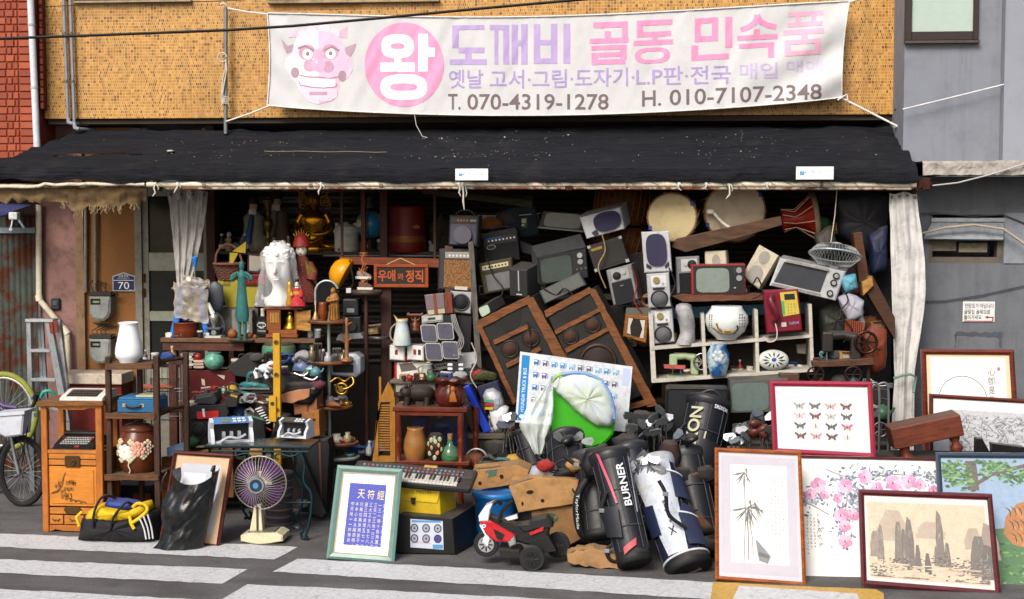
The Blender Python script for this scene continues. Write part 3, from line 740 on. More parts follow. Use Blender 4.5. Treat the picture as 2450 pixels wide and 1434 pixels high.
mk=bn.p('mask_emblem',MP)
def M_(col,pts,d):mk.c_(col).poly(pts,d)
M_('d9b2c6',[(690,68),(704,76),(716,70),(716,88),(690,90)],0);M_('cfa6bb',[(832,62),(830,92),(806,88),(808,78)],0)
for x,y,r in ((722,82,11),(745,74,12),(775,72,14),(800,80,12)):mk.c_('e3c3d3').ell(x,y,r,r,-.3,16)
M_('a98f9e',[(674,94),(688,110),(702,106),(700,122),(686,128),(678,112)],-.2);M_('a98f9e',[(852,104),(848,120),(838,138),(824,126),(826,114)],-.2)
M_('e6c9d8',[(703,108),(712,88),(735,74),(762,74),(762,250),(742,244),(722,226),(712,205),(716,190),(694,180),(682,160),(684,138),(698,130)],-.6)
M_('dcb0c8',[(762,74),(790,76),(812,90),(822,108),(828,130),(842,140),(845,165),(832,188),(812,192),(812,210),(805,230),(788,242),(762,250)],-.6)
M_('eedfe6',[(708,135),(735,140),(760,165),(762,185),(715,186),(690,168)],-.8)
for x,y in ((735,128),(790,127)):
 mk.c_('b593a5').ell(x,y - 2,20,19,-1.0,24);mk.c_('f1ebee').ell(x + 1,y + 2,12,13,-1.4,20);mk.c_('8a6a76').ell(x + 1,y + 1,4.5,5,-1.8,14)
mk.c_('947683').st([(713,116),(730,110),(750,122)],5,-2).st([(776,122),(794,112),(812,122)],5,-2)
for x,y,r,c in ((741,157,15,'bd9bb0'),(785,160,14,'b591a6'),(762,132,14,'c79fb5'),(762,155,17,'d0a0bd')):mk.c_(c).ell(x,y,r,r,-2.2 - (r == 17),24)
mk.c_('e9d3de').ell(757,148,3,5,-3.8,10)
for x,y in ((706,174),(819,182)):mk.c_('9a8390').ell(x,y,10,13,-1.5,18)
mk.c_('a58394').st([(716,180),(735,184),(765,185),(790,188),(810,184)],3,-2.4)
M_('f0edef',[(721,186),(745,188),(802,190),(800,208),(760,210),(722,202)],-2.4)
for x in (741,762,783):mk.c_('cbb9c4').bx(x,x + 1.2,187,209,-2.8,-2.7)
M_('dfbfd0',[(716,202),(760,211),(808,209),(806,232),(790,243),(745,240),(722,224)],-2.2);mk.c_('b48ca2').bx(740,783,220,228,-2.8,-2.7)
mk.c_('a07f90').st([(716,195),(718,204),(745,209),(775,211),(805,208),(806,200)],3,-3)
fine(mk,9);onban(mk)
mrope=mt('d3d0ca',.85,dirt=.2)
pl=Thing('banner_pole','grey steel pole with knotted rope holding the mask end of the banner','pole',540,318,YN + .1)
wtube(pl.p('pipe',mt('7f8486',.4,.6,dirt=.3)),[P(540,18,YN+.1),P(540,320,YN+.1)],.019,12)
kn=pl.p('rope_knot',mt('b9b2a6',.9))
kn.ln(arc(536,140,11,0,340,12),2,-7);kn.ln([(545,145),(544,165),(537,190),(534,225),(541,240),(532,255)],2.2,-8);kn.ln([(545,148),(547,170),(541,200),(535,232)],2.2,-9)
for k in range(5):kn.ln([(531,228+k*4),(538,232+k*4,-10),(548,234+k*4)],1.8,-4)
kn.ln([(533,16),(540,12,-9),(548,18)],3,-3)
for i,(a,b_,lb) in enumerate((((545,20),(640,34),'upper'),((541,291),(648,252),'lower'))):
 r_=Thing('banner_rope','white %s rope from the mask end of the banner to its pole' % lb,'rope',a[0],a[1],YN);wtube(r_.own(mrope),[P(*a,YN + .07),P((a[0]+b_[0])/2,(a[1]+b_[1])/2 + 2,YN + .03),P(*b_,YN - .01)],.008,6)
for i,(a,b_,lb) in enumerate((((2012,234),(2152,305),'lower'),((2032,5),(2070,-6),'upper'))):
 r_=Thing('banner_rope','white %s rope from the telephone number end of the banner' % lb,'rope',a[0],a[1],YN);b=r_.own(mrope);wtube(b,[P(*a,YN - .01),P(*b_,YN - .05)],.010,6)
 if not i:wtube(b,[P(2004,240,YN-.03),P(2016,232,YN-.04),P(2026,226,YN-.03),P(2028,240,YN-.03)],.008,6)
pr=Thing('corner_pipe','grey drain pipe at the corner of tiled and grey walls','pipe',2155,305,YT - .15)
wtube(pr.p('pipe',mt('8e97a6',.5,dirt=.25)),[P(2163,-30,YT-.15),P(2155,235,YT-.15)],.022,12)
wtube(pr.p('rusted_end',mt('8a8872',.6,0,'rust',scale=30)),[P(2155,235,YT-.15),P(2151,306,YT-.15)],.026,12)
wtube(pr.p('tied_rope',mrope),[P(2138,302,YT-.19),P(2152,307,YT-.19),P(2160,303,YT-.17)],.016,8)
wtube(pr.p('bracket',mt('4a2a1c',.8)),[P(2140,262,YT-.15),P(2168,267,YT-.15)],.012,6)
for i,(x0,x1,yb) in enumerate(((151,163,295),(167,178,308))):
 c=Thing('conduit_pipe','thin grey wall conduit, %s of the pair on the mosaic front' % ('outer, nearer the brick house' if not i else 'inner, with the lower elbow'),'conduit',x1,yb,YT - .06)
 wtube(c.p('pipe',mt('8b8f98',.45,.3,dirt=.2)),[P(x0,-30,YT-.05),P(x1,yb - 8,YT-.05),P(x1+2,yb-2,YT-.05),P(x1+14,yb+1,YT-.03),P(x1+46,yb+3,YT+.2)],.016,10)
 for yy in (80,195):
  xx=x0 + (x1-x0)*yy/yb;k=c.p('saddle',mt('6d6a66',.5,.5));wtube(k,[P(xx-1,yy-3,YT-.05),P(xx,yy+3,YT-.05)],.021,10)
 wtube(c.p('elbow',mt('9aa0a8',.45,.2)),[P(x1,yb-14,YT-.05),P(x1+1,yb-2,YT-.05),P(x1+10,yb+1,YT-.04)],.021,10)
dp=Thing('white_downpipe','white round downpipe at the edge of the red brick house','pipe',88,360,1.42)
wtube(dp.p('pipe',mt('c6cad2',.4,dirt=.12)),[P(71,-40,1.42),P(89,362,1.42)],.031,14)
for yy in (60,210):x=71+18*(yy+40)/400;wtube(dp.p('clip',mt('aab0b8',.5)),[P(x,yy-3,1.42),P(x,yy+3,1.42)],.035,12)
pc=Thing('power_cable','thick black overhead power cable crossing in front of the banner','cable',700,68,-.6)
pts=[(-60,95),(0,92),(230,84),(540,72),(700,62),(900,44),(1150,20),(1420,-4),(1560,-16)]
for dy,r in ((0,.009),(2.2,.006)):wtube(pc.p('strand',mt('17120f',.6)),[P(x,y + dy,-.6 + dy*.003) for x,y in pts],r,8)
for i,(pts,r,lb,c) in enumerate((([(2160,262),(2300,228),(2460,188)],.007,'pale thin cable rising from the corner pipe over the grey wall','c9c6c6'),
  ([(2218,446),(2290,438),(2370,418),(2460,390)],.007,'pale cable sagging below the concrete ledge','a9a7a6'),
  ([(2202,560),(2260,545),(2330,538),(2400,548),(2460,590)],.012,'beige hose draped across the vent flap','a2978a'),
  ([(2200,512),(2230,510),(2330,518),(2400,514),(2460,538)],.006,'dark cable above the vent flap on the grey wall','3f4146'),
  ([(2205,722),(2260,720),(2350,706),(2460,682)],.005,'thin dark wire above the direction notice','3a3d44'),
  ([(-20,22),(160,14),(330,6),(500,4),(700,-6)],.004,'thin black wire along the top of the mosaic wall','1d1a18'),
  ([(992,276),(996,300),(1010,326),(1022,330)],.004,'loose white cord hanging from the lower banner hem','b9b5ad'))):
 c_=Thing('cable',lb,'cable',pts[0][0],pts[0][1],YG2 if i in (2,3,4) else YN);Yc={0:1.05,1:.78,2:1.17,3:1.27,4:1.28,5:1.6,6:1.46}[i]
 wtube(c_.own(mt(c,.7,dirt=.1)),[P(x,y,Yc) for x,y in pts],r,6)
tp=Thing('torn_tarpaulin','torn brown tarpaulin strip hanging from the end rail over the bicycles','tarpaulin',170,450,YP + .03)
tb=tp.p('sheet',mt('7f6847',.85,scale=6,var=.4,dirt=.5,bump=.4))
def tarp(u,v):
 x=-60 + 410*u;dep=34 + 12*nz(u*6,0,3) + 10*nz(u*25,0,4) + (14 if .55 < u < .85 else 0)
 return P(x,450 + dep*v*(1 + .04*math.sin(x)),YP + .03 + .10*u*v + .03*nz(u*14,v*2,2))
wgrid(tb,110,8,tarp)
fg=tp.p('fringe',mt('92815f',.9,dirt=.4),kind='stuff');rr=random.Random(9)
for k in range(46):
 u=rr.uniform(.5,.95);q=tarp(u,.95);a=[q]
 for j in range(3):a.append(a[-1] + Vector((rr.uniform(-.02,.02),rr.uniform(-.01,.01),-rr.uniform(.008,.03))))
 wtube(fg,a,.0035,4)
sg2=tp.p('edge_strip',mt('c9c0ae',.8,dirt=.5));wtube(sg2,[P(x,441 + 4*nz(x/40,1,1) + (6 if x < 100 else 0),YP - .03) for x in range(-60,350,14)],.016,7)
def curtain(name,label,top,pinch,bottom,Yc,folds,colr,bulge=0):
 c=Thing(name,label,'curtain',(top[0]+top[1])//2,bottom[2],Yc)
 b=c.p('cloth',mt(colr,.85,scale=5,var=.25,dirt=.4,bump=.3))
 def fn(u,v):
  if v < .88:k=v/.88;xa=top[0] + (pinch[0]-top[0])*k**top[3];xb=top[1] + (pinch[1]-top[1])*k**top[4];y=top[2] + (pinch[2]-top[2])*k
  else:k=(v-.88)/.12;xa=pinch[0] + (bottom[0]-pinch[0])*k;xb=pinch[1] + (bottom[1]-pinch[1])*k;y=pinch[2] + (bottom[2]-pinch[2])*k
  wv=math.sin(u*folds*6.283 + 1.2*nz(u*3,v*2,5) + v*1.5)*(.75 + .5*nz(u*6,v*3,9)) + .4*math.sin(u*folds*13 + 2)
  wd=(xb - xa)/100
  xb += bulge*math.sin(min(1,v*1.15)*math.pi)**1.5;return P(xa + (xb-xa)*u + 2*nz(u*8,v*9,2),y + (3*math.sin(u*folds*6.28) if v < .02 else 0),Yc + .035*wv*wd + .01*nz(u*10,v*10,3))
 wgrid(b,84,46,fn)
 gr=mt('4a4640',.5,.6)
 for i in range(4):e=fn(.08 + .28*i,.012);q=c.p('eyelet',gr);q.torus(W(q,e) + Vector((0,-3,-2)),2.6,.9,10,5)
 return c,fn
c,fn=curtain('door_curtain','dirty white curtain bunched beside the glazed door',(400,497,458,.85,1.5),(424,452,690),(418,450,716),1.3,3.5,'b8b5b1')
tl=c.p('cord',mt('7c756a',.9));wtube(tl,[P(412,690,1.25),P(436,694,1.2),P(456,688,1.25)],.012,6)
for i,x in enumerate((425,452)):wtube(c.p('tie_loop',mrope),[P(x,440,1.2),P(x+4,470,1.2),P(x+2,480,1.2),P(x-3,462,1.2),P(x,440,1.2)],.008,6)
c2,fn=curtain('shop_curtain','dirty white canvas curtain tied low beside the grey wall',(2128,2194,462,1.2,2.2),(2140,2188,905),(2130,2186,1090),YP + .12,1.4,'c2c1bf',22)
wtube(c2.p('cord',mt('5d7f74',.9)),[P(2138,906,YP+.02),P(2160,898,YP),P(2178,896,YP),P(2192,902,YP+.05),P(2186,940,YP)],.012,6)
# ================================================================== goods at the door end of the shop
def gz(t):return -t.loc.z / t.s
def feet(b,xs,ys,z1,w_,z0=None):
 for x in xs:
  for y in ys:b.p('leg').box(x - w_/2,x + w_/2,y,y + w_,z0,z1,.6)
def cardboard(name,label,pts,Y,deep,colr='957048',holes=(),mark=None,sh=(0,0),cat='cardboard box'):
 xs=[q[0] for q in pts];ys=[q[1] for q in pts]
 t=Thing(name,label,cat,sum(xs)/len(xs),max(ys),Y)
 cb_=t.p('carton',mt(colr,.9,scale=7,var=.3,dirt=.35,bump=.3));cb_.poly(jag(pts,1.2,30,3),0,deep,sh,1.2);crumple(cb_,2.4,20)
 x0,x1,y0=min(xs),max(xs),min(ys);fl=t.p('flap',cb_.mat);fl.poly([(x0+6,y0+8),((x0+x1)/2,y0+2),((x0+x1)/2-6,y0-5),(x0+10,y0+1)],6,9);crumple(fl,2,12)
 for h in holes:t.p('hand_hole',mt('1d120b',.9)).ell(h[0],h[1],h[2],h[3],-.5,14,h[4] if len(h) > 4 else 0)
 if mark:
  m=t.p('printed_mark',print_());m.c_(mark[0])
  for q in mark[1:]:m.poly(q,-.4)
 return t
def crumple(b,amp,lim):
 fine(b,lim);b.v=[v + Vector((nz(v.x/40,v.z/40,1)*amp*.3,nz(v.x/26,v.z/26,v.y/50)*amp + nz(v.x/9,v.z/9,4)*amp*.25,nz(v.x/34,v.z/34,7)*amp*.4)) for v in b.v]
def speaker_cone(parent,px,py,r,d,ring='2a2a2c',cone='1a1a1b',cap='3a3a3c',sy=1):
 w_=parent.p('woofer',mt(ring,.45,.2));a=w_.loc((px,py))
 w_.torus((a[0],d,a[1]),r*.9,r*.11,28,8)
 cn=w_.p('cone',mt(cone,.8));cn.M=Matrix.Translation((a[0],d,a[1])) @ Euler((R(-90),0,0)).to_matrix().to_4x4()
 cn.lathe([(r*.86,0),(r*.7,-r*.12),(r*.36,-r*.4),(r*.05,-r*.42)],28)
 cp=w_.p('dust_cap',mt(cap,.5,.2));cp.M=cn.M.copy();cp.lathe([(r*.36,-r*.39),(r*.30,-r*.26),(r*.16,-r*.18),(.02,-r*.15)],20)
 return w_
def bent(pts,n=6):
 q=[Vector(p) for p in pts];out=[]
 for i in range(len(q)-1):
  a,b,c,d=q[max(i-1,0)],q[i],q[i+1],q[min(i+2,len(q)-1)]
  for k in range(n):
   u=k/n;out.append(.5*((2*b) + (c-a)*u + (2*a-5*b+4*c-d)*u*u + (3*b-a-3*c+d)*u**3))
 return out + [q[-1]]
pp=Thing('wall_downpipe','cream downpipe with an offset bend on the mauve plaster wall','pipe',160,880,1.93)
wtube(pp.p('pipe',mt('c3bca8',.45,dirt=.25)),[P(x,y,1.93) for x,y in ((93,490),(93,715),(98,722),(155,790),(161,800),(163,880),(163,960))],.029,12)
for x,y,x2,y2 in ((92,706,95,720),(150,784,162,800)):wtube(pp.p('joint',mt('cfc8b4',.5,dirt=.2)),[P(x,y,1.93),P(x2,y2,1.93)],.036,12)
for i,y in enumerate((698,800)):
 m_=Thing('electricity_meter','grey domed electricity meter, the %s of two beside the door' % ('upper, below the number plate' if not i else 'lower'),'meter',238,y + 74,YW - .14)
 b=m_.p('housing',mt('858a86',.5,dirt=.35));h=62
 b.poly([(213,y+12),(262,y+12),(265,y+16),(264,y+50),(258,y+62),(248,y+70),(232,y+70),(220,y+64),(213,y+52)],0,34,ch=4)
 m_.p('window',mt('1c2420',.15,bump=0)).bx(217,241,y+17,y+31,-1,2)
 m_.p('counter',mt('7c8468',.5)).bx(223,239,y+22,y+27,-1.5,0)
 bk=m_.p('terminal_block',mt('2f2a26',.7,dirt=.5));bk.bx(212,266,y+1,y+11,4,36,1)
 for k in range(4):m_.p('wire',mt('2a2320',.7)).ln([(222+k*10,y+2,10),(218+k*11,y-8,6),(214+k*14 + (20 if i else -6),y-18,20),(210,y-26,36)],1.4)
 m_.p('wire',mt('3b2a22',.7)).ln([(266,y+8,12),(274,y+2,8),(282,y+8,8),(272,y+14,14)],2)
cd_=Thing('meter_conduit','grey conduit pair running up the wall over the electricity meters','conduit',212,700,YW - .05)
for x in (205,228):wtube(cd_.p('pipe',mt('75706a',.6,dirt=.5)),[P(x,470,YW-.04),P(x,700,YW-.04)],.018,8)
nb=Thing('number_plate','dark blue house number plate reading 70 beside the glazed door','sign',297,698,YW - .03)
out_=[(269,661),(296,652),(324,661),(324,697),(269,697)];nb.p('plate',mt('b9bdc4',.4,dirt=.15)).poly(out_,0,5)
q=nb.p('face',mt('1d2856',.35,dirt=.15));q.poly([(271,663),(296,654.5),(322,663),(322,695),(271,695)],-.5,0)
l_=nb.p('lettering',print_());l_.c_('dfe2e8').tx('70',283,675,310,692,-1).tx('남동현로',284,657,309,664.5,-1).tx('Namdonghyeon-ro',281,666,312,668.5,-1);l_.bx(272,321,670.5,671.8,-1,-.6);l_.tx('남동현로70',310,692.3,320,694,-1)
sw_=Thing('wall_switch','small black switch box on the mauve plaster wall','switch',134,740,YW - .02);sw_.p('box',mt('22262a',.5)).bx(123,144,714,741,-4,6,2);sw_.p('button',mt('3f4a55',.4)).bx(128,139,720,731,-6,-4,1)
ac_=Thing('awning_crank','white awning gearbox with hooked crank by the rusty sheet','awning crank',30,552,1.3)
ac_.p('gearbox',mt('c5c8cc',.4)).bx(20,42,508,526,0,20,3);ac_.p('crank',mt('c9ccd0',.4)).ln([(28,526),(26,536),(24,545),(20,549),(24,553),(27,547)],2.2,6);ac_.p('arm',mt('9aa6b2',.4)).ln([(38,520,8),(45,532,10),(50,545,20)],3)
bl=Thing('blue_canopy','corner of a blue canopy behind the torn tarpaulin','canopy',-10,530,1.35);b=bl.own(mt('16286a',.7));b.add([(-60,0,26),(32,0,21),(38,120,40),(-60,120,46),(-60,0,2),(26,0,16)],[(0,1,2,3),(4,5,1,0)])
ld=Thing('aluminium_stepladder','folded aluminium step ladder against the mauve wall','ladder',115,1010,1.35)
ma=mt('9aa0a6',.4,.7,dirt=.25);md=mt('7e858c',.4,.7,dirt=.25)
g0=gz(ld)
for x0,x1,xb0,xb1,y0 in ((66,76,66,78,0),(112,126,152,168,0)):ld.p('stile',ma).poly([(x0,768),(x1,766),(xb1,1010),(xb0,1010)],y0,y0+14)
ld.p('top_cap',mt('b0b5ba',.4,.6)).bx(64,134,763,771,-4,30,1.5)
for x in (82,90):ld.p('stile',md).poly([(x,771),(x+7,771),(x+16,1010),(x+9,1010)],24,32)
for y in (835,905,975):ld.p('tread',mt('a6abb0',.4,.6)).bx(74,124 + (y-835)*.16,y,y+8,-2,26,1)
for x in (122,133):
 q=ld.p('hinge_plate',mt('6e2a1c',.5));q.poly([(x,767),(x+9,765),(x+12,795),(x+4,797)],-3,0)
ld.p('stile',mt('b2b7bb',.35,.7,dirt=.3)).poly([(134,768),(142,766),(166,1010),(152,1010)],16,30)
feetb=ld.p('rear_leg',md);feetb.box(-49,-37,0,14,g0,2);feetb2=ld.p('front_leg',ma);feetb2.box(37,53,0,14,g0,2)
def wheel(t,px,py,r,d,tyre,rim='a8acb2',n=28,rx=1.0):
 w_=t.p('wheel',mt(rim,.35,.6));a=w_.loc((px,py));w_.torus((a[0],d,a[1]),r*.86,r*.045,40,8,sx=rx)
 ty=w_.p('tyre',mt(tyre,.8));ty.torus((a[0],d,a[1]),r*.94,r*.075,44,8,sx=rx)
 hb=w_.p('hub',mt('55585c',.4,.7));hb.disc(a[0],a[1],r*.08,d-9,d+9,12)
 sp=w_.p('spokes',mt('b4b6ba',.3,.8),kind='stuff')
 for i in range(n):
  t_=2*math.pi*i/n;t2=t_ + (.5 if i % 2 else -.5)
  sp.tube([(a[0]+r*.08*math.cos(t2)*rx,d + (6 if i % 4 < 2 else -6),a[1]+r*.08*math.sin(t2)),(a[0]+r*.85*math.cos(t_)*rx,d,a[1]+r*.85*math.sin(t_))],.55,4)
 return w_
bk=Thing('bicycle','dark bicycle with white front basket and black tyre by the cabinet','bicycle',56,1212,ground=True)
wheel(bk,56,1127,85,0,'17181a','2b2d30',28,.68);wheel(bk,-150,1127,85,110,'17181a','2b2d30',20,.75)
for dx,d in ((-6,-14),(14,14)):bk.p('fork_leg',mt('9aa0a6',.3,.7)).tube(bent([(-14+dx,d,170),(-8+dx,d,130),(2+dx,d,84)],4),4.5,8)
bk.p('frame',mt('1f2126',.35,.3)).tube([(-14,0,170),(-120,60,90),(-200,100,85)],6,8).tube([(-18,0,196),(-110,50,170),(-120,60,90)],6,8)
bk.p('head_tube',mt('e9eef2',.3)).tube([(-20,0,210),(-13,0,168)],7,10)
hbr=bk.p('handlebar',mt('16171a',.5));hbr.tube(bent([(-60,-30,208),(-30,-12,224),(-10,0,230),(18,12,236),(34,10,262)],5),4.5,8)
for x,d,z in ((-58,-28,206),(30,10,258)):bk.p('grip',mt('0f1012',.7)).tube([(x,d,z),(x + (-18 if x < 0 else 8),d - 6,z - 8 if x < 0 else z + 14)],7,10)
cb=bk.p('brake_cable',mt('121315',.6));cb.tube(bent([(-40,-18,220),(-10,-24,180),(14,-22,140),(6,-16,110)],6),1.6,6);cb.tube(bent([(10,10,240),(24,-24,190),(10,-26,130),(-6,-16,112)],6),1.6,6)
bs=bk.p('basket',mt('b7bcc6',.5,dirt=.15));bs.poly([(16,984),(84,978),(78,1032),(38,1038),(22,1030)],-52,-2,ch=3);bs.poly([(14,980),(88,974),(87,982),(15,988)],-56,2)
bk.p('lock_cable',mt('2f9a82',.5)).tube(bent([(46,6,262),(56,0,276),(70,4,278),(78,10,268)],5),4,8)
b2=Thing('raised_bicycle','bicycle front wheel with lime tyre and white rim behind the basket','bicycle',28,1170,1.15)
w2=wheel(b2,14,985,96,0,'7f8634','bfc1c5',26,.86);a=b2.p('rim_lettering',mt('3a4fa8',.5))
for k,(x,y) in enumerate(((86,950),(90,962),(92,976),(92,990))):a.bx(x-2,x+2,y-4,y+4,-8,-7)
fm2=b2.p('frame',mt('4a3670',.4));fm2.tube([(-60,0,230),(-12,-8,200),(20,-6,196)],5,8);fm2.tube([(-14,8,185),(-60,20,120),(-90,20,gz(b2) + 60)],5,8)
b2.p('fork_leg',mt('56585c',.4,.4)).tube([(-14,12,185),(-30,12,120),(-40,12,gz(b2))],5,8)
cw=mt('b06824',.5,kind='woodz',c2='8d4f18',scale=9,dirt=.12,coat=.2);cwl=mt('b9742f',.5,kind='wood',c2='9c5f24',scale=9,dirt=.12)
k_=Thing('carved_cabinet','orange wood cabinet with carved pine panel and open upper niche','cabinet',175,1275,ground=True)
for x0,x1 in ((100,115),(234,250)):
 for d in (0,104):k_.p('post',cw).bx(x0,x1,965,1275,d,d+16,1.5)
k_.p('top',mt('8a5724',.5,kind='wood',scale=9)).poly(jag([(94,960),(256,957),(258,967),(96,970)],.8,12,2),-10,128,ch=1)
k_.p('apron',cwl).poly([(115,968),(234,968),(234,975),(220,974),(205,979),(150,979),(132,974),(115,976)],2,10)
k_.p('niche_floor',cwl).bx(115,234,1076,1084,2,118);k_.p('side_panel',cw).bx(103,111,1080,1262,14,106);k_.p('side_panel',cw).bx(239,247,1080,1262,14,106)
k_.p('back_panel',cwl).bx(115,234,1080,1262,106,112)
k_.p('drawer',cwl).bx(116,233,1085,1098,4,60,1);k_.p('drawer',cwl).bx(116,233,1100,1113,4,60,1)
lk=k_.p('lock_plate',mt('4a3318',.5,.5));lk.poly(rrect(157,1090,194,1117,4),1,5);lk.ln([(172,1104),(179,1099),(184,1104),(180,1112),(174,1114)],1.8,0)
dr_=k_.p('door',mt('c9802e',.45,kind='wood',c2='b56e24',scale=7,dirt=.15));dr_.bx(116,233,1116,1212,5,14,1);dr_.bx(122,227,1122,1206,3,6,1.5)
cv=dr_.p('carving',print_(.6));cv.c_('5a3814');cv.st([(123,1181),(138,1176),(149,1160),(153,1142),(158,1130)],[5,6,5,3,1.5],2.2)
rr=random.Random(4)
for x,y in ((133,1160),(140,1152),(160,1150),(168,1148),(174,1152),(155,1166),(166,1166),(148,1184),(156,1180),(146,1172)):
 cv.c_('80551f')
 for j in range(5):cv.st([(x+j*2.2,y),(x+j*2.2+rr.uniform(-3,3),y+rr.uniform(6,13))],2,2)
for x,y in ((165,1192),(176,1196),(188,1197),(200,1200)):cv.c_('6a4419').st([(x-8,y+4),(x,y),(x+8,y+3)],3.5,2.1)
cv.c_('4a2c10').st([(170,1180),(172,1190),(168,1197)],2.5,1.9)
k_.p('drawer',cwl).bx(116,233,1216,1231,4,60,1)
for x0,x1 in ((116,149),(152,200),(203,233)):
 w_=k_.p('drawer',cwl);w_.bx(x0,x1,1234,1256,4,60,1);pl_=w_.p('pull',mt('4d3415',.5,.4));pl_.ln([((x0+x1)/2-9,1242),((x0+x1)/2-5,1248),((x0+x1)/2,1244),((x0+x1)/2+5,1248),((x0+x1)/2+9,1242)],1.2,2)
k_.p('crest_plate',mt('4a3414',.5,.3)).poly([(152,1218),(160,1213),(188,1213),(196,1218),(190,1230),(158,1230)],1,4)
k_.p('plinth',cw).poly([(115,1258),(234,1258),(234,1275),(222,1268),(205,1272),(150,1272),(130,1268),(115,1275)],4,14)
def typewriter(name,label,x0,x1,yt,ym,yb,Y,body,keyc,n,rows):
 t=Thing(name,label,'typewriter',(x0+x1)/2,yb,Y);H=yb - yt;wd=x1 - x0;cx=wd/2
 b=t.p('body',mt(body,.4,dirt=.15));pr=[(0,3),(0,8),(16,H*.55),(58,H*.95),(70,H),(96,H*.9),(96,0),(4,0)]
 b.ring([[(x,y,z) for y,z in pr] for x in (-cx,-cx+3,cx-3,cx)],True,True,True,False)
 kb=t.p('key_well',mt('1a1a1b',.6));kb.add([(-cx*.78,10,H*.50),(cx*.68,10,H*.50),(cx*.68,55,H*.97),(-cx*.78,55,H*.97)],[(0,1,2,3)])
 for r in range(rows):
  for i in range(n):
   y=14 + r*38/rows;z=H*.52 + (y-10)/45*H*.46;x=-cx*.74 + (i + .3*r % 1)*cx*1.38/n
   t.p('key',mt(keyc,.5)).box(x,x + cx*1.05/n,y,y + 22/rows,z,z + 2.2,.4)
 return t,b,cx,H
tw,b,cx,H=typewriter('electric_typewriter','white electric typewriter lying on top of the carved cabinet',141,246,938,950,962,k_.loc.y - .02,'cfccc4','3a2f2a',10,3)
t2,b,cx,H=typewriter('manual_typewriter','black manual typewriter in the niche of the carved cabinet',124,224,1051,1060,1082,k_.loc.y + .03,'1d1d1f','b0b0ae',11,4)
t2.p('red_key',mt('b0252a',.4)).box(2,14,4,10,H*.35,H*.45,.5);t2.p('red_key',mt('b0252a',.4)).box(cx*.62,cx*.74,30,38,H*.8,H*.95,.5);t2.p('platen',mt('111112',.5)).cyl((-cx*.9,72,H+3),(cx*.9,72,H+3),7,None,14)
dk=mt('4a2e1c',.7,kind='woodz',c2='24140c',scale=9,dirt=.3);dkb=mt('6a4526',.7,kind='wood',c2='3a2414',scale=8,dirt=.3)
rk=Thing('dark_wood_rack','rough dark wooden rack with three boards holding a vase and a jar','rack',330,1275,k_.loc.y + .02)
for x0,x1,d,y0 in ((253,266,6,853),(372,386,0,850),(299,311,96,862),(416,429,90,850)):rk.p('post',dk).bx(x0,x1,y0,1275 + 3 - d*.28,d,d+13,1.5)
for y,x0,x1 in ((870,257,372),(988,255,378),(1136,250,384)):rk.p('board',dkb).poly(jag([(x0,y),(x1,y-2),(x1,y+11),(x0,y+13)],1.2,15,y),-4,104,ch=1.5)
for y in (872,990,1140):rk.p('side_rail',dk).box(386-330-6,386-330+44,94,100,1275-y-8,1275-y+3) ;
for y in (868,986):rk.p('side_rail',dk).ring([[(x,d,1275-y+dz) for dz in (0,9)] + [(x,d+6,1275-y+dz) for dz in (9,0)] for x,d in ((380-330,10),(420-330,92))],True)
vs_=Thing('white_vase','large plain white porcelain vase on the dark rack','vase',309,869,k_.loc.y + .14);vs_.own(mt('dcdfe0',.22,dirt=.06,var=.06,bump=.05)).lathe([(20,0),(23,3),(24,8),(31,14),(33,24),(31,40),(26,62),(23,76),(21,88),(22,94),(25,97),(23,98),(19,90),(18,70)],36)
bc_=Thing('blue_record_player','blue portable record player case with carry handle on the rack','record player',340,989,k_.loc.y + .04)
bc_.p('case',mt('1d5a86',.45,dirt=.15)).bx(279,373,957,988,0,92,2);bc_.p('lid',mt('2a6b96',.45,dirt=.15)).bx(282,370,952,957,2,90,1.5);bc_.p('papers',mt('b9b48a',.8)).bx(318,366,949,952,20,80)
for x in (296,341):bc_.p('clasp',mt('b5ac8e',.35,.7)).bx(x-4,x+5,966,975,-2,1,.5)
bc_.p('handle',mt('141414',.5)).ln([(300,970,0),(304,973,-5),(320,975,-7),(336,973,-5),(340,970,0)],2.6)
jr=Thing('flowered_jar','lidded brown glazed jar with raised white and pink peonies','jar',332,1137,k_.loc.y + .2)
mj=mt('5a2c16',.25,dirt=.2,var=.3,scale=6)
jr.p('body',mj).lathe([(28,0),(34,6),(44,28),(49,55),(48,80),(42,98),(37,106),(36,110)],40)
ldj=jr.p('lid',mj);ldj.lathe([(39,109),(40,114),(34,121),(16,126),(7,128),(6,134),(9,138),(7,142),(.02,143)],36)
fl_=jr.p('flower_relief',mt('COL',.4,var=.1,dirt=.1))
def petal(cx,cz,r,colr,n,rad):
 for i in range(n):
  a=2*math.pi*i/n;x,z=cx + rad*math.cos(a),cz + rad*math.sin(a);R_=48 if z < 85 else 46;y=-math.sqrt(max(1,R_*R_ - x*x)) - .5
  fl_.c_(colr).ball((x,y,z),(r,2.2,r*.85),8,6)
for cx,cz,cl,c2_ in ((-16,62,'d9d3c8','c98e80'),(14,70,'c98f80','d0b8a0')):petal(cx,cz,8,cl,8,12);petal(cx,cz,6,cl,5,6);petal(cx,cz,4,c2_,1,0)
for cx,cz in ((-34,74),(-30,86),(-38,58),(34,62),(38,74),(34,84),(26,52),(4,52),(-2,86),(-26,44),(-4,44)):petal(cx,cz,5,'b3ab8c',4,4)
fl_.c_('cfc7b4').tube([(-6,-48.5,40),(-8,-48,30),(-4,-46,20),(-8,-42,12)],1.6,6)
sbg=Thing('sports_bag','yellow and black sports holdall with three white stripes on the road','bag',268,1302,ground=True)
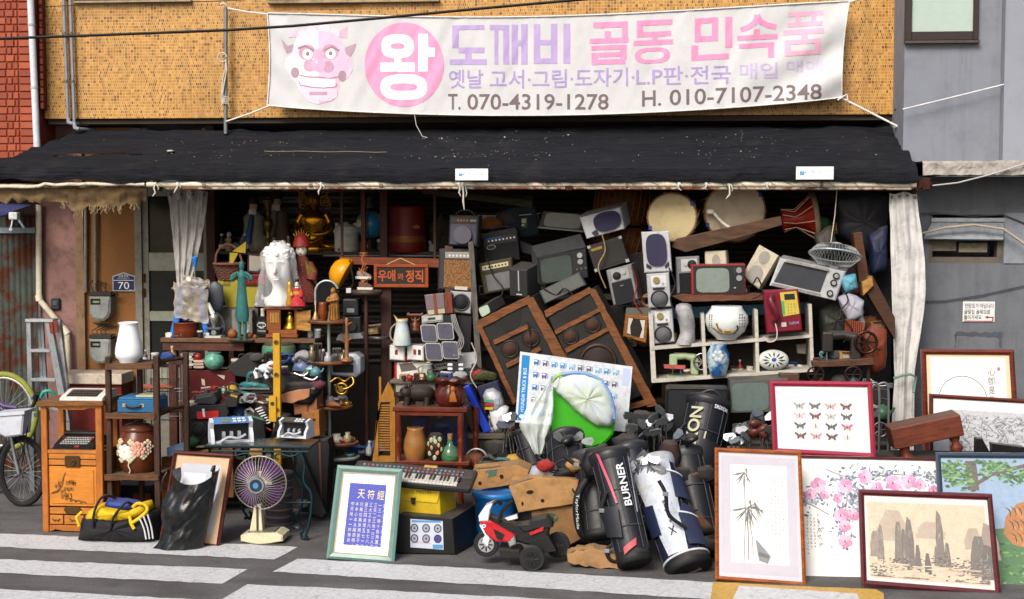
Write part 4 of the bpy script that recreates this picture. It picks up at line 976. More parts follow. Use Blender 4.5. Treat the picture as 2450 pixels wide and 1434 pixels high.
def pillow(b,pts,d0,d1,bul=10,n=6,puff=.0):
 n=max(n,10);pts=jag(pts,0,9)
 q=[b.loc(p) for p in pts];m=len(q);ar=sum(q[i][0]*q[(i+1) % m][1]-q[(i+1) % m][0]*q[i][1] for i in range(m))
 if ar < 0:q=q[::-1]
 cx=sum(a for a,c in q)/m;cz=sum(c for a,c in q)/m;rings=[]
 for k in range(n+1):
  t_=math.pi*(k/n);sc=max(.03,math.sin(t_)**.42) if 0 < k < n else .03;y=(d0+d1)/2 - (d1-d0)/2*math.cos(t_)
  rings.append([(cx+(a-cx)*sc + bul*.35*nz(a*.06,c*.06,k*.7)*sc,y + bul*.5*nz(a*.07,c*.07,k*.4),cz+(c-cz)*sc + bul*.3*nz(c*.07,a*.06,k*.6 + 9)*sc) for a,c in q])
 b.ring(rings,True,True,True,True);return b
pillow(sbg.p('lower_body',mt('17181c',.75,dirt=.1)),jag([(166,1300),(180,1250),(200,1238),(260,1246),(330,1240),(356,1228),(364,1240),(366,1296),(350,1303),(250,1304)],1.5,16,2),0,110,12,8)
pillow(sbg.p('upper_body',mt('c9a512',.7,dirt=.1)),jag([(186,1250),(196,1230),(228,1214),(262,1222),(300,1228),(345,1208),(352,1224),(330,1244),(280,1254),(220,1252)],1.2,14,5),4,104,10,8)
pillow(sbg.p('lining',mt('1f3a8c',.6)),[(232,1216),(240,1204),(285,1206),(318,1212),(322,1222),(290,1228),(250,1224)],26,90,6,6)
sbg.p('flap',mt('d2ad18',.65)).ln(bent([(314,1216,20),(328,1206,16),(346,1210,16),(352,1222,10),(336,1238,2),(318,1250,-3)],5),4.5)
for x in ((222,1262,226,1226,236,1196,250,1190,262,1200),(264,1268,274,1236,296,1206,305,1208,310,1222)):sbg.p('handle',mt('101114',.7)).ln(bent([(x[0],x[1],-1),(x[2],x[3],-1),(x[4],x[5],14),(x[6],x[7],26),(x[8],x[9],44)],5),3.4)
for i in range(3):sbg.p('stripe',mt('c9cdd2',.6)).ln(bent([(336+i*9,1236-i*3,-1 + i*4),(346+i*8,1262,2+i*4),(350+i*7,1290,6+i*4)],4),2.2)
sbg.p('pocket_trim',mt('d2ad18',.65)).ln([(186,1262,6),(178,1240,8),(190,1228,14)],4);sbg.p('pocket_trim',mt('d2ad18',.65)).ln([(312,1234,2),(316,1250,-2),(324,1264,-2)],4.5)
def picture(name,label,quad,Y=None,lean=12,fw=12,fcol='7a3a1c',matc='d4d2cf',matw=0,art=None,deep=9,ground=True,glass=True,mat2=None,cat='framed picture',axis=None,inner=None):
 """quad: outer corners in photograph pixels tl, tr, br, bl; the frame leans back"""
 (ax,ay),(bx_,by),(cx,cy),(dx,dy)=quad;px,py=(cx+dx)/2,(cy+dy)/2
 t=Thing(name,label,cat,px,py,Y,ground=ground);t.quad=quad
 wpx=(math.hypot(bx_-ax,by-ay)+math.hypot(cx-dx,cy-dy))/2;hpx=(math.hypot(dx-ax,dy-ay)+math.hypot(cx-bx_,cy-by))/2
 def uv(u,v):return ((1-u)*(1-v)*ax+u*(1-v)*bx_+u*v*cx+(1-u)*v*dx,(1-u)*(1-v)*ay+u*(1-v)*by+u*v*cy+(1-u)*v*dy)
 t.uv=lambda x,y:uv(x/wpx,y/hpx)
 t.w,t.h=wpx,hpx
 def inset(k):return [t.uv(k,k),t.uv(wpx-k,k),t.uv(wpx-k,hpx-k),t.uv(k,hpx-k)]
 o,m,i_=inset(0),inset(fw*.45),inset(fw)
 fm_=mt(fcol,.35,kind='wood' if fcol not in ('2a3a4c','5f7f78','8d1f36','9a2038') else 'plain',dirt=.15,scale=8,coat=.25) if isinstance(fcol,str) else fcol
 for k in range(4):
  b=t.p('frame_bar',fm_);j=(k+1) % 4
  def rg(z):return [b.loc(z[k]),b.loc(z[j])]
  O,Mm,I=rg(o),rg(m),rg(i_)
  rings=[[(O[e][0],2.5,O[e][1]),(O[e][0],0.4,O[e][1]),(Mm[e][0],-2.5,Mm[e][1]),(I[e][0],1.0,I[e][1]),(I[e][0],deep*.8,I[e][1]),(O[e][0],deep,O[e][1])] for e in (0,1)]
  b.ring(rings,True,True,True,False)
 bd=t.p('backing',mt('7c6a50',.9));bd.poly(inset(fw*.6),deep*.75,deep*.9)
 mb_=t.p('mat_board',mt(matc,.8,var=.04,dirt=.05,bump=.05));mb_.poly(inset(fw*.9),4.2,5)
 if art:
  ar=t.p('print',brush_() if matc in ('d2cfca','9aa6b4','d4d6d8') else print_());ar.t=t;art(ar,t)
 if glass:
  gp=t.p('glass',mt('ffffff',.04,var=0,dirt=0,bump=0,alpha=.06,spec=.5));gp.poly(inset(fw*.95),2.4)
 La=math.tan(R(lean))
 for b in PARTS:
  if b.root is t:b.v=[Vector((v.x,v.y + v.z*La,v.z)) for v in b.v]
 return t
def art_quad(ar,t,x0,y0,x1,y1,col,d):ar.c_(col).poly([t.uv(x0,y0),t.uv(x1,y0),t.uv(x1,y1),t.uv(x0,y1)],d)
bf=picture('brown_picture','tall brown picture frame seen behind the black plastic bag',((405,1084),(553,1091),(526,1312),(378,1300)),fw=9,fcol='5a2416',matc='b99a76',art=lambda ar,t:(art_quad(ar,t,26,28,t.w-26,t.h-30,'a9adb8',3.8),art_quad(ar,t,34,50,t.w-60,t.h-44,'c9ccd2',3.5)),lean=10)
if1=picture('bagged_picture','small dark frame with white print inside the black plastic bag',((414,1114),(518,1117),(500,1300),(398,1300)),fw=7,fcol='3a1c14',matc='cfcabc',lean=7,art=lambda ar,t:(art_quad(ar,t,10,12,t.w-10,58,'dcd9d2',3.8),art_quad(ar,t,10,60,t.w-10,63,'4a3020',3.4)))
pb=Thing('black_plastic_bag','shiny black plastic bag holding a small frame on the road','plastic bag',430,1316,ground=True)
b=pb.own(mt('0e0f11',.2,var=.1,dirt=.05,scale=5,bump=.9,spec=.5))
def bagf(u,v):
 xl=360 + (402-360)*v**.6 + 8*math.sin(v*9);xr=478 + (514-478)*v;yt=1122 + (30*math.sin(u*math.pi)**.6 + 6 if True else 0)
 x=xl + (xr-xl)*u;y=1316 + (yt-1316)*v - 4*u*(1-v)
 n1=6*nz(x/34,y/50,4) + 3*nz(x/14 + y/24,y/22,8) + 8*abs(nz(x/34 + y/50,y/90,2))
 return (x-430,-14 + 52*(2*u-1)**2*.5 - n1 + 12*v,1316-y)
b.grid(44,40,bagf)
b.grid(10,20,lambda u,v:(bagf(1,v)[0] + 3*math.sin(u*5),bagf(1,v)[1] + 46*u,bagf(1,v)[2] + (3*nz(u*5,v*6,1) if v > .1 else 0)))
b.grid(10,20,lambda u,v:(bagf(0,v)[0] + 8*u,bagf(0,v)[1] + 46*u,bagf(0,v)[2]))
b.ln(bent([(402,1128,0),(392,1150,-6),(388,1176,-4)],4),3);b.ln(bent([(510,1126,0),(516,1112,4),(512,1140,2)],4),4)
it=Thing('iron_table','dark green wrought iron side table with scrolled legs and glass top','table',622,1292,ground=True)
mi=mt('0f3038',.45,.4,dirt=.3)
it.p('top',mt('12262a',.2,dirt=.2)).bx(490,748,1064,1071,-6,110,2)
for i,(x0,sgn,d) in enumerate(((510,-1,4),(735,1,4),(560,-1,100),(690,1,100))):
 b=it.p('leg',mi);x=x0;zz=3 if d < 50 else 10
 b.ln(bent([(x+16*-sgn,1072,d),(x+4*-sgn,1110,d),(x+6*-sgn,1150,d),(x+12*sgn,1180,d),(x+10*sgn,1230,d),(x+2*sgn*-1,1280-d*.25,d),(x+10*-sgn,1288-d*.25,d),(x+14*-sgn,1276-d*.25,d),(x+8*-sgn,1270-d*.25,d)],5),3.6)
 b.ln([(x,1283-d*.25,d),(x,1292-d*.27,d)],4.5)
it.p('stretcher',mi).ln([(512,1215,50),(735,1210,50)],3).ln([(620,1072,50),(620,1212,50)],3);it.p('apron',mi).ln([(505,1080,3),(740,1078,3)],3)
it.p('scroll',mi).ln(bent([(540,1080,2),(560,1090,2),(590,1084,2),(600,1092,2),(592,1098,2)],4),2.4);it.p('scroll',mi).ln(bent([(720,1080,2),(700,1090,2),(670,1084,2),(660,1092,2),(668,1098,2)],4),2.4)
fa=Thing('purple_desk_fan','cream desk fan with purple blades and wire cage under the iron table','fan',622,1297,ground=True)
cr=mt('c9c0a2',.4,dirt=.2)
fa.p('base',cr).poly([(580,1278),(600,1272),(668,1270),(682,1277),(682,1290),(625,1302),(580,1292)],-20,50,ch=3)
fa.p('base_top',mt('77776c',.3,.3)).poly([(596,1271),(660,1268),(664,1274),(600,1277)],-14,44)
fa.p('stand',cr).poly([(608,1208),(624,1206),(628,1278),(594,1279)],4,26,ch=2);fa.p('stand_trim',mt('3a3a3a',.4)).bx(613,618,1212,1274,2,5)
fa.p('rating_label',mt('a5742a',.6)).poly([(652,1284),(668,1281),(668,1290),(652,1293)],-18,-15)
hd=fa.p('motor',cr);a=hd.loc((622,1155));hd.disc(a[0],a[1],26,20,60,24,16)
for k in range(4):
 b=fa.p('blade',mt('4a2a5a',.3,dirt=.15,var=.1));
 def bl(u,v,k=k):
  an=R(20 + k*90 + 62*u);r=14 + v*(46 - 6*abs(u-.4));return (a[0]+r*math.cos(an),8 - 12*(u-.5)*v,a[1]+r*math.sin(an))
 b.grid(8,6,bl)
cg=fa.p('cage',mt('9a948c',.35,.5));cg.torus((a[0],6,a[1]),64,2,44,6)
sp_=fa.p('cage_wires',mt('b3aca6',.35,.5),kind='stuff')
for i in range(44):
 t_=2*math.pi*i/44;p_=[(a[0]+r*math.cos(t_+tw_),y,a[1]+r*math.sin(t_+tw_)) for r,y,tw_ in ((16,-26,0),(34,-24,.05),(52,-15,.10),(63,2,.14))]
 sp_.tube(p_,.75,4);sp_.tube([(a[0]+16*math.cos(t_),44,a[1]+16*math.sin(t_)),(a[0]+52*math.cos(t_),34,a[1]+52*math.sin(t_)),(a[0]+64*math.cos(t_),10,a[1]+64*math.sin(t_))],.7,4)
bdg=fa.p('badge',mt('a9b2ba',.25,.8));bdg.disc(a[0],a[1],19,-32,-22,28,21);bdg.p('badge_face',mt('2c2f36',.3)).disc(a[0],a[1],15,-33,-31,24);bdg.p('badge_dot',mt('3f86b8',.3)).disc(a[0],a[1],7,-34.5,-32,18)
# ================================================================== workbench and the goods around it
def solo(name,label,cat,px,py,Y,mat,fn,**k):
 t=Thing(name,label,cat,px,py,Y,**k);fn(t.own(mat));return t
def vase(name,label,px,py,Y,prof,mat,cat='vase',n=32):return solo(name,label,cat,px,py,Y,mat,lambda b:b.lathe(prof,n))
wb=Thing('workbench','weathered brown wooden workbench carrying the copper pot and teal statue','bench',490,1215,1.0)
wbm=mt('5a3022',.7,kind='wood',c2='341a12',scale=8,dirt=.3)
wb.p('top',mt('6e5138',.75,kind='wood',c2='4a3322',scale=7,dirt=.35)).bx(388,762,808,818,-4,120,1);wb.p('apron',wbm).bx(392,590,819,838,0,8,.8);wb.p('apron',wbm).bx(590,755,819,830,60,66,.8)
for x,d in ((404,4),(576,100),(400,100),(740,100)):wb.p('leg',wbm).box(x-490,x-470,d,d+18,gz(wb),395,1)
YB1=1.06
bp2=Thing('blue_ice_shaver','blue cast iron ice shaver stand wrapped in torn plastic','ice shaver',460,809,YB1)
mb2=mt('1c6fc0',.4,dirt=.2);mbd=mt('123f94',.4,dirt=.2)
for x0,x1,xb in ((424,434,404),(478,486,492)):bp2.p('leg',mb2).poly([(x0,688),(x1+6,688),(x1+4,740),(xb+8,806),(xb-2,806),(x0-6,740)],4,18,ch=1.5)
for x in (402,493):bp2.p('foot',mt('c9c6bc',.5)).bx(x-8,x+8,797,809,0,20,1)
bp2.p('column',mt('1a50a8',.4)).poly([(420,692),(436,684),(440,770),(416,770)],18,44);bp2.p('head',mbd).poly(rrect(444,680,476,702,5),2,40,ch=2);bp2.p('head',mbd).poly([(436,670),(484,670),(480,706),(440,706)],10,34,ch=2)
bp2.p('hand_wheel',mt('d5cfbc',.4)).di(455,668,6,-6,0,18);bp2.p('spindle',mt('8d9298',.3,.8)).ln([(464,700),(464,640)],2.6,14);bp2.p('hopper',mb2).lth(465,640,[(3,0),(5,8),(7,20),(8,24),(7,25)],16,14)
b=bp2.p('plastic_wrap',mt('b5aa98',.3,var=.3,dirt=.3,alpha=.55));b.grid(18,16,lambda u,v:(-44 + 84*u + 6*nz(u*4,v*4,1),0 - 8*math.sin(u*3.14) + 6*nz(u*7,v*7,2),52 + 84*v - 18*u + 8*nz(u*5,v*3,7)))
b.grid(14,10,lambda u,v:(-20 + 66*u,-4 + 7*nz(u*7,v*7,4),120 + 34*v*(1-.5*u) + 6*nz(u*6,v*4,3)))
bp2.p('drip_tray',mt('3a4048',.4)).lth(505,720,[(3,-30),(18,-24),(22,0),(20,34),(6,44)],20,40,.4)
vase('copper_pot','round reddish copper pot under the blue ice shaver',446,808,YB1 + .06,[(26,0),(30,4),(31,20),(30,34),(32,36),(30,38),(27,34),(26,6)],mt('7a3418',.45,.35,dirt=.4,var=.4),'pot')
ms=Thing('microscope','grey and white laboratory microscope on the workbench','microscope',512,812,YB1)
ms.p('base',mt('b9b9b2',.4)).poly([(482,812),(486,804),(530,803),(532,811)],-8,36,ch=1.5);ms.p('arm',mt('3c4044',.4)).ln(bent([(524,806,22),(532,785,24),(524,762,22),(512,750,18)],4),4)
ms.p('tube',mt('c9ccc8',.3)).ln([(496,726),(508,752)],[5,6.5],8);ms.p('eyepiece',mt('2b2e30',.4)).ln([(493,720),(497,728)],4,8);ms.p('turret',mt('b4b8ba',.2,.8)).lth(510,772,[(4,-12),(6,-4),(10,4),(11,14),(8,20)],16,8);ms.p('stage',mt('4b5054',.4)).bx(492,528,784,789,-4,24,1);ms.p('focus_knob',mt('8f9496',.3,.5)).di(512,796,6,-2,6,14);ms.p('pillar',mt('5a5f63',.4)).bx(506,520,788,806,14,26,1)
ts=Thing('teal_figurine','tall thin teal bronze figurine of a standing woman on the workbench','statue',578,816,YB1 - .1)
mte=mt('2a6462',.6,.2,dirt=.4,scale=20)
b=ts.p('figure',mte);b.lathe([(15,2),(17,20),(14,48),(11,78),(10,95),(12,108),(11,118),(5,124),(4,128)],20,(2,0,44),.7)
b.lathe([(4,0),(6,6),(6.5,14),(4,20),(.02,22)],14,(2,0,170),.9)
for s_ in (-1,1):
 b.tube([(2+s_*6,0,48),(2+s_*7,0,26),(2+s_*6,0,3)],[5,4,3.4],8);b.tube(bent([(2+s_*8,0,164),(2+s_*22,-3,156),(2+s_*24,-6,146),(2+s_*10,-10,158)],4),3.4,8);b.ball((2+s_*8,-4,3),(5,9,3),8,6)
ts.p('plinth',mt('1d1512',.5)).bx(548,608,813,817,-12,22,1)
bt=Thing('whisky_bottle_rack','square dark bottle with white label held between black rails','bottle',624,806,YB1)
bt.p('bottle',mt('1b1a19',.12,bump=0)).poly([(612,804),(612,762),(618,757),(632,757),(638,762),(638,804)],4,28,ch=2);bt.p('neck',mt('d0c8b8',.3)).lth(625,757,[(5,0),(4.5,10),(5.5,12),(5,18)],14,16)
l_=bt.p('label',print_());l_.c_('17181a').bx(613,637,768,800,2.8,3.8);l_.c_('cfd0cc').tx('OLD',618,771,632,776,2.6).tx('No.7',619,780,631,787,2.6).tx('Tennessee',615,790,635,794,2.6).ell(625,778,11,6,2.7).c_('17181a').ell(625,778,9.8,4.8,2.65)
for x in (605,642):bt.p('rail',mt('15171a',.4)).ln([(x-2,762),(x+4,808)],2.5,6)
for i,(x,y,r) in enumerate(((557,799,12),(596,803,8),(610,806,5))):solo('wooden_ball',('large tan wooden ball','medium brown wooden ball','small brown wooden bead')[i] + ' beside the teal figurine','ball',x,y + r,YB1 - .04,mt('9a5a2c',.5,kind='wood',scale=10),lambda b,r=r:b.ball((0,0,r),r,18,12))
yb=Thing('olive_yellow_case','olive yellow box with folded lid behind the teal figurine','box',570,738,YB1 + .28)
myl=mt('8f8424',.6,dirt=.2,kind='plain');yb.p('box',myl).poly([(520,672),(620,668),(618,736),(540,736)],0,60,ch=1);yb.p('slots',mt('3b3510',.7)).bx(532,552,679,681,-.5,1).bx(531,552,683,685,-.5,1)
st0=Thing('bench_crates','dull grey paper cartons stacked at the back of the workbench','carton',590,808,YB1 + .26);st0.p('carton',mt('5d5a55',.8,dirt=.3)).bx(512,618,737,808,2,80,1);st0.p('carton',mt('77746e',.8,dirt=.3)).bx(560,610,741,800,-20,1,1)
bs_=Thing('wicker_basket','pink brown wicker basket with hooped handle on the yellow box','basket',549,668,YB1 + .34)
b=bs_.p('body',mt('6b4236',.85,var=.4,dirt=.4));rr=random.Random(2)
for k in range(9):
 z=k*4;r=26 + k*1.3;b.tube([(r*math.cos(a_),r*.8*math.sin(a_),z + 1.4*math.sin(a_*14 + k*3.14)) for a_ in [2*math.pi*i/56 for i in range(56)]],2.5,5,True)
b.disc(0,0,1,0,1);b.lathe([(24,0),(34,36)],28,(0,0,0),.8)
bs_.p('handle',mt('7a5044',.8)).tube(bent([(-34,0,34),(-30,0,62),(-14,0,80),(4,0,82),(22,0,68),(34,0,34)],5),3,8);bs_.p('rim',mt('74493c',.8)).torus((0,0,37),37,3,36,6,'z')
gd=Thing('yellow_card_bird','folded yellow card bird head poking out of the wicker basket','ornament',560,640,YB1 + .30);b=gd.own(mt('b29a2a',.7));b.poly([(556,602),(590,578),(588,606)],0,5);b.poly([(549,605),(570,606),(552,638),(548,630)],3,8);gd2=b;b.di(577,591,1.6,-1,0,8)
lb=Thing('lacquer_jewel_box','open red lacquer jewel box with a bright mirror in its lid','jewel box',618,684,YB1 + .3)
lb.p('box',mt('5a1214',.3)).bx(580,640,660,684,-10,40,1.5);lb.p('lining',mt('8a1a1e',.7)).bx(586,636,657,661,-4,34);q=lb.p('lid',mt('3a1618',.4));q.poly([(590,607),(640,612),(642,658),(588,652)],12,18);q.p('mirror',mt('e6e9ec',.04,1.0,var=0,dirt=0,bump=0)).poly([(594,612),(638,616),(639,652),(593,648)],11)
cn=lb.p('carving',mt('7a1c1c',.4));
for k in range(6):cn.ell(589+k*9,673,3.5,5,-10.6,10)
bu=Thing('plaster_bust','white plaster head and shoulders wrapped in clear plastic sheet','bust',668,730,YB1 + .02)
mpl=mt('d2d2d2',.6,var=.06,dirt=.05)
b=bu.p('head',mpl)
rings=[]
prof=[(0,30,26),(10,31,26),(22,24,22),(32,17,18),(44,15,16),(54,18,20),(62,24,25),(74,28,30),(88,31,33),(104,33,34),(120,34,34),(134,30,31),(144,20,22),(150,6,8)]
for z,rx,ry in prof:
 rg=[]
 for i in range(36):
  a_=2*math.pi*i/36;x,y=rx*math.cos(a_),ry*math.sin(a_)
  if y < 0 and 54 < z < 112:
   f=max(0,1 - abs(x)/6);y -= f*(10 if 74 < z < 92 else (3 if z <= 74 else 3));e=max(0,1 - abs(abs(x)-12)/8);y += e*(9 if 84 < z < 96 else 0);y -= max(0,1-abs(x)/9)*(3 if 58 < z < 72 else 0)
  if z > 108:y += 3*nz(x*.2,y*.2,z*.2);x += 3*nz(x*.2,z*.2,4)
  rg.append((x,y,z))
 rings.append(rg)
b.ring(rings);b.lathe([(34,-2),(38,6),(36,16),(24,24)],30,(0,6,0),.7)
cu=bu.p('curls',mpl);rr=random.Random(8)
for k in range(46):
 a_=rr.uniform(0,6.28);z=rr.uniform(108,146);q=1 - max(0,(z-120)/40)**2;x,y=33*q*math.cos(a_),33*q*math.sin(a_)
 if y > -20 or z > 112:cu.ball((x,y,z),(6.5,6.5,5),8,6)
fb=bu.p('brow',mpl);fb.tube([(0,-33,101),(0,-38,90),(0,-44,80),(0,-36,76)],[3,3.6,5,4],8);fb.tube([(-19,-25,98),(-12,-27,99),(-6,-30,97)],1.6,6);fb.tube([(19,-25,98),(12,-27,99),(6,-30,97)],1.6,6);fb.tube([(-18,-27,104),(-8,-31,105),(0,-33,101),(8,-31,105),(18,-27,104)],3.6,6);fb.tube([(-8,-28,66),(0,-30.5,68),(8,-28,66)],1.8,6);fb.tube([(-7,-28.5,63),(0,-30,61),(7,-28.5,63)],2.2,6)
pw=bu.p('plastic_sheet',mt('e2e4e6',.16,var=.1,dirt=.05,alpha=.22,spec=.8,bump=.0))
def sheet(u,v):
 a_=R(-200 + 320*u);r=(40 if v > .55 else 40 + (1-v/.55)*(6 + 30*max(0,abs(math.cos(a_))-.5))) * (1 if v < .85 else max(.25,(1-v)/.15));k=3.5*math.sin(a_*9 + v*4) + 3*nz(u*9,v*6,3)
 return ((r+k)*math.cos(a_),(r+k)*math.sin(a_)*.95,156*v - 2)
pw.grid(70,16,sheet)
def doll(name,label,px,py,Y,H,skirt,robe,trim,hat,extra):
 t=Thing(name,label,'doll',px,py,Y);k=H/100
 b=t.p('robe',mt(robe,.7,kind='speck',scale=60,c2=trim,dirt=.1));b.lathe([(skirt*k,0),(skirt*k*.95,8*k),(18*k,34*k),(13*k,48*k),(15*k,60*k),(9*k,70*k),(5*k,74*k)],24,(0,0,0),.75)
 f=t.p('face',mt('d8d0c6',.4));f.ball((0,-1*k,82*k),(9*k,9*k,11*k),18,12);fe=t.p('features',mt('COL',.5));fe.c_('1c1416')
 for s_ in (-1,1):fe.ball((s_*3.6*k,-9.4*k,84*k),(1.9*k,.8*k,.9*k),8,6);fe.tube([(s_*1.8*k,-10*k,87*k),(s_*6*k,-8.4*k,88.5*k)],.6*k,5)
 fe.c_('b02024').ball((0,-9.8*k,76.5*k),(2*k,.8*k,1*k),8,6)
 h=t.p('hair',mt('141012',.4));h.ball((0,3*k,86*k),(10.5*k,9*k,10.5*k),18,12)
 for s_ in (-1,1):t.p('sleeve',mt(robe,.7,kind='speck',scale=60,c2=trim)).tube([(s_*13*k,0,62*k),(s_*20*k,-4*k,48*k),(s_*17*k,-9*k,34*k)],[5*k,7*k,9*k],10)
 extra(t,k);return t
def wh(t,k):
 h=t.p('headdress',mt('8a2018',.5,kind='speck',scale=70,c2='c9b070'));h.lathe([(14*k,88*k),(13*k,94*k),(11*k,102*k),(6*k,108*k),(.02,112*k)],20)
 for i in range(7):t.p('headdress_spike',mt('b08a3a',.4,.5)).cyl(((i-3)*3.4*k,-2*k,104*k),((i-3)*4.4*k,-2*k,(118 - abs(i-3)*3)*k),1.2*k,.3*k,6)
 t.p('sash',mt('8d7a2a',.6)).ring([[(x*k,-15*k + abs(x)*.2*k,z*k) for x,z in q] for q in ([(8,66),(22,50),(24,30),(12,40)],[(9,66),(24,50),(26,28),(13,40)])],True)
doll('warrior_doll','large robed doll with white face and red beaded headdress behind the bust',723,722,YB1 + .22,150,26,'6a2a24','c9b8a0','',wh)
def gh(t,k):
 t.p('hair_bun',mt('141012',.4)).ball((0,3*k,99*k),(9*k,7*k,6*k),14,8);t.p('collar',mt('d8d4cc',.6)).torus((0,-1*k,70*k),7*k,2.4*k,18,6,'z');t.p('obi',mt('b88a2a',.5)).lathe([(15.5*k,44*k),(16.5*k,48*k),(16*k,56*k)],20,(0,0,0),.75)
 t.p('fan',mt('c9a84a',.5)).add([(-14*k,-14*k,36*k),(-26*k,-16*k,44*k),(-24*k,-16*k,52*k),(-16*k,-15*k,56*k)],[(0,1,2,3)])
doll('geisha_doll','small kneeling doll in red, gold and white kimono before the bust',711,732,YB1 - .08,62,36,'a81e28','d9cdb4','',gh)
solo('gold_figurine','small gilded standing figurine leaning beside the kimono doll','figurine',693,732,YB1 - .1,mt('b3862a',.35,.5),lambda b:b.lathe([(9,0),(10,6),(6,22),(8,36),(5,42),(6,50),(4,57),(.02,59)],16,(0,0,0),.7))
sn=Thing('wooden_shrine','open wooden shrine box with brass Buddha and side doors','shrine',690,810,YB1 - .02);mw=mt('8a4a1c',.45,kind='wood',c2='6a3412',scale=9)
sn.p('top',mw).bx(632,728,735,741,-6,50,1);sn.p('bottom',mw).bx(636,714,800,808,-6,50,1);sn.p('drawer',mw).bx(642,712,790,800,-4,40,1)
for x0,x1 in ((638,644),(706,712)):sn.p('side',mw).bx(x0,x1,741,790,-2,48)
sn.p('back',mt('2a1408',.7)).bx(640,712,741,800,44,48);sn.p('door',mt('b9863a',.45,kind='wood',scale=9)).poly([(712,746),(746,742),(746,792),(712,788)],-8,-4);dl=sn.p('door',mw);dl.bx(644,672,742,790,-3,1,.6)
for k in range(6):dl.p('grille_bar',mt('c9a050',.4,.4)).bx(648+k*3.6,649.5+k*3.6,748,772,-5,-3)
b=sn.p('brass_buddha',mt('9a7a22',.3,.85,dirt=.2));b.lathe([(16,0),(17,5),(12,10),(9,18),(10,26),(6,32),(5,34)],20,(2,12,20),.8);b.ball((2,11,60),6,14,10)
us=Thing('back_shelf','dark plank shelf along the shutter carrying statues, crock and globe','shelf',800,606,1.85)
us.p('plank',mt('4a3a2c',.7,kind='wood',scale=7,dirt=.4)).bx(520,1060,602,610,-4,120,1);us.p('rail',mt('6c6f72',.4,.6)).ln([(775,612,-6),(1060,612,-6)],3)
for x in (528,1046):us.p('upright',dk).box(x-800-6,x-800+6,60,72,gz(us),0)
YS=1.95
bu2=Thing('golden_buddha','tall gilded seated Buddha statue with flame crown on the back shelf','statue',752,602,YS);mgo=mt('a87418',.22,.9,dirt=.3,var=.3,scale=15)
b=bu2.p('body',mgo);b.lathe([(46,0),(50,8),(40,16),(28,24),(26,40),(30,60),(34,78),(26,92),(12,100),(9,106)],32,(0,0,0),.62)
for s_ in (-1,1):b.tube(bent([(s_*30,0,88),(s_*40,-4,66),(s_*34,-18,46),(s_*8,-26,40)],5),[9]*5+[8]*5+[7]*5+[6],10);b.tube(bent([(s_*10,-8,14),(s_*36,-14,12),(s_*46,-6,8),(s_*14,-28,6)],5),9,10)
rb_=bu2.p('robe_folds',mgo)
for k in range(6):rb_.tube(bent([(-22,-18,74-k*8),(0,-24 - k*.6,62-k*8),(22,-18,74-k*8)],5),1.8,6)
hd=bu2.p('head',mt('8a5a20',.35,.7,dirt=.3));hd.ball((0,-2,124),(16,16,21),24,16);hd.tube([(0,-18,130),(0,-20.5,121),(0,-18,118)],[1.5,3,2],6);hd.tube([(-5,-17,111),(0,-18.5,110),(5,-17,111)],1.3,6)
for s_ in (-1,1):hd.tube([(s_*3,-17,127),(s_*7,-16.6,125.5),(s_*11,-14,127)],1,6);hd.tube([(s_*16,0,128),(s_*17,0,118),(s_*16,0,110)],2.4,6)
rr=random.Random(6)
for s_ in (-1,1):
 cr_=bu2.p('crown_scroll',mt('8f6a1c',.3,.8))
 for k in range(7):cr_.tube(bent([(s_*(16+rr.uniform(0,6)),2,108+k*6),(s_*(26+rr.uniform(0,9)),0,112+k*6+rr.uniform(-4,6)),(s_*(34+rr.uniform(-2,8)),0,106+k*6),(s_*(28+rr.uniform(-3,4)),0,103+k*6)],4),1.6,5)
bu2.p('seat',mt('6f4a14',.4,.6)).lathe([(48,-2),(52,2),(50,6)],30,(0,0,0),.62)
def sage(px,py,Y,name,label,H,robe,sash):
 t=Thing(name,label,'statue',px,py,Y);k=H/120
 t.p('robe',mt(robe,.55,dirt=.35,var=.3)).lathe([(34*k,0),(40*k,10*k),(38*k,26*k),(26*k,44*k),(24*k,70*k),(26*k,84*k),(14*k,96*k),(8*k,100*k)],28,(0,0,0),.7)
 h=t.p('head',mt('b3a394',.5,dirt=.2));h.ball((0,-2*k,110*k),(10*k,10*k,13*k),18,12);t.p('beard',mt('c9c4ba',.8)).lathe([(.02,62*k),(6*k,74*k),(10*k,92*k),(9*k,104*k)],14,(0,-10*k,0),.5);t.p('hat',mt('2a2826',.6)).lathe([(12*k,116*k),(12*k,128*k),(6*k,134*k)],14)
 t.p('sash',mt(sash,.5)).tube([(0,-18*k,90*k),(-2*k,-24*k,66*k),(-6*k,-27*k,40*k),(-6*k,-29*k,20*k)],[6*k,7*k,8*k,9*k],8)
 fo=t.p('drape_folds',mt(robe,.55,dirt=.35))
 for j in range(5):fo.tube(bent([(-34*k,-8*k,(34-j*5)*k),(-18*k,-26*k,(16-j*3+6)*k),(6*k,-28*k,(26-j*4)*k)],4),2*k,5)
 return t
sage(608,603,YS + .1,'sage_statue','grey robed bearded sage statue with blue sash on the back shelf',118,'7d786c','20406e');sage(664,604,YS + .2,'tall_sage_statue','brown robed taller statue behind the brass candlestick',132,'5c4a3c','6a6258')
cs=Thing('brass_candlestick','tall tarnished brass candlestick before the robed statues','candlestick',642,604,YS - .06);cs.own(mt('5f4a28',.35,.8,dirt=.35)).lathe([(16,0),(15,4),(6,10),(5,30),(9,36),(5,42),(8,54),(12,66),(10,78),(4,84),(4,100),(8,104),(6,110),(14,118),(15,128),(13,129),(11,120)],22)
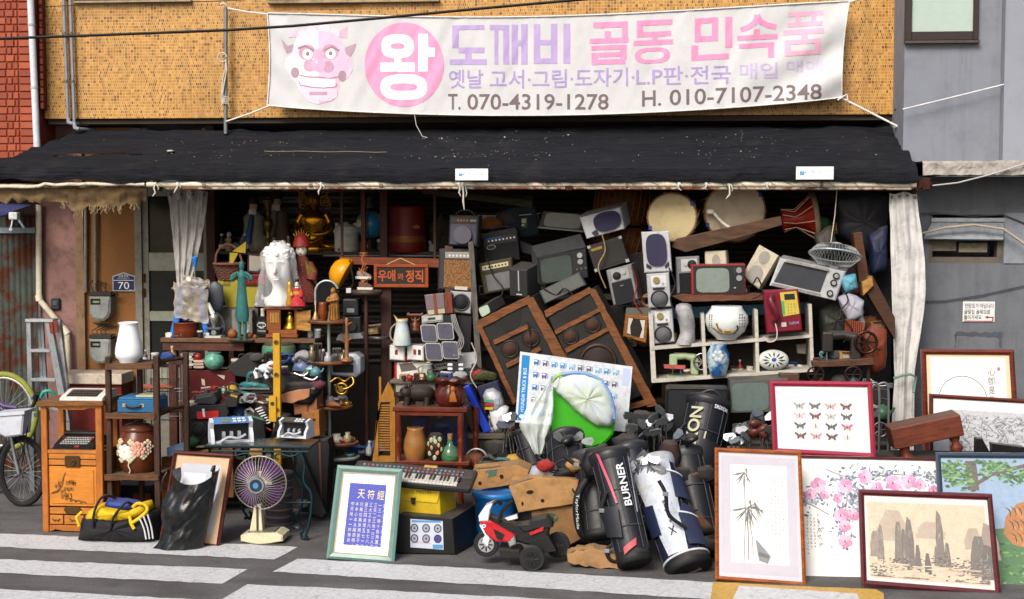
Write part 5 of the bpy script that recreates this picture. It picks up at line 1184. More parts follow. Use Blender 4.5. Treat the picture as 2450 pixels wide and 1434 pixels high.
ck=Thing('white_crock','white ceramic lidded crock with tap hole on the back shelf','crock',829,603,YS - .04);mck=mt('a9aaa0',.35,dirt=.25);ck.p('body',mck).lathe([(26,0),(29,3),(28,8),(29,12),(29,44),(31,46),(31,52),(28,54)],32);ck.p('lid',mck).lathe([(29,54),(28,58),(18,64),(8,66),(6,70),(.02,72)],28);ck.p('tap_hole',mt('1a1816',.6)).disc(-12,6,2.6,-29,-25,12);ck.p('tap_ring',mck).torus((-12,-28,6),4.2,1.6,16,6)
for s_ in (-1,1):ck.p('handle',mck).tube([(s_*24,0,58),(s_*24,0,68),(s_*18,0,66)],3,8)
gb=Thing('desk_globe','blue desk globe showing yellow land beside the dark posts','globe',886,603,YS);
def globe(n,L,b):
 tc=node(n,'ShaderNodeTexCoord');a=node(n,'ShaderNodeTexNoise',Scale=7.0,Detail=4.0);L.new(tc.outputs['Object'],a.inputs['Vector'])
 L.new(_ramp(n,L,a.outputs[0],[(.54,(.02,.17,.36)),(.57,(.35,.36,.10))]),b.inputs['Base Color']);b.inputs['Roughness'].default_value=.3
gb.p('ball',pmat('globe_map',globe)).ball((0,0,66),34,28,18);gb.p('meridian',mt('5a5248',.4,.6)).torus((0,0,66),37,1.6,30,6,'x');gb.p('base',mt('2a211c',.5)).lathe([(22,0),(20,5),(5,12),(4,30)],20);gb.p('cap',mt('3a342e',.5)).lathe([(12,104),(13,112),(8,120),(10,128)],14)
rd=Thing('red_drum_canister','large deep red painted canister with gold band on the back shelf','canister',975,603,YS - .02);mrd=mt('6a100e',.45,var=.3,dirt=.35);rd.p('body',mrd).lathe([(43,0),(45,4),(44,30),(44,100),(46,108),(43,110)],36);rd.p('band',mt('7a4a1a',.5,.2,dirt=.4)).lathe([(44.8,24),(45,26),(45,36),(44.8,38)],36);em=rd.p('emblem',mt('8a6a2a',.5));
for k in range(10):a_=-1.15 + k*.05;em.add([(44.9*math.cos(a_+e),44.9*math.sin(a_+e),60+dz) for e,dz in ((0,-5*math.sin((k+.5)/10*3.14)),(.05,-5*math.sin((k+.5)/10*3.14)),(.05,5*math.sin((k+.5)/10*3.14)),(0,5*math.sin((k+.5)/10*3.14)))],[(0,1,2,3)])
solo('dark_sack','dark brown cloth sack slumped beside the red canister','sack',1050,604,YS,mt('2b2622',.9),lambda b:pillow(b,[(1020,604),(1024,540),(1050,512),(1080,530),(1090,604)],0,70,14))
for i,(x0,x1,Y,y1,c) in enumerate(((909,927,1.6,612,'4a2216'),(864,875,1.5,606,'5a2e1c'))):
 t=Thing('timber_post',('thick reddish timber post behind the carved sign beam','thin reddish timber post tied with cord above the helmet')[i],'post',(x0+x1)//2,612,Y);t.p('post',mt(c,.7,kind='woodz',scale=9,dirt=.3)).box((x0-x1)/2,(x1-x0)/2,0,18,gz(t) if i == 0 else -6,P(900,430,Y).z/t.s - t.loc.z/t.s,.8)
 if i:t.p('cord',mt('b07048',.9)).torus((0,9,6),9,2.4,16,6,'z').torus((0,9,0),9.5,2.4,16,6,'z')
bm_=Thing('sign_beam','reddish timber beam spanning above the carved wooden sign','beam',930,640,1.32);bm_.p('beam',mt('8a4420',.6,kind='wood',c2='5a2a14',scale=8,dirt=.2)).poly([(810,615),(1052,619),(1052,640),(812,632)],0,22,ch=1)
for x in (815,1040):bm_.p('hanger',mt('3a2418',.7)).box(x-930-3,x-930+3,8,14,20,200)
cs_=Thing('carved_sign','wooden sign board with orange carved Korean lettering on black','sign',960,688,1.26)
mo_=mt('9a4214',.45,kind='wood',c2='7a300e',scale=9);x0,x1,y0,y1=894,1026,632,688
for q in ((x0,x1,y0,y0+8),(x0,x1,y1-8,y1)):cs_.p('frame_bar',mo_).bx(*q,-3,5,1)
for q in ((x0,x0+8,y0+8,y1-8),(x1-8,x1,y0+8,y1-8)):cs_.p('frame_bar',mo_).bx(*q,-3,5,1)
cs_.p('panel',mt('17130f',.6)).bx(x0+7,x1-7,y0+7,y1-7,0,4);l_=cs_.p('lettering',mt('a84a1a',.6));l_.tx('우애',904,646,946,674,-.6,.025).tx('와',951,654,966,670,-.6,.02).tx('정직',971,646,1013,676,-.6,.025)
cs_.p('hanging_cord',mt('b09068',.9)).ln([(925,634),(958,618),(994,634)],1.6,-2)
hm=Thing('yellow_helmet','yellow safety helmet hanging from the beam end','helmet',828,686,1.2)
b=hm.p('shell',mt('c98a0c',.3,dirt=.15));b.M=Matrix.Translation((0,0,28)) @ Euler((0,R(-62),0)).to_matrix().to_4x4();b.lathe([(38,0),(40,3),(37,14),(30,28),(18,37),(.02,41)],32,(0,0,0),.9);q=hm.p('liner',mt('26221e',.8));q.M=b.M.copy();q.lathe([(36,2),(33,12),(22,28),(.02,34)],24,(0,0,0),.88);hm.p('strap',mt('1c1a18',.8)).ln(bent([(840,622,-16),(848,660,-20),(846,684,-10),(822,690,-6)],4),2)
for i,(x,y) in enumerate(((868,664),(872,690))):
 t=Thing('hanging_sneaker',('white and brown sneaker hanging by its laces beside the helmet','brown sneaker with orange laces hanging under the white one')[i],'shoe',x,y,1.22);b=t.p('upper',mt(('8a7a70','6a4a3c')[i],.8));pillow(b,[(x-16,y),(x-14,y-14),(x-2,y-18),(x+8,y-12),(x+20,y-6),(x+20,y)],-6,10,3);t.p('sole',mt('c9c4ba',.7)).poly([(x-17,y-3),(x+21,y-2),(x+20,y+4),(x-16,y+3)],-7,11)
 t.p('lace',mt('b3683a',.9)).ln(bent([(x-4,y-14,-7),(x+2,y-30,-4),(x-2,y-44,0),(x+4,y-60,4)],4),1.3).ln([(x-4,y-14,-8),(x+14,y-26,-8),(x+4,y-8,-9),(x-8,y-22,-8)],1.2)
td=Thing('tiered_round_stand','five tier stand of round wooden trays on a pale pole','display stand',790,1215,.72);mtd=mt('7a4420',.5,kind='wood',scale=8)
td.p('pole',mt('8f9a94',.4,.3)).cyl((0,0,gz(td)),(0,0,470),4,None,12)
for y,r,x in ((772,50,790),(868,60,788),(975,54,792),(1062,52,808),(1096,54,808)):
 b=td.p('tray',mtd if y < 1090 else mt('7f857c',.4));b.lathe([(r-2,0),(r,2),(r,7),(r-3,8),(r-4,5),(2,5)],36,(x-790,0,1215-y),.8)
YT2=.70
vase('orange_wood_vase','small turned orange wood vase on the top tray',773,764,YT2,[(9,0),(11,8),(12,20),(9,34),(10,40),(8,41)],mt('8a3e16',.35,kind='wood',scale=9))
mo2=Thing('wooden_monk','carved honey wood monk figure on the top tray','figurine',800,766,YT2 - .06);b=mo2.own(mt('a5702c',.45,kind='woodz',scale=10));b.lathe([(13,0),(14,4),(12,24),(11,44),(13,54),(8,62),(5,65)],20,(0,0,0),.75);b.ball((-2,-1,70),(6.5,7,8),14,10);b.tube(bent([(-12,-2,54),(-14,-10,46),(0,-13,48),(10,-10,50)],4),3.6,8)
for k in range(4):b.tube([(-10+k*6,-10,36),(-9+k*6,-11,18),(-11+k*7,-10,2)],1.4,5)
solo('hand_bell','small hand bell with a thin upright handle on the top tray','bell',755,765,YT2 - .05,mt('a8875a',.3,.5),lambda b:b.lathe([(8,0),(8,3),(5,10),(3,18),(1.2,20),(1.2,44),(.02,45)],18))
hp=Thing('arched_mirror','dark arched mirror with pale rim behind the wooden monk','mirror',782,765,YT2 + .12);hp.p('glass',mt('1a1c1e',.08,.3)).poly(arc(782,700,28,0,180,14) + [(756,764),(808,764)],4,8);hp.p('rim',mt('a5a8aa',.35,.5)).ln(arc(782,700,28,20,180,14) + [(754,730)],3,3)
pg=Thing('wooden_peg_stand','turned wooden peg stand with side pegs on the second tray','peg stand',830,864,YT2 - .1);b=pg.own(mt('9a6434',.5,kind='woodz',scale=9));b.lathe([(14,0),(13,4),(6,7),(4.5,12),(5,60),(3,84),(4.5,100),(2,104)],16);
for z,d in ((48,14),(44,-16),(86,13)):b.tube([(0,0,z),(d,-3,z+7)],2.2,6)
rr=random.Random(21)
def trinkets(spots,Y,grp,names):
 for i,(x,y,h,r,c,kind,lb) in enumerate(spots):
  t=Thing(kind,lb,names,x,y,Y + rr.uniform(-.06,.06),group=grp);b=t.own(mt(c,.3,.5 if kind != 'glass_cup' else 0,dirt=.2));
  if kind == 'cutlery_bundle':
   for k in range(5):b.tube([(k*2-4,k,0),(k*4-8 + rr.uniform(-3,3),k,h)],1.3,5);b.ball((k*4-8,k,h),(2.6,1.2,4),6,5)
  else:b.lathe([(r*.7,0),(r,h*.2),(r*.9,h*.6),(r*.5,h*.75),(r*.6,h),(r*.4,h*.98)],16)
trinkets([(747,866,40,10,'6e6250','brass_goblet','dull brass goblet on the second tray'),(766,866,30,8,'7d8086','glass_cup','grey metal cup on the second tray'),(785,869,26,10,'9a9ca0','glass_cup','silver cup beside the pale pole'),(806,870,34,8,'54504a','cutlery_bundle','bundle of metal rods and spoons on the second tray'),(760,870,46,6,'4a453f','cutlery_bundle','dark thin tools standing on the second tray'),(820,868,22,9,'6a5a48','brass_goblet','squat brass pot by the peg stand')],YT2,None,'trinket')
trinkets([(760,972,20,14,'8f6a30','brass_goblet','brass bowl on the third tray'),(790,974,26,12,'9a9a98','glass_cup','glass cup on the third tray'),(818,972,18,13,'6e4a2c','brass_goblet','brown bowl on the third tray'),(770,1060,26,16,'a39c90','glass_cup','pale jar on the fourth tray'),(805,1060,22,18,'b0aca2','glass_cup','white lidded pot on the fourth tray'),(832,1058,24,11,'8a8062','glass_cup','green tinted jar on the fourth tray')],YT2,None,'trinket')
def shoe(name,label,px,py,Y,c,L=34,rz=0):
 t=Thing(name,label,'shoe',px,py,Y,rot=(0,0,rz));pillow(t.p('upper',mt(c,.7)),[(px-L/2,py),(px-L/2,py-12),(px-4,py-13),(px+8,py-8),(px+L/2,py-4),(px+L/2,py)],-5,9,3);return t
for i,(x,y) in enumerate(((757,985),(800,985))):shoe('wooden_clog',('orange brown clog lying on the third tray edge','second clog lying on the third tray by the pole')[i],x,y - 12,YT2 - .15,'8a5224')
mc=Thing('white_bill_counter','white bill counter tangled with brass pipes behind the round trays','bill counter',824,902,.82);mwh=mt('b9bec6',.4,dirt=.2);mc.p('body',mwh).poly([(786,852),(850,846),(862,856),(862,892),(850,904),(788,898)],0,60,ch=4);mc.p('slot',mt('22242a',.5)).bx(796,846,872,892,-2,4,2);mc.p('keypad',mt('5a6470',.5)).bx(804,840,852,862,-1,2)
solo('brass_horn','tangle of brass horn tubing hanging under the bill counter','horn',820,945,.66,mt('a5823a',.28,.85,dirt=.25),lambda b:(b.ln(bent([(790,915,0),(806,905,5),(826,912,-4),(840,902,6),(846,918,0),(826,930,-6),(800,922,3)],5),3),b.torus((-2,-2,15),13,3.4,24,8),b.disc(-2,15,7,-8,2,18)))
vc=Thing('video_camera','dark video camera shapes stacked behind the carved monk','camera',850,800,1.15);vc.p('body',mt('222326',.5)).bx(820,858,716,756,0,50,3);vc.p('body',mt('2b2c30',.5)).bx(818,862,758,800,4,50,3);vc.p('label',mt('8d8f92',.5)).bx(830,848,738,748,-1,1);vc.p('lens',mt('3a3c40',.2)).di(842,780,12,-10,4);vc.p('top_part',mt('c4c6c6',.5)).bx(828,840,690,702,2,14,1);vc.p('tray',mt('8c8e8c',.5)).poly([(812,800),(866,796),(872,808),(806,814)],-14,40)
sp2=Thing('dark_pedestal','thin dark pole with flat round top behind the helmet','pedestal',878,1050,1.12);sp2.p('top',mt('3a2a22',.5)).lathe([(36,346),(38,348),(38,354),(34,356)],28,(2,0,0),.8);sp2.p('pole',mt('4a281c',.6,kind='woodz',scale=9)).cyl((0,0,gz(sp2)),(0,0,348),6,5,12);sp2.p('disc',mt('4d5052',.3,.5)).lathe([(24,240),(26,242),(24,245)],24,(30,0,0),.8)
sp3=Thing('leaning_timber','dark reddish timber upright between tray stand and ochre rack','timber',925,1100,1.3);sp3.p('timber',mt('3f2018',.7,kind='woodz',scale=9)).box(-11,13,0,16,gz(sp3),470)
# ================================================================== heap between bench and iron table
def boxy(name,label,cat,pts,Y,deep,c,rough=.6,sh=(0,0),ch=1.5,kind='plain',parts=(),base=None,**k):
 """box seen from the front: outline traced in photograph pixels, given its own depth; parts = (name, colour, outline, d0, d1)"""
 xs=[q[0] for q in pts];t=Thing(name,label,cat,sum(xs)/len(xs),max(q[1] for q in pts),Y,**k)
 t.body=t.p(base or 'body',mt(c,rough,kind=kind,dirt=.22,scale=9));t.body.poly(pts,0,deep,sh,ch)
 for q in parts:t.p(q[0],mt(q[1],q[5] if len(q) > 5 else .5,dirt=.12)).poly(q[2],q[3],q[4])
 return t
def R4(x0,y0,x1,y1):return [(x0,y0),(x1,y0),(x1,y1),(x0,y1)]
vase('celadon_pot','round celadon green lidded pot under the workbench',513,882,.92,[(14,0),(20,6),(24,16),(22,28),(15,34),(14,36),(17,39),(12,38)],mt('5f9a86',.25,kind='two',scale=28,c2='4a8272',dirt=.1),'pot')
for i in range(6):boxy('book',('thin grey','white','cream','grey','white spined','brown')[i] + ' book in the small pile under the bench, number %s from its top' % ('one','two','three','four','five','six')[i],'book',R4(431 + i % 3*2,846+i*6,463 - i % 2*4,851.5+i*6),.93,46,('7b7a74','bdb9b0','a8a08c','8d8b88','c2bfb8','6a5a48')[i],ch=.5)
for i in range(3):boxy('flat_stone','smooth pale slab, the %s of three beside the celadon pot' % ('top','middle','bottom')[i],'slab',rrect(462,862+i*7,488,868+i*7,3),.92,30,('b9a492','a98f7c','b59f90')[i])
vase('red_ceramic_bird','small glossy red ornament on the pale slabs',474,862,.95,[(6,0),(10,5),(9,12),(4,16),(.02,18)],mt('8a1712',.25),'ornament')
rc=boxy('red_lacquer_chest','dark red lacquer chest with white inlay under the bench','chest',R4(434,886,566,962),.94,90,'4f0f12',.4,parts=(('inlay','b3a894',[(482,906),(490,908),(492,922),(484,922)],-1,0),('corner_mount','a9a59a',[(520,896),(540,898),(538,908)],-1,0),('corner_mount','a9a59a',[(522,932),(538,922),(538,940)],-1,0)))
cardboard('wide_carton','wide brown carton supporting the heap beside the iron table',R4(430,1070,560,1190),.45,130,'7c5228')
boxy('upright_speaker','black upright speaker box below the red and black case','speaker',R4(445,1006,500,1075),.36,70,'1a1715',.6);speaker_cone(THINGS[-1].body,476,1030,20,-2)
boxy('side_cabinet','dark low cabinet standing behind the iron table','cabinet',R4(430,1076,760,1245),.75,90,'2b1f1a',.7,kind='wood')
tc_=boxy('red_black_case','red and black tool case with a white tie on the upright speaker','tool case',[(440,978),(458,972),(545,968),(548,988),(542,1002),(450,1004)],.34,70,'1c1c22',.5,parts=(('front','b01a18',[(470,986),(524,982),(524,1000),(472,1003)],-2,0),('tie','c9d2da',[(484,978),(490,978),(492,998),(487,998)],-3,-2)))
for i,(pts,c,lb) in enumerate((([(462,965),(468,948),(512,940),(520,958),(514,968)],'2b2d31','grey black power drill case on the red tool case'),([(536,962),(552,940),(572,944),(566,974),(545,976)],'1e1e1c','small black box with gold corner tipped against the heap'))):
 boxy('small_case',lb,'case',pts,.36 - .05*i,46,c,.5,parts=(('trim',('4a4d52','9a8430')[i],[(pts[1][0],pts[1][1]+3),(pts[2][0]-3,pts[2][1]+3),(pts[2][0]-4,pts[2][1]+8),(pts[1][0],pts[1][1]+8)],-1,0),))
for i,(x,y,k) in enumerate(((610,930,1.0),(586,950,.8))):
 t=Thing('teal_power_tool',('teal electric planer with loop handle on the heap','smaller teal sander lying before the planer')[i],'power tool',x,y,.42);b=t.p('body',mt('1f6a6c',.45,dirt=.25));pillow(b,[(x-36*k,y),(x-38*k,y-12*k),(x-10*k,y-18*k),(x+30*k,y-10*k),(x+38*k,y)],0,34,5);t.p('handle',mt('1a5a5c',.45)).ln(bent([(x-20*k,y-16*k,14),(x-16*k,y-34*k,14),(x+8*k,y-34*k,14),(x+26*k,y-22*k,14),(x+28*k,y-8*k,14)],4),6*k);t.p('cord',mt('2b2d2f',.6)).ln(bent([(x-34*k,y-6,0),(x-56*k,y-14,-6),(x-60*k,y+2,-8),(x-30*k,y+4,-10)],5),2);t.p('shoe',mt('8f9496',.3,.7)).bx(x-36*k,x+36*k,y-2,y+2,-1,30)
rb2=Thing('toy_robot_dog','white toy robot dog with dark blue joints on the heap','toy',640,905,.40);mwt=mt('c9cace',.35);b=rb2.p('body',mwt);b.ball((-4,10,22),(22,14,12),18,12);rb2.p('head',mwt).ball((12,-2,30),(16,13,12),18,12);rb2.p('visor',mt('7a2a2a',.2)).ball((14,-11,31),(10,5,5),14,8)
for i,(x,y_,z) in enumerate(((-24,0,16),(-20,20,16),(2,-4,10),(10,18,10))):rb2.p('leg',mwt).tube([(x,y_,z+6),(x-4,y_-4,z-2),(x,y_-6,0)],[6,6,5],8);rb2.p('joint',mt('1c2a5a',.3)).ball((x-1,y_-5,z+2),4.5,10,8)
boxy('soldering_case','flat black suitcase carrying the toy robot dog','suitcase',[(590,905),(760,898),(764,930),(600,945)],.44,90,'191a1c',.6)
boxy('red_book','maroon bound book lying under the black suitcase','book',[(545,946),(655,944),(656,962),(560,968)],.42,60,'4a1214',.6)
for i,(x,y,c,lb) in enumerate(((715,895,'56688a','blue grey hand mixer on the black suitcase'),(738,905,'8f97a0','grey chrome kettle part beside the hand mixer'))):
 t=Thing('appliance',lb,'appliance',x,y,.40);b=t.p('body',mt(c,.35,dirt=.2));pillow(b,[(x-20,y-6),(x-14,y-26),(x+8,y-30),(x+24,y-20),(x+26,y)],0,34,5);t.p('handle',mt('2f333a',.5)).ln(bent([(x-12,y-22,10),(x-2,y-38,10),(x+18,y-30,10)],4),4);t.p('chrome',mt('a9acb0',.15,.9)).ln(bent([(x-10,y-2,-4),(x+12,y+4,-6),(x+24,y-4,-4)],4),3.5)
bl2=Thing('drooping_bag','black fabric bag drooping over the cardboard box','bag',720,970,.36);b=bl2.own(mt('121214',.8));pillow(b,jag([(668,940),(680,918),(740,912),(764,920),(766,940),(740,972),(700,970)],2,16,3),0,60,10)
pk=boxy('brown_paper_wallet','crumpled tan leather pouch on the heap','pouch',jag([(672,946),(700,936),(742,930),(740,950),(700,966),(676,964)],2,14,4),.35,40,'a5714e',.7)
cardboard('tall_carton','tall brown carton with a torn flap beside the round trays',[(722,990),(764,980),(766,1042),(724,1052)],.40,80,'96622c',((752,1004,4,3),));cardboard('upper_carton','brown printed carton under the drooping bag',[(700,950),(758,938),(760,984),(704,994)],.42,70,'8a5a3c',mark=('5a2c1a',[(735,955),(740,952),(738,985),(734,985)]))
so_=Thing('slipper_pair','black and white striped slipper on the heap','shoe',636,1008,.26);b=so_.p('upper',mt('16161a',.6));pillow(b,[(606,1000),(604,984),(620,972),(640,980),(650,1006),(648,1028),(630,1020)],0,36,5);
for k in range(7):so_.p('stripe',mt('c9c9c6',.6)).ln([(612+k*4.4,980+k*5.5,-3),(628+k*3.4,974+k*6,-5)],1.8)
so_.p('red_edge',mt('a31f22',.5)).ln(bent([(606,1000,0),(625,1016,-4),(648,1030,0)],4),2.4)
solo('black_cloth_cap','crumpled black cloth heaped beside the bill counters','cloth',670,1058,.2,mt('111216',.85),lambda b:pillow(b,jag([(640,1056),(648,1020),(664,988),(690,996),(688,1030),(676,1056)],3,12,6),0,60,14,8))
boxy('dark_display_box','dark green edged box behind the white bill counter','box',[(588,990),(632,1002),(636,1052),(604,1056)],.2,40,'14181a',.4,parts=(('edge','3f6f66',[(588,990),(632,1002),(632,1006),(590,994)],-1,0),))
def billc(name,label,px,py,Y,k,top,lcd,rz=0):
 t=Thing(name,label,'bill counter',px,py,Y,rot=(0,0,rz));m_=mt('c3c8d0',.35,dirt=.1)
 for s_ in (-1,1):t.p('side',m_).ring([[(s_*x*k,y*k,z*k) for y,z in ((0,2),(4,0),(60,0),(66,8),(62,50),(40,66),(12,58),(22,40),(4,22))] for x in (46,55)],True,True,True,False)
 t.p('back',m_).box(-46*k,46*k,40*k,62*k,0,62*k,3);t.p('floor',m_).box(-46*k,46*k,6*k,44*k,0,8*k,1);pn=t.p('panel',mt(top,.4));pn.add([(-46*k,10*k,54*k),(46*k,10*k,54*k),(46*k,44*k,67*k),(-46*k,44*k,67*k)],[(0,1,2,3)])
 t.p('screen',mt(lcd,.15)).add([(-26*k,14*k,57*k),(-4*k,14*k,57*k),(-4*k,30*k,63.4*k),(-26*k,30*k,63.4*k)],[(0,1,2,3)])
 for i in range(6):t.p('key',mt('d9dde2',.4)).box((4+i % 3*12)*k,(13+i % 3*12)*k,(14+i//3*12)*k,(22+i//3*12)*k,57*k + i//3*4.6*k,61*k+i//3*4.6*k,.5)
 t.p('hopper',mt('15161a',.4)).box(-44*k,44*k,30*k,40*k,8*k,52*k)
 for x in (-24,-4,16):t.p('roller',mt('8d9094',.3)).cyl((x*k,26*k,22*k),((x+8)*k,26*k,22*k),10*k,None,16)
 t.p('note_guide',mt('aab0b8',.35)).tube(bent([(-30*k,4,8*k),(-10*k,-2,20*k),(14*k,-2,16*k),(34*k,4,24*k)],4),4*k,8)
 return t
billc('display_bill_counter','white bill counter with blue panel and screen on the iron table',557,1064,it.loc.y + .10,.92,'3f7ab8','6f7f5a',24)
billc('dark_bill_counter','white bill counter with black panel beside the crumpled cloth',697,1050,it.loc.y + .14,.7,'1a1b1f','2b3038',-14)
lv=Thing('yellow_spirit_level','long yellow spirit level standing upright in the heap','spirit level',665,1190,.22);b=lv.p('body',mt('b88a18',.45,dirt=.2));b.bx(656,673,797,1190,0,14,1);
for y in (818,896,980):lv.p('vial',mt('3a3422',.3)).di(664.5,y,4.5,-1,2,14);lv.p('vial_ring',mt('8a6a14',.5)).torus((-.5,-1,1190-y),5.5,1,14,5)
l2_=Thing('short_spirit_level','short yellow spirit level beside the long one','spirit level',653,1010,.2);l2_.p('body',mt('b88f20',.45,dirt=.2)).bx(643,661,948,1010,0,14,1);l2_.p('vial',mt('3a3422',.3)).di(652,966,5,-1,2,14)
hc=Thing('green_paraffin_heater','green cylindrical paraffin stove with dark window behind the level','stove',668,895,.9);hc.p('body',mt('4f6a50',.4,dirt=.3)).lathe([(40,0),(41,3),(40,64),(38,68),(36,70)],32);hc.p('window',mt('0f1110',.3)).poly(rrect(640,845,696,884,5),-41,-34);hc.p('badge',mt('2f8a70',.4)).bx(645,662,831,838,-42,-36,.5);hc.p('top_plate',mt('2b2f2a',.4)).lathe([(36,70),(34,74),(.02,74)],28)
boxy('stove_stand','dark crate carrying the green paraffin stove','crate',R4(610,896,740,1000),.93,70,'241c18',.8,kind='wood')
boxy('leaning_black_case','tall black instrument case leaning behind the iron table','instrument case',[(722,1058),(786,1050),(790,1070),(780,1230),(720,1226)],.32,60,'141416',.7,parts=(('trim','5a3822',[(764,1056),(768,1056),(772,1220),(768,1220)],-1,0),));boxy('leaning_black_board','dark board leaning diagonally against the black case','board',[(690,1070),(715,1064),(782,1228),(770,1240),(742,1230)],.22,8,'1f2022',.6)
for i in range(8):vase('flower_pot','mauve grey plastic pot in the stack behind the fan',668,1268 - i*17,.12,[(29,0),(33 + (.6 if i % 2 else 0),15),(34.5,16),(34.5,20),(32,20)],mt('5f5358',.6,dirt=.3),'flower pot',24);THINGS[-1].group='pots stacked behind the fan'
for i,(x,y) in enumerate(((722,1212),(712,1272))):vase('steel_tin',('small steel tin on the table stretcher','small steel tin on the road under the iron table')[i],x,y,-.02 + .0*i,[(13,0),(14,2),(14,14),(13,16),(12,10),(.02,4)],mt('8d9092',.3,.8,dirt=.3),'tin',20)
boxy('travel_brochure','blue and white brochure tucked beside the dark rack','brochure',[(398,1072),(440,1058),(442,1080),(400,1096)],.1,2,'7fa6c8',.5)
boxy('brown_board','plain brown board standing behind the brown frame','board',[(386,1094),(500,1074),(506,1120),(384,1200)],.16,4,'a0662c',.8,kind='wood')
for i,(x,y) in enumerate(((362,932),(395,930))):shoe('leather_sandal',('tan leather sandal on the shelf behind the blue record player','second tan sandal beside the first on the shelf')[i],x,y,.5,'8a4a34',40)
wr=Thing('wire_rack','thin wire display rack behind the dark wooden rack','wire rack',375,1100,.55);b=wr.p('wire',mt('6b6a6c',.4,.6),kind='stuff')
for y in (868,936,1004):b.ln([(330,y),(440,y)],1.4,0).ln([(330,y),(440,y)],1.4,60)
for k in range(9):b.ln([(332+k*13,868),(332+k*13,1004)],.9,60)
for x in (330,440):wr.p('leg',mt('6b6a6c',.4,.6)).box(x-375-2,x-375+2,0,4,gz(wr),240)
boxy('rack_crate','dark blue crate under the lower board of the rack','crate',R4(272,1160,368,1268),.2,60,'141a30',.6,parts=(('orange_panel','8a4614',R4(320,1180,362,1196),-2,0),))
boxy('folding_umbrella_case','dark folded umbrella canopy under the bench','umbrella',[(540,880),(590,846),(640,850),(600,905),(560,900)],.8,30,'1f201e',.6)
# ================================================================== loudspeakers, amplifiers and sets piled in the middle
def face(name,label,cat,quad,Y,deep,c,items=(),sh=(0,0),rough=.5,ch=2.6,kind='plain',base='cabinet',**k):
 """a box-shaped set: quad = front corners tl, tr, br, bl; items are placed in fractions of the front"""
 xs=[q[0] for q in quad];t=Thing(name,label,cat,sum(xs)/4,max(q[1] for q in quad),Y,**k)
 def uv(u,v):return ((1-u)*(1-v)*quad[0][0]+u*(1-v)*quad[1][0]+u*v*quad[2][0]+(1-u)*v*quad[3][0],(1-u)*(1-v)*quad[0][1]+u*(1-v)*quad[1][1]+u*v*quad[2][1]+(1-u)*v*quad[3][1])
 t.uv=uv;t.body=t.p(base,mt(c,rough,kind=kind,dirt=.22,scale=9));t.body.poly(quad,0,deep,sh,ch)
 for ix,it_ in enumerate(items):
  n_,cl=it_[0],it_[1]
  if n_ == 'cone':q=uv(it_[2],it_[3]);speaker_cone(t.body,q[0],q[1],it_[4],-1.5,cl,*(it_[5:] if len(it_) > 5 else ()))
  elif n_ in ('knob','tweeter','dot'):q=uv(it_[2],it_[3]);t.p(n_,mt(cl,.35,.3)).di(q[0],q[1],it_[4],-it_[4]*.5 - 1,1,16)
  elif n_ == 'text':
   (x0,y0),(x1,y1)=uv(it_[3],it_[4]),uv(it_[5],it_[6]);b=t.p('lettering',print_());b.c_(cl);vs,fs,asp=text_mesh(it_[2],.0);a0,a1,a2=[b.loc(uv(*z)) for z in ((it_[3],it_[6]),(it_[5],it_[6]),(it_[3],it_[4]))]
   b.add([(a0[0]+(a1[0]-a0[0])*u+(a2[0]-a0[0])*v,-2.2,a0[1]+(a1[1]-a0[1])*u+(a2[1]-a0[1])*v) for u,v in vs],fs)
  else:
   pts=it_[2] if isinstance(it_[2],list) else [(it_[2],it_[3]),(it_[4],it_[3]),(it_[4],it_[5]),(it_[2],it_[5])]
   op=it_[-1] if isinstance(it_[-1],dict) else {}
   t.p(n_,mt(cl,op.get('r',.5),op.get('m',0),op.get('k','plain'),dirt=.12,scale=op.get('s',12),c2=op.get('c2'))).poly([uv(*z) for z in pts],op.get('d',-1.2) - .22*ix,1)
 return t
def oval(u0,v0,u1,v1,n=20,e=2.0):return [((u0+u1)/2+(u1-u0)/2*math.copysign(abs(math.cos(a))**(2/e),math.cos(a)),(v0+v1)/2-(v1-v0)/2*math.copysign(abs(math.sin(a))**(2/e),math.sin(a))) for a in [2*math.pi*i/n for i in range(n)]]
FAB={'k':'fabric','r':.9}
def knobs(c,v,u0,u1,n,r):return tuple(('knob',c,u0+(u1-u0)*i/(n-1),v,r) for i in range(n))
t=face('small_guitar_amplifier','small black practice amplifier topping the tower beside the carved sign','amplifier',((1075,515),(1148,516),(1143,592),(1072,588)),1.0,60,'1b1b1e',(('control_panel','2c2a28',.06,.1,.94,.24),('grille','4c4a58',.06,.28,.92,.94,FAB),('dot','55535f',.48,.62,22)) + knobs('a8562c',.17,.3,.6,4,2.2) + (('text','a5a5a5','AMP',.7,.14,.9,.2),),ch=3)
t.p('handle',mt('141416',.5)).ln(bent([(1088,514,20),(1100,505,20),(1122,505,20),(1134,515,20)],4),3)
t=face('tweed_amplifier','worn amplifier with brown woven grille under the small black one','amplifier',((1050,596),(1138,596),(1136,700),(1047,694)),1.02,70,'2d2c2e',(('control_panel','8d8a86',.18,.07,.96,.22,{'m':.5}),('grille','5c351a',.16,.26,.9,.92,{'k':'two','c2':'8a6434','s':60}),('badge','b5ada0',.46,.88,.8,.96)) + knobs('d0cdc6',.16,.3,.9,7,2.6),ch=4)
t=face('silver_box_speaker','silver speaker with a black cone under the woven amplifier','speaker',((1078,697),(1130,700),(1126,752),(1076,746)),.96,60,'9a9c9e',(('cone','303236',.52,.5,21),('dot','1c1d1f',.08,.2,4)),rough=.35)
face('dark_floor_speaker','tall dark speaker column under the silver box speaker','speaker',((1082,752),(1130,754),(1126,850),(1082,850)),1.0,60,'17171a',(('grille','26262a',.1,.08,.9,.9,FAB),))
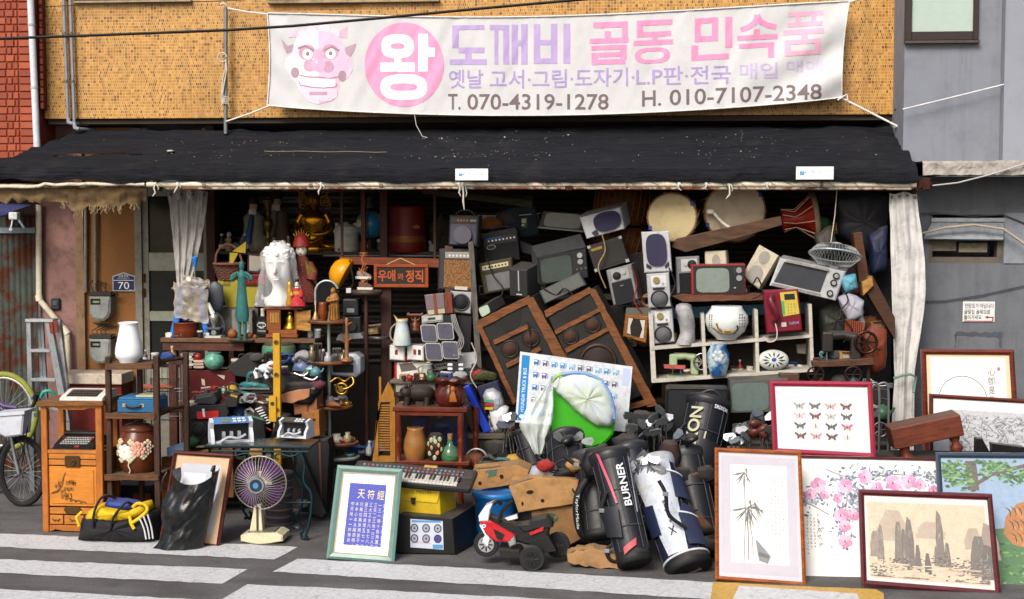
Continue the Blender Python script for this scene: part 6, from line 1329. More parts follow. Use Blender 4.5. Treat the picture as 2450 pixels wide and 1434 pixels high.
face('portable_radio','grey portable radio with brown wooden side on the cassette deck','radio',((1015,706),(1062,701),(1066,750),(1022,755)),.88,30,'6f6266',(('grille','77696e',.04,.06,.44,.72,FAB),('grille','77696e',.6,.06,.98,.72,FAB),('band','7a3018',.46,0,.58,1),('dial','a8a080',.08,.76,.4,.98),('dial','a8a080',.62,.76,.98,.98)),sh=(26,0));THINGS[-1].p('side_panel',mt('7a3518',.5,kind='woodz',scale=9)).poly([(1063,701),(1080,700),(1084,748),(1067,750)],-.5,28)
face('cassette_deck','white and black cassette deck above the grey four panel speaker','cassette deck',((1008,757),(1060,752),(1060,770),(1009,776)),.88,60,'a5a5a0',(('window','26282b',.3,.3,.64,.55),('rail','6d6e6c',.04,.72,.96,.8)));boxy('deck_side','black stereo unit beside the cassette deck','stereo',[(1061,752),(1090,752),(1090,792),(1062,790)],.9,60,'1b1d22',.4)
q4=Thing('four_panel_speaker','folding speaker of four rounded grey panels','speaker',1055,862,.82)
for x0,y0,x1,y1,sk in ((1006,778,1042,818,4),(1045,774,1082,812,4),(1016,822,1054,862,4),(1057,818,1094,858,4)):pn=q4.p('panel',mt('a8a8a4',.4));pn.poly([(x+(y-y0)*.12,y) for x,y in rrect(x0-1,y0-1,x1+1,y1+1,6)],0,8);pn.p('cloth',mt('545463',.9,kind='fabric')).poly([(x+(y-y0)*.12,y) for x,y in rrect(x0+1,y0+1,x1-1,y1-1,5)],-1,0)
for i in range(4):solo('audio_cable','thin grey audio cable looping down beside the four panel speaker','cable',1090,760,.84,mt('8a8886',.6),lambda b,i=i:b.ln(bent([(1080+i*3,752,-6),(1086+i*4,780,-10),(1100+i*3,808,-6),(1094+i*5,826,-8),(1104-i*2,846,-4),(1084+i*9,850,-6)],6),1.3),group='audio cables')
jg=Thing('white_jug','tall white and yellow porcelain jug above the white boxes','jug',962,826,.84);jg.p('body',mt('a9bcc0',.3,kind='two',scale=6,c2='c3c4bc')).lathe([(21,0),(22,4),(19,24),(15,46),(13,56),(15,60),(13,58)],28);b=jg.p('spout',mt('b59a6a',.35));b.lathe([(13.5,56),(15,62),(13,63)],24);b.add([(-12,-6,58),(-20,-4,74),(-6,-10,62),(12,-8,60),(14,2,64),(-10,8,62)],[(0,2,1),(2,3,4,5),(1,2,5),(0,1,5)]);jg.p('handle',mt('8d8478',.4)).tube(bent([(-14,0,52),(-26,0,40),(-28,0,20),(-20,0,8)],4),2,8)
tp_=Thing('antique_telephone','antique wooden candlestick telephone behind the white jug','telephone',994,792,.98);mtp=mt('6a2f16',.4,kind='wood',scale=9);tp_.p('base',mtp).lathe([(17,0),(18,4),(12,10),(14,16),(5,22),(4,34)],22);tp_.p('handset',mtp).tube([(-18,-2,39),(-12,-4,38),(12,-4,38),(18,-2,39)],[6,4,4,6],10);tp_.p('cradle',mt('8a6a30',.3,.7)).tube([(-10,0,32),(-8,0,26),(8,0,26),(10,0,32)],2,6)
for i,(x0,x1) in enumerate(((932,968),(974,1014))):
 t=face('white_switch_box',('white plastic box with one red switch','white plastic box with red and black switches')[i] + ' under the jug','switch box',((x0,826),(x1,828),(x1,864),(x0,862)),.86,50,'c9c9c7',(('switch','6a1a1a',.36,.28,.54,.6),) if not i else (('switch','7a1c1c',.38,.26,.54,.6),('switch','26221f',.66,.26,.82,.6)),rough=.4)
boxy('red_white_carton','white appliance carton with red edge below the switch boxes','carton',R4(944,866,1030,912),.92,60,'c2c0bb',.6,parts=(('red_edge','a31c1c',R4(944,866,949,912),-1,0),('photo','55504a',[(955,872),(985,868),(1000,884),(960,890)],-1,0)))
pt_=Thing('enamel_pitcher','grey white enamel pitcher beside the red edged carton','pitcher',1022,908,.82);pt_.p('body',mt('8d9288',.35,dirt=.25)).lathe([(17,0),(16,10),(13,24),(12,34),(14,38),(12,36)],24);pt_.p('handle',mt('7d827a',.35)).tube(bent([(-12,0,32),(-22,0,26),(-16,0,8)],4),2,8)
mi_=Thing('amplifier_mixer','flat silver audio mixer with knobs behind the pitcher','mixer',1070,880,.92);mi_.p('body',mt('77797b',.4,.3)).poly([(1036,872),(1084,864),(1088,878),(1040,888)],0,40,ch=1);
for k in range(7):mi_.p('knob',mt('1e1f22',.5)).di(1046+k*6,877-k*1.1,2,-3,1,10)
spg=Thing('guitar_headstock','dark guitar headstock with white tuning pegs sticking up','guitar',1092,905,.78);spg.p('head',mt('25282c',.4)).poly([(1080,866),(1100,868),(1096,900),(1086,904)],0,10,ch=1);spg.p('neck',mt('2b211c',.5)).poly([(1086,900),(1096,900),(1104,960),(1094,962)],0,8)
for k in range(3):
 for s_ in (-1,1):spg.p('peg',mt('c9ccd2',.3)).bx(1090+s_*13-6,1090+s_*13+6,870+k*10,876+k*10,-2,8,1)
fp=Thing('frying_pan','black frying pan stored upside down beside the amplifier tower','pan',1135,900,.86);fp.p('pan',mt('1d1e20',.4,.4)).lathe([(26,0),(30,14),(24,18),(.02,20)],28);fp.p('knob',mt('2b2c2e',.4)).lathe([(7,20),(8,26),(5,30)],14);boxy('white_tray','white plastic tray leaning behind the black pan','tray',[(1092,846),(1152,842),(1150,886),(1098,890)],.96,20,'b4b6b8',.4)
ss=Thing('stereo_shelf','plank shelf carrying white boxes above the rosewood stand','shelf',1020,916,.8);ss.p('plank',mt('6b6258',.7,kind='wood',scale=8)).bx(932,1160,911,919,0,110,.8);ss.p('clutter_board',mt('8d8a84',.6)).bx(945,1040,919,940,8,60)
for x in (938,1150):ss.p('leg',dk).box(x-1020-6,x-1020+6,60,72,gz(ss),0)
ss.p('upright',mt('5c4030',.7,kind='woodz',scale=9)).bx(1058,1076,590,712,60,74);ss.p('upright',mt('66605a',.8,kind='woodz',scale=9)).poly([(1118,580),(1130,578),(1152,912),(1138,912)],30,42)
t=face('black_combo_amplifier','black combo amplifier with blue lit knobs and oval badge','amplifier',((1153,570),(1238,556),(1244,622),(1160,634)),1.25,80,'1a1a1c',(('control_panel','26282c',.1,.06,.95,.22),('glow_strip','2a3f8a',.12,.05,.55,.1),('grille','141416',.06,.3,.95,.96,FAB),('badge','8d8d8d',oval(.1,.3,.36,.48)),('badge_field','151517',oval(.12,.32,.34,.46),{'d':-1.6}),('text','a8a8a8','B2',.17,.34,.3,.44)) + knobs('c4c4c0',.16,.18,.9,8,2),ch=2.5)
t.p('top',mt('2a2b2d',.7)).poly([(1150,560),(1232,545),(1238,556),(1153,571)],2,78);t.p('handle',mt('141416',.5)).ln(bent([(1170,560,20),(1180,548,20),(1212,543,20),(1222,550,20)],4),3)
face('olive_amplifier','olive brown amplifier with cream control strip and grey grille','amplifier',((1143,632),(1225,616),(1230,692),(1158,706)),1.12,60,'3a3620',(('control_panel','b5ab8c',.1,.1,.88,.24),('trim','2e2a18',.06,.28,.96,.36),('grille','6a6a6e',.16,.4,.96,.92,{'k':'fabric','r':.8})) + knobs('26221c',.17,.2,.8,7,2.2),ch=3)
face('black_pc_speaker','black upright speaker with a pale centre bar','speaker',((1218,642),(1262,646),(1264,712),(1220,708)),1.0,70,'2a2b2e',(('front','121214',.06,.06,.94,.98),('centre_bar','8d9092',.46,.06,.53,.8),('badge','a5a7a8',.36,.9,.66,.94)),sh=(24,14))
t=face('black_television','large black box television with dusty top in the middle of the pile','television',((1285,616),(1402,594),(1408,664),(1292,684)),1.2,110,'16171a',(('bezel','0e0f11',.03,.06,.7,.96),('screen','3f4745',oval(.05,.1,.68,.94,28,6),{'r':.12}),('knob','9a9c9c',.86,.2,6.5),('knob','8a8c8c',.86,.42,6.5)) + knobs('55575a',.66,.78,.96,3,2.5),ch=2)
t.p('top',mt('3a3b3e',.8,dirt=.5)).poly([(1270,590),(1388,560),(1402,592),(1285,616)],1,100);t.p('side',mt('1c1d20',.6)).poly([(1270,592),(1285,616),(1292,684),(1276,660)],2,90)
t=face('grey_screen_television','small television tilted face up below the rail','television',((1298,505),(1400,512),(1396,556),(1286,546)),1.35,70,'1f1f20',(('screen','6c716c',oval(.1,.06,.92,.86,28,6),{'r':.15}),('base_strip','77787a',0,.92,1,1.0)),ch=2)
face('oval_mesh_speaker','silver speaker with purple oval mesh lying on its side','speaker',((1386,520),(1484,496),(1494,548),(1404,572)),1.1,60,'b0b2b6',(('mesh','33304a',oval(.28,.04,.96,.9,26,2.6),{'k':'fabric','r':.9,'d':-5}),('notch','2a2a2e',[(.16,.8),(.3,.7),(.34,.92),(.22,1.0)]),('badge','a5a7aa',.9,.3,.92,.4)),sh=(14,14),rough=.35)
face('bass_amplifier','charcoal bass amplifier with gold badge and metal corners','amplifier',((1404,590),(1486,564),(1506,626),(1424,652)),1.12,60,'232325',(('grille','2f2d2b',.06,.12,.95,.9,FAB),('badge','8a6a24',.08,.14,.4,.24),('corner','8f9294',0,0,.09,.1),('corner','8f9294',.91,0,1,.1),('corner','8f9294',.9,.88,1,1),('corner','8f9294',0,.88,.08,1)),ch=2)
face('centre_speaker','long grey fabric speaker lying above the big wooden cabinets','speaker',((1290,698),(1386,652),(1402,682),(1304,728)),.92,50,'4b4b54',(('cloth','5f625e',.03,.06,.97,.92,{'k':'fabric','r':.9}),('seam','4a4d4a',.49,.06,.51,.92)))
t=face('two_way_speaker','grey two way speaker with black lower grille leaning in the pile','speaker',((1450,648),(1510,632),(1528,716),(1468,732)),.96,70,'77777a',(('panel','8f9092',.16,.04,.84,.36),('cone','2b2c2e',.36,.22,10),('tweeter','a5a8aa',.64,.16,5.5),('grille','1e1f24',.1,.38,.88,1.02,FAB),('badge','77797c',.4,.5,.54,.52)),sh=(10,2),rough=.45)
face('mini_portable_tv','tiny portable television with pale green screen','television',((1142,738),(1168,726),(1176,748),(1152,762)),.88,50,'2a2b2c',(('screen','9fb09c',oval(.06,.06,.94,.94,16,5),{'r':.15}),),sh=(28,18))
face('dark_tuner','purple black stereo tuner wedged behind the combo amplifier','stereo',((1240,574),(1280,590),(1276,612),(1246,606)),1.4,50,'1c1622',(),rough=.5);boxy('dark_net_sack','dark net sack stuffed behind the televisions','sack',[(1190,540),(1210,500),(1280,490),(1290,560),(1240,570)],1.55,60,'12262c',.8);solo('woven_sieve','shallow orange bamboo sieve behind the combo amplifier','sieve',1175,545,1.5,mt('7a4820',.7),lambda b:(b.lathe([(30,-2),(27,14),(20,22),(.02,27)],26,(0,0,0),.8),b.tube([(-28,-4,6),(0,-26,18),(26,-10,10)],2,6)))
for i in range(2):solo('scrap_timber',('long grey plank leaning high under the rail','second grey plank above the first under the rail')[i],'plank',1130,490,1.5 + .1*i,mt('4a4338',.8,kind='wood',scale=7,dirt=.4),lambda b,i=i:b.poly([(1010,452-8*i),(1275,480-10*i),(1273,497-10*i),(1010,464-8*i)],0,24))
def pa(name,label,quad,Y,items,trims):
 t=face(name,label,'loudspeaker',quad,Y,90,'1b1918',items,sh=(20,10),ch=1,rough=.7)
 for i,q in enumerate(trims):t.p('wood_trim',mt('7d4a20',.65,kind='wood',c2='4a2a12',scale=9,dirt=.25)).poly(jag(q,1,14,3),-5 - .5*i,4)
 return t
pa('wooden_horn_speaker','large horn loudspeaker with orange wood edges tipped over',((1150,772),(1268,712),(1352,900),(1232,966)),.75,(('horn_mouth','0d0c0c',[(.26,.06),(.78,.06),(.62,.24),(.34,.24)]),('horn_lip','3a3936',[(.3,.26),(.66,.24),(.6,.3),(.34,.31)]),('cone','26211e',.3,.42,22,'3a241c','2a1c16'),('cone','26211e',.72,.42,22,'3a241c','2a1c16'),('cone','2a1c18',.5,.84,40,'201a18','8f9294')),(((1138,770),(1266,706),(1272,722),(1148,786)),((1256,716),(1276,710),(1372,880),(1352,902)),((1138,775),(1150,772),(1236,960),(1228,968)),((1180,814),(1262,776),(1266,784),(1184,824)),((1210,870),(1292,828),(1296,836),(1214,880))))
pa('wooden_bass_speaker','biggest wooden loudspeaker with silver capped bass cone',((1308,752),(1408,696),(1542,940),(1424,1000)),.68,(('horn_mouth','0d0c0c',[(.24,.05),(.72,.05),(.6,.16),(.34,.17)]),('horn_lip','3a3936',[(.3,.18),(.64,.17),(.6,.2),(.34,.22)]),('cone','26211e',.24,.27,20,'3a241c','2a1c16'),('cone','26211e',.74,.27,20,'3a241c','2a1c16'),('cone','33201a',.5,.58,46,'241a17','b9bcbe')),(((1302,744),(1410,686),(1414,700),(1306,760)),((1406,690),(1424,692),(1572,968),(1548,972)),((1326,790),(1432,736),(1436,744),(1330,800)),((1352,834),(1456,780),(1460,788),(1356,844)),((1430,990),(1556,950),(1560,962),(1436,1002))))
face('orange_horn_box','open orange wooden box with white foam lining','speaker',((1496,752),(1552,756),(1546,822),(1490,806)),.9,60,'9a6020',(('opening','17110c',.16,.14,.86,.84),('foam','b5b3ae',[(.16,.14),(.34,.16),(.26,.5),(.32,.82),(.16,.8)]),('foam','b5b3ae',[(.86,.16),(.64,.18),(.78,.5),(.7,.86),(.86,.84)])),kind='wood',rough=.6);THINGS[-1].p('top',mt('55534c',.7)).poly([(1498,738),(1556,738),(1556,756),(1496,752)],2,56)
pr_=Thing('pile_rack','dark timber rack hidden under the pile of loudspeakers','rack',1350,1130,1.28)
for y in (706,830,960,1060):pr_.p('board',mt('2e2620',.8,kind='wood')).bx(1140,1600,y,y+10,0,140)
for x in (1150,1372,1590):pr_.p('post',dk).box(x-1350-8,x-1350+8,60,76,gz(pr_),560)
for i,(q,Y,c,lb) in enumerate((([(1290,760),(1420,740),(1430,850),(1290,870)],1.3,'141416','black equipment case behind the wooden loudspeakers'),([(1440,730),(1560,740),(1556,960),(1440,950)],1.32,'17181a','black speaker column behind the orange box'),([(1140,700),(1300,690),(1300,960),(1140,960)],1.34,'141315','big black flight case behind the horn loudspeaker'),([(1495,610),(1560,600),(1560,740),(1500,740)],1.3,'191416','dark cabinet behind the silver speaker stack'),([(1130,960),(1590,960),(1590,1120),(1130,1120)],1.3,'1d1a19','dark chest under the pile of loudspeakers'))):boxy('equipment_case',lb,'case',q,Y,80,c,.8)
rs_=Thing('rosewood_stand','reddish rosewood stand with turned posts holding vases','stand',1035,1240,.02);mrs=mt('6e2812',.35,kind='woodz',c2='45160a',scale=9,coat=.3);mrw=mt('6e2812',.35,kind='wood',c2='45160a',scale=9,coat=.3)
rs_.p('top',mrw).bx(940,1118,973,984,-4,104,1.5);rs_.p('shelf',mrw).bx(944,1124,1103,1112,-4,104,1.5);rs_.p('apron',mrw).bx(952,1104,985,994,0,5,1)
for x,d in ((952,0),(1102,0),(985,96),(1128,92)):
 b=rs_.p('leg',mrs);b.lathe([(7,gz(rs_) + (0 if d < 50 else 0)),(7,60),(8.5,64),(6,70),(7,120),(9,126),(9,130),(7,134),(7,180),(9,186),(6,192),(8,200),(7,256)],14,(x-1035,d+7,0))
vase('tan_stoneware_vase','tan stoneware vase inside the rosewood stand',994,1104,rs_.loc.y + .1,[(18,0),(24,10),(29,32),(27,52),(19,76),(21,82),(18,80)],mt('8d6030',.35,var=.3,dirt=.25,scale=7))
fv=Thing('floral_vase','black vase painted with pink flowers and green leaves','vase',1043,1102,rs_.loc.y + .06);fv.p('body',mt('2b211c',.25)).lathe([(14,0),(18,6),(23,26),(23,46),(17,62),(13,66),(11,65)],28);fp_=fv.p('painted_flowers',mt('COL',.3));
for x,z,c in ((-6,34,'c07a5c'),(8,40,'c88a66'),(-8,52,'b5a88a'),(6,22,'bd7a62'),(-12,20,'8fa07c'),(12,54,'8a9c78'),(0,10,'9aa888'),(-14,42,'7f9470'),(2,48,'9aa880'),(14,30,'86966e')):fp_.c_(c).ball((x,-math.sqrt(max(4,22.5**2-x*x)) + .6,z),(5,1.6,6.5),10,6)
gbt=Thing('green_flask','round green glass flask with cork stopper','bottle',1077,1106,rs_.loc.y + .05);gbt.p('glass',mt('4f7a58',.05,var=0,dirt=0,bump=0,alpha=.55,spec=.8)).lathe([(14,0),(21,8),(22,20),(17,34),(8,42),(6,54),(7,56)],26);gbt.p('liquid',mt('1f6a28',.1,alpha=.8)).lathe([(13,1),(19,6),(20,12),(.02,12)],22);gbt.p('cork',mt('8d6236',.8)).lathe([(5.5,54),(6.5,68)],14)
solo('round_mirror','dark oval mirror propped behind the vases','mirror',1068,1104,rs_.loc.y + .28,mt('1a2440',.12),lambda b:b.poly(rrect(1030,1000,1116,1104,30,6),0,5));boxy('blue_fabric_panel','purple blue fabric panel behind the tan vase','panel',[(966,1090),(990,1000),(1026,994),(1010,1100)],rs_.loc.y + .3,4,'2a2852',.8)
be=Thing('carved_bear','dark brown carved wooden bear on the rosewood stand','carving',995,974,rs_.loc.y + .12);mbe=mt('24150f',.6,var=.3,kind='woodz',scale=14);b=be.own(mbe);b.ball((10,10,32),(36,20,21),24,14);b.ball((-24,4,34),(17,15,15),18,12);b.ball((-38,-2,28),(9,8,7),14,8);b.ball((-22,-4,49),5,10,8);b.ball((-14,10,50),5,10,8)
for x,y_ in ((-20,0),(-10,18),(28,0),(36,18)):b.tube([(x,y_,24),(x-1,y_-2,10),(x-4,y_-4,0)],[10,8,8],10)
rp=Thing('red_burl_pot','red carved wooden pot with ragged rim and tassel','pot',1078,973,rs_.loc.y + .1);mrp=mt('571c10',.3,kind='wood',c2='2e0d08',scale=7);b=rp.p('body',mrp);b.ring([[((r + 2.5*math.sin(a_*7 + z*.05))*math.cos(a_),(r + 2.5*math.sin(a_*7))*math.sin(a_)*.85,z) for a_ in [2*math.pi*i/36 for i in range(36)]] for r,z in ((24,0),(34,10),(38,26),(34,42),(26,50),(24,54))]);b=rp.p('rim',mrp);b.ring([[((r + 4*math.sin(a_*5) + 3*math.sin(a_*9))*math.cos(a_),(r + 4*math.sin(a_*5))*math.sin(a_)*.85,z + 2*math.sin(a_*6)) for a_ in [2*math.pi*i/40 for i in range(40)]] for r,z in ((25,52),(36,62),(38,68),(24,66))])
ta=rp.p('tassel',mt('9a5a1c',.8));ta.ball((10,-34,46),(6,5,7),12,8);
for k in range(9):ta.tube([(8+k*.6,-36,42),(4+k*1.6,-38,28),(3+k*2,-37,16)],1.1,5)
ob=Thing('ochre_slatted_rack','ochre boat shaped slatted wooden rack standing on end','slatted rack',915,1106,.22);mob=mt('9a6a1c',.5,kind='woodz',c2='805412',scale=9)
ob.p('side',mob).poly([(930,912),(914,950),(900,1010),(890,1106),(905,1106),(906,962),(934,930)],0,14)
ob.p('nose',mob).poly([(930,912),(944,938),(944,960),(906,962)],-1,15);ob.p('side',mob).poly([(934,958),(946,948),(946,1106),(934,1106)],0,14);ob.p('back_rail',mob).bx(906,911,902,960,10,14)
for k in range(19):ob.p('slat',mob).bx(904,936,968+k*6,971+k*6,3,10)
ob.p('foot_bar',mob).bx(903,936,1092,1106,1,13)
for i,(pts,lb,Y) in enumerate((([(1166,620),(1180,660),(1204,690),(1196,726),(1220,760)],'black mains cable hanging from the combo amplifier',1.06),([(1300,690),(1330,706),(1352,690),(1380,720),(1372,752)],'black cable draped from the big black television',.9),([(1440,560),(1448,600),(1432,640),(1450,690)],'straw coloured string hanging over the bass amplifier',1.05),([(1262,770),(1270,820),(1258,866),(1280,900)],'thin black wire across the horn loudspeaker',.7),([(1512,640),(1524,680),(1518,720),(1536,748)],'red thin wire beside the two way speaker',.9),([(1600,640),(1616,680),(1604,716),(1622,760)],'black lead hanging beside the silver stack',.58),([(1780,660),(1800,680),(1812,664),(1824,700),(1800,716)],'coiled black flex beside the red television',.6),([(2016,690),(2030,720),(2010,750),(2040,790),(2020,820)],'black flex trailing from the toaster oven',.56),([(1128,820),(1140,860),(1126,900),(1150,940)],'white flex beside the amplifier tower',.72))):
 solo('loose_cable',lb,'cable',pts[0][0],pts[0][1],Y,mt(('141416','141416','8d7a50','121214','7a1c1c','141416','121214','161618','a8a6a2')[i],.6),lambda b,pts=pts:b.ln(bent([(a,c,5*math.sin(j*2)) for j,(a,c) in enumerate(pts)],6),1.7))
# ================================================================== goods standing on the road in the middle
def sutra(ar,t):
 art_quad(ar,t,20,20,t.w-20,t.h-20,'dfdfe0',4.0);art_quad(ar,t,36,40,t.w-36,t.h-34,'1c2c9c',3.8)
 def put(s,x,y,w_,h):
  if s == '一':y += h*.43;h *= .13
  vs,fs,a=text_mesh(s,0);ar.add([(lambda q:(ar.loc(q)[0],3.4,ar.loc(q)[1]))(t.uv(x+u*w_,y+(1-v)*h)) for u,v in vs],fs)
 ar.c_('d8c88a')
 for i,c in enumerate('天符經'):put(c,58+i*24,54,17,21)
 ar.c_('c9c3b4');S_='一始無始一析三極無盡本天一一地一二人一三一積十鉅無匱化三天二三地二三人二三大三合六生七八九運三四成環五七一妙衍萬往萬來用變不動本本心本太陽昻明人中天地一一終無終一'
 for i,c in enumerate(S_):put(c,44 + 11.3*(8 - i//9),84 + (i % 9)*12.2,7.5,9)
sf=picture('sutra_frame','sage green frame with gold Chinese characters on a blue panel',((799,1120),(958,1127),(944,1347),(779,1338)),fw=14,fcol='5f7f78',matc='dcdcdc',art=sutra,lean=11)
b=sf.p('gold_slip',mt('b5a06a',.35,.5));b.ln([sf.uv(16,16),sf.uv(sf.w-16,16),sf.uv(sf.w-16,sf.h-16),sf.uv(16,sf.h-16)],1.2,0,5,True);b.v=[Vector((v.x,v.y + v.z*math.tan(R(11)),v.z)) for v in b.v]
cr2=boxy('black_tool_crate','black plastic crate with a printed wheel sheet beside the sutra frame','crate',[(946,1240),(956,1230),(1086,1238),(1092,1326),(946,1326)],G(1035,1328).y,130,'101113',.5,sh=(36,6),ch=3)
l_=cr2.p('wheel_sheet',print_());l_.c_('b4bccb').poly([(982,1241),(1060,1245),(1062,1314),(982,1310)],-1.2);l_.c_('4f86b8').bx(986,1056,1244,1249,-1.6,-1.4).bx(1036,1060,1302,1312,-1.6,-1.4);l_.c_('b04a4a').tx('SPORTS WHEEL',986,1296,1030,1300,-1.6)
for i in range(6):x,y=992 + i % 3*28,1263 + i//3*25;l_.c_('2b2d38').ell(x,y,9.5,10.5,-1.7,18).c_('8d94a0' if i < 5 else '4a3f88').ell(x,y,7,8,-2,18).c_('3a3d48').ell(x,y,2.4,2.6,-2.3,10)
yt=boxy('yellow_tool_box','yellow plastic tool box with black latch under the keyboard','tool box',[(955,1168),(1052,1176),(1056,1240),(956,1232)],cr2.loc.y + .08,70,'b89c12',.45,sh=(28,-4),parts=(('lid_edge','c4a81a',[(955,1166),(1054,1174),(1046,1202),(955,1196)],-3,0),('latch','17150e',[(983,1190),(995,1190),(994,1206),(986,1206)],-6,-3)))
yt.p('lettering',mt('5a4a08',.6)).tx('TOOL MASTER',965,1172,1034,1181,-3.6)
kb=Thing('electronic_keyboard','black electronic keyboard resting across yellow box and rosewood stand','keyboard',976,1170,cr2.loc.y + .02,rot=(14,3.5,-3));kb.p('case',mt('1c1c1e',.45)).box(-150,152,0,104,0,17,5);kb.p('panel',mt('2b2b30',.4)).box(-140,146,50,98,16.8,18.5,.5)
for i in range(30):kb.p('white_key',mt('c9c7be',.3)).box(-140+i*8.6,-132+i*8.6,3,46,15,20,.5)
for i in range(30):
 if i % 7 not in (2,6):kb.p('black_key',mt('121213',.3)).box(-134.2+i*8.6,-129.4+i*8.6,19,46,20,23.5,.5)
rr=random.Random(3)
for i in range(48):kb.p('button',mt(rr.choice(('7a7f9a','6a6f8a','3f9a9a','a33a2a','8a8da0')),.5)).box(-128+i % 24*10.6,-122+i % 24*10.6,58+i//24*16,64+i//24*16,18.4,20.4,.3)
for x in (110,128):kb.p('speaker_slots',mt('0e0e10',.7)).box(x,x+14,60,92,18.3,19)
kb.p('label_strip',mt('c9a84a',.6)).box(20,52,90,102,18.6,19.4)
cardboard('upper_melon_carton','tan carton with round vent holes above the blue bin',[(1130,1128),(1236,1112),(1266,1124),(1260,1152),(1140,1176),(1126,1170)],-.3,90,'9c7448',((1148,1157,4.5,4.5),(1200,1140,5,5)),('3f5a4a',[(1160,1128),(1190,1122),(1186,1138),(1166,1144)]))
cardboard('middle_melon_carton','tan carton with hand holes leaning on the golf bags',[(1217,1166),(1290,1142),(1384,1148),(1376,1204),(1240,1228)],-.62,100,'a07a4e',((1268,1178,9,5,8),(1298,1198,4.5,4.5),(1250,1206,3,5)))
cardboard('lower_melon_carton','darker tan carton with green round mark behind the toy motorcycle',[(1266,1212),(1400,1176),(1420,1270),(1350,1312),(1290,1300)],-.58,90,'82603c',(),('2f4a30',[(1316+20*math.cos(a_),1240-13*math.sin(a_)) for a_ in [i*.35 for i in range(18)]]))
cardboard('flattened_carton','flattened crumpled carton lying on the road under the golf bags',jag([(1356,1326),(1420,1312),(1486,1330),(1488,1362),(1400,1358),(1358,1346)],3,12,2),G(1420,1362).y,60,'9c7850')
bi=Thing('blue_bin','bright blue plastic bin under the tan carton','bin',1186,1300,-.38);bi.p('body',mt('0f5a9a',.4,dirt=.2)).lathe([(44,gz(bi)),(52,112),(54,114)],30,(0,0,0),.8);bi.p('rim',mt('1668ac',.4)).lathe([(54,112),(57,114),(57,124),(52,126),(50,120)],30,(0,0,0),.8)
pb2=Thing('plank_bench','grey plank bench holding the humidifier and blue folder','bench',1190,1120,.35);pb2.p('plank',mt('5c5348',.8,kind='wood',scale=8)).bx(1112,1228,1039,1050,0,90,1);pb2.p('box',mt('1f1c1a',.8)).box(-60,40,10,80,gz(pb2),70)
hu=Thing('silver_humidifier','silver and white rounded humidifier with coloured label','humidifier',1180,1040,.38);b=hu.p('body',mt('a4a6aa',.35,.2));pillow(b,[(1152,950),(1160,934),(1178,930),(1196,942),(1206,968),(1190,990),(1164,976)],0,46,3,8);pillow(hu.p('base',mt('c6c8ca',.4)),[(1168,984),(1200,968),(1216,976),(1214,1000),(1200,1030),(1182,1036),(1172,1010)],2,44,3,8);l_=hu.p('label',print_());l_.c_('8a2430').bx(1160,1182,964,972,-1,-.6).c_('b59a20').bx(1160,1180,974,980,-1,-.6).c_('3f8a6a').bx(1158,1180,956,962,-1,-.6);hu.p('window',mt('8f9aa6',.2)).bx(1186,1194,952,968,-1,1)
boxy('blue_folder','bright blue folder leaning beside the humidifier','folder',[(1110,926),(1122,922),(1176,1030),(1158,1038)],.40,30,'1236b0',.4);boxy('brown_album','brown paper album leaning against the blue folder','album',[(1098,930),(1110,928),(1152,1040),(1130,1040)],.44,30,'5c4a3c',.7);boxy('navy_box','navy box behind the blue folder','box',[(1140,928),(1190,912),(1200,940),(1150,954)],.5,30,'151c38',.6)
solo('green_net_bag','olive net bag on the stereo shelf end','net bag',1160,915,.7,mt('3a3f14',.9,kind='two',scale=60,c2='1a1c0a'),lambda b:pillow(b,[(1124,914),(1130,896),(1160,888),(1186,896),(1190,912)],0,40,6));hs=Thing('ear_muffs','red and black ear muffs hanging below the plank bench','headphones',1150,1118,.2);hs.p('band',mt('a5a5a5',.3,.5)).ln(arc(1140,1100,26,150,10,10),2.6,0);hs.p('cup',mt('16161a',.5)).bx(1140,1192,1102,1124,-6,16,5);hs.p('cup',mt('8a1428',.4)).bx(1134,1142,1104,1120,-8,8,3)
tm=Thing('toy_motorcycle','red white and black ride-on toy motorcycle with three wheels','toy motorcycle',1240,1362,ground=True);blk=mt('131416',.5);red=mt('b0121a',.25,coat=.5);wht=mt('d4d6da',.25,coat=.5)
def tw_(px,py,r,d,wd,rimc):
 w_=tm.p('wheel',mt('17181a',.7));a=w_.loc((px,py));w_.disc(a[0],a[1],r-3,d-wd/2,d+wd/2,32);w_.torus((a[0],d-wd/2+3,a[1]),r-3.5,3.5,32,8);rm=w_.p('rim',mt(rimc,.35,.3));rm.disc(a[0],a[1],r*.62,d-wd/2-2,d-wd/2+1,24)
 for k in range(8):t_=k*.785;w_.p('spoke',mt('0c0c0d',.5)).tube([(a[0]+r*.2*math.cos(t_),d-wd/2-2.6,a[1]+r*.2*math.sin(t_)),(a[0]+r*.52*math.cos(t_),d-wd/2-2.6,a[1]+r*.52*math.sin(t_))],r*.055,6)
 w_.p('hub',mt(rimc,.3)).disc(a[0],a[1],r*.16,d-wd/2-4,d-wd/2,14)
tw_(1160,1310,31,40,26,'9a9c9e');tw_(1274,1334,31,0,26,'1f2022');tw_(1330,1318,31,80,26,'1f2022')
tm.p('front_fairing',red).poly([(1146,1252),(1172,1250),(1206,1270),(1232,1284),(1222,1300),(1186,1302),(1160,1282)],14,62,ch=3);tm.p('fairing_vent',blk).poly([(1178,1268),(1206,1282),(1200,1296),(1188,1294)],12,16);tm.p('windshield',wht).poly([(1144,1254),(1142,1240),(1158,1216),(1178,1206),(1170,1226),(1166,1254)],20,56,ch=3);tm.p('fork_cover',wht).poly([(1144,1262),(1158,1262),(1170,1296),(1164,1316),(1150,1304),(1158,1284)],22,58,ch=2);tm.p('windscreen',blk).ln(bent([(1176,1212,24),(1186,1204,28),(1196,1212,34)],4),5)
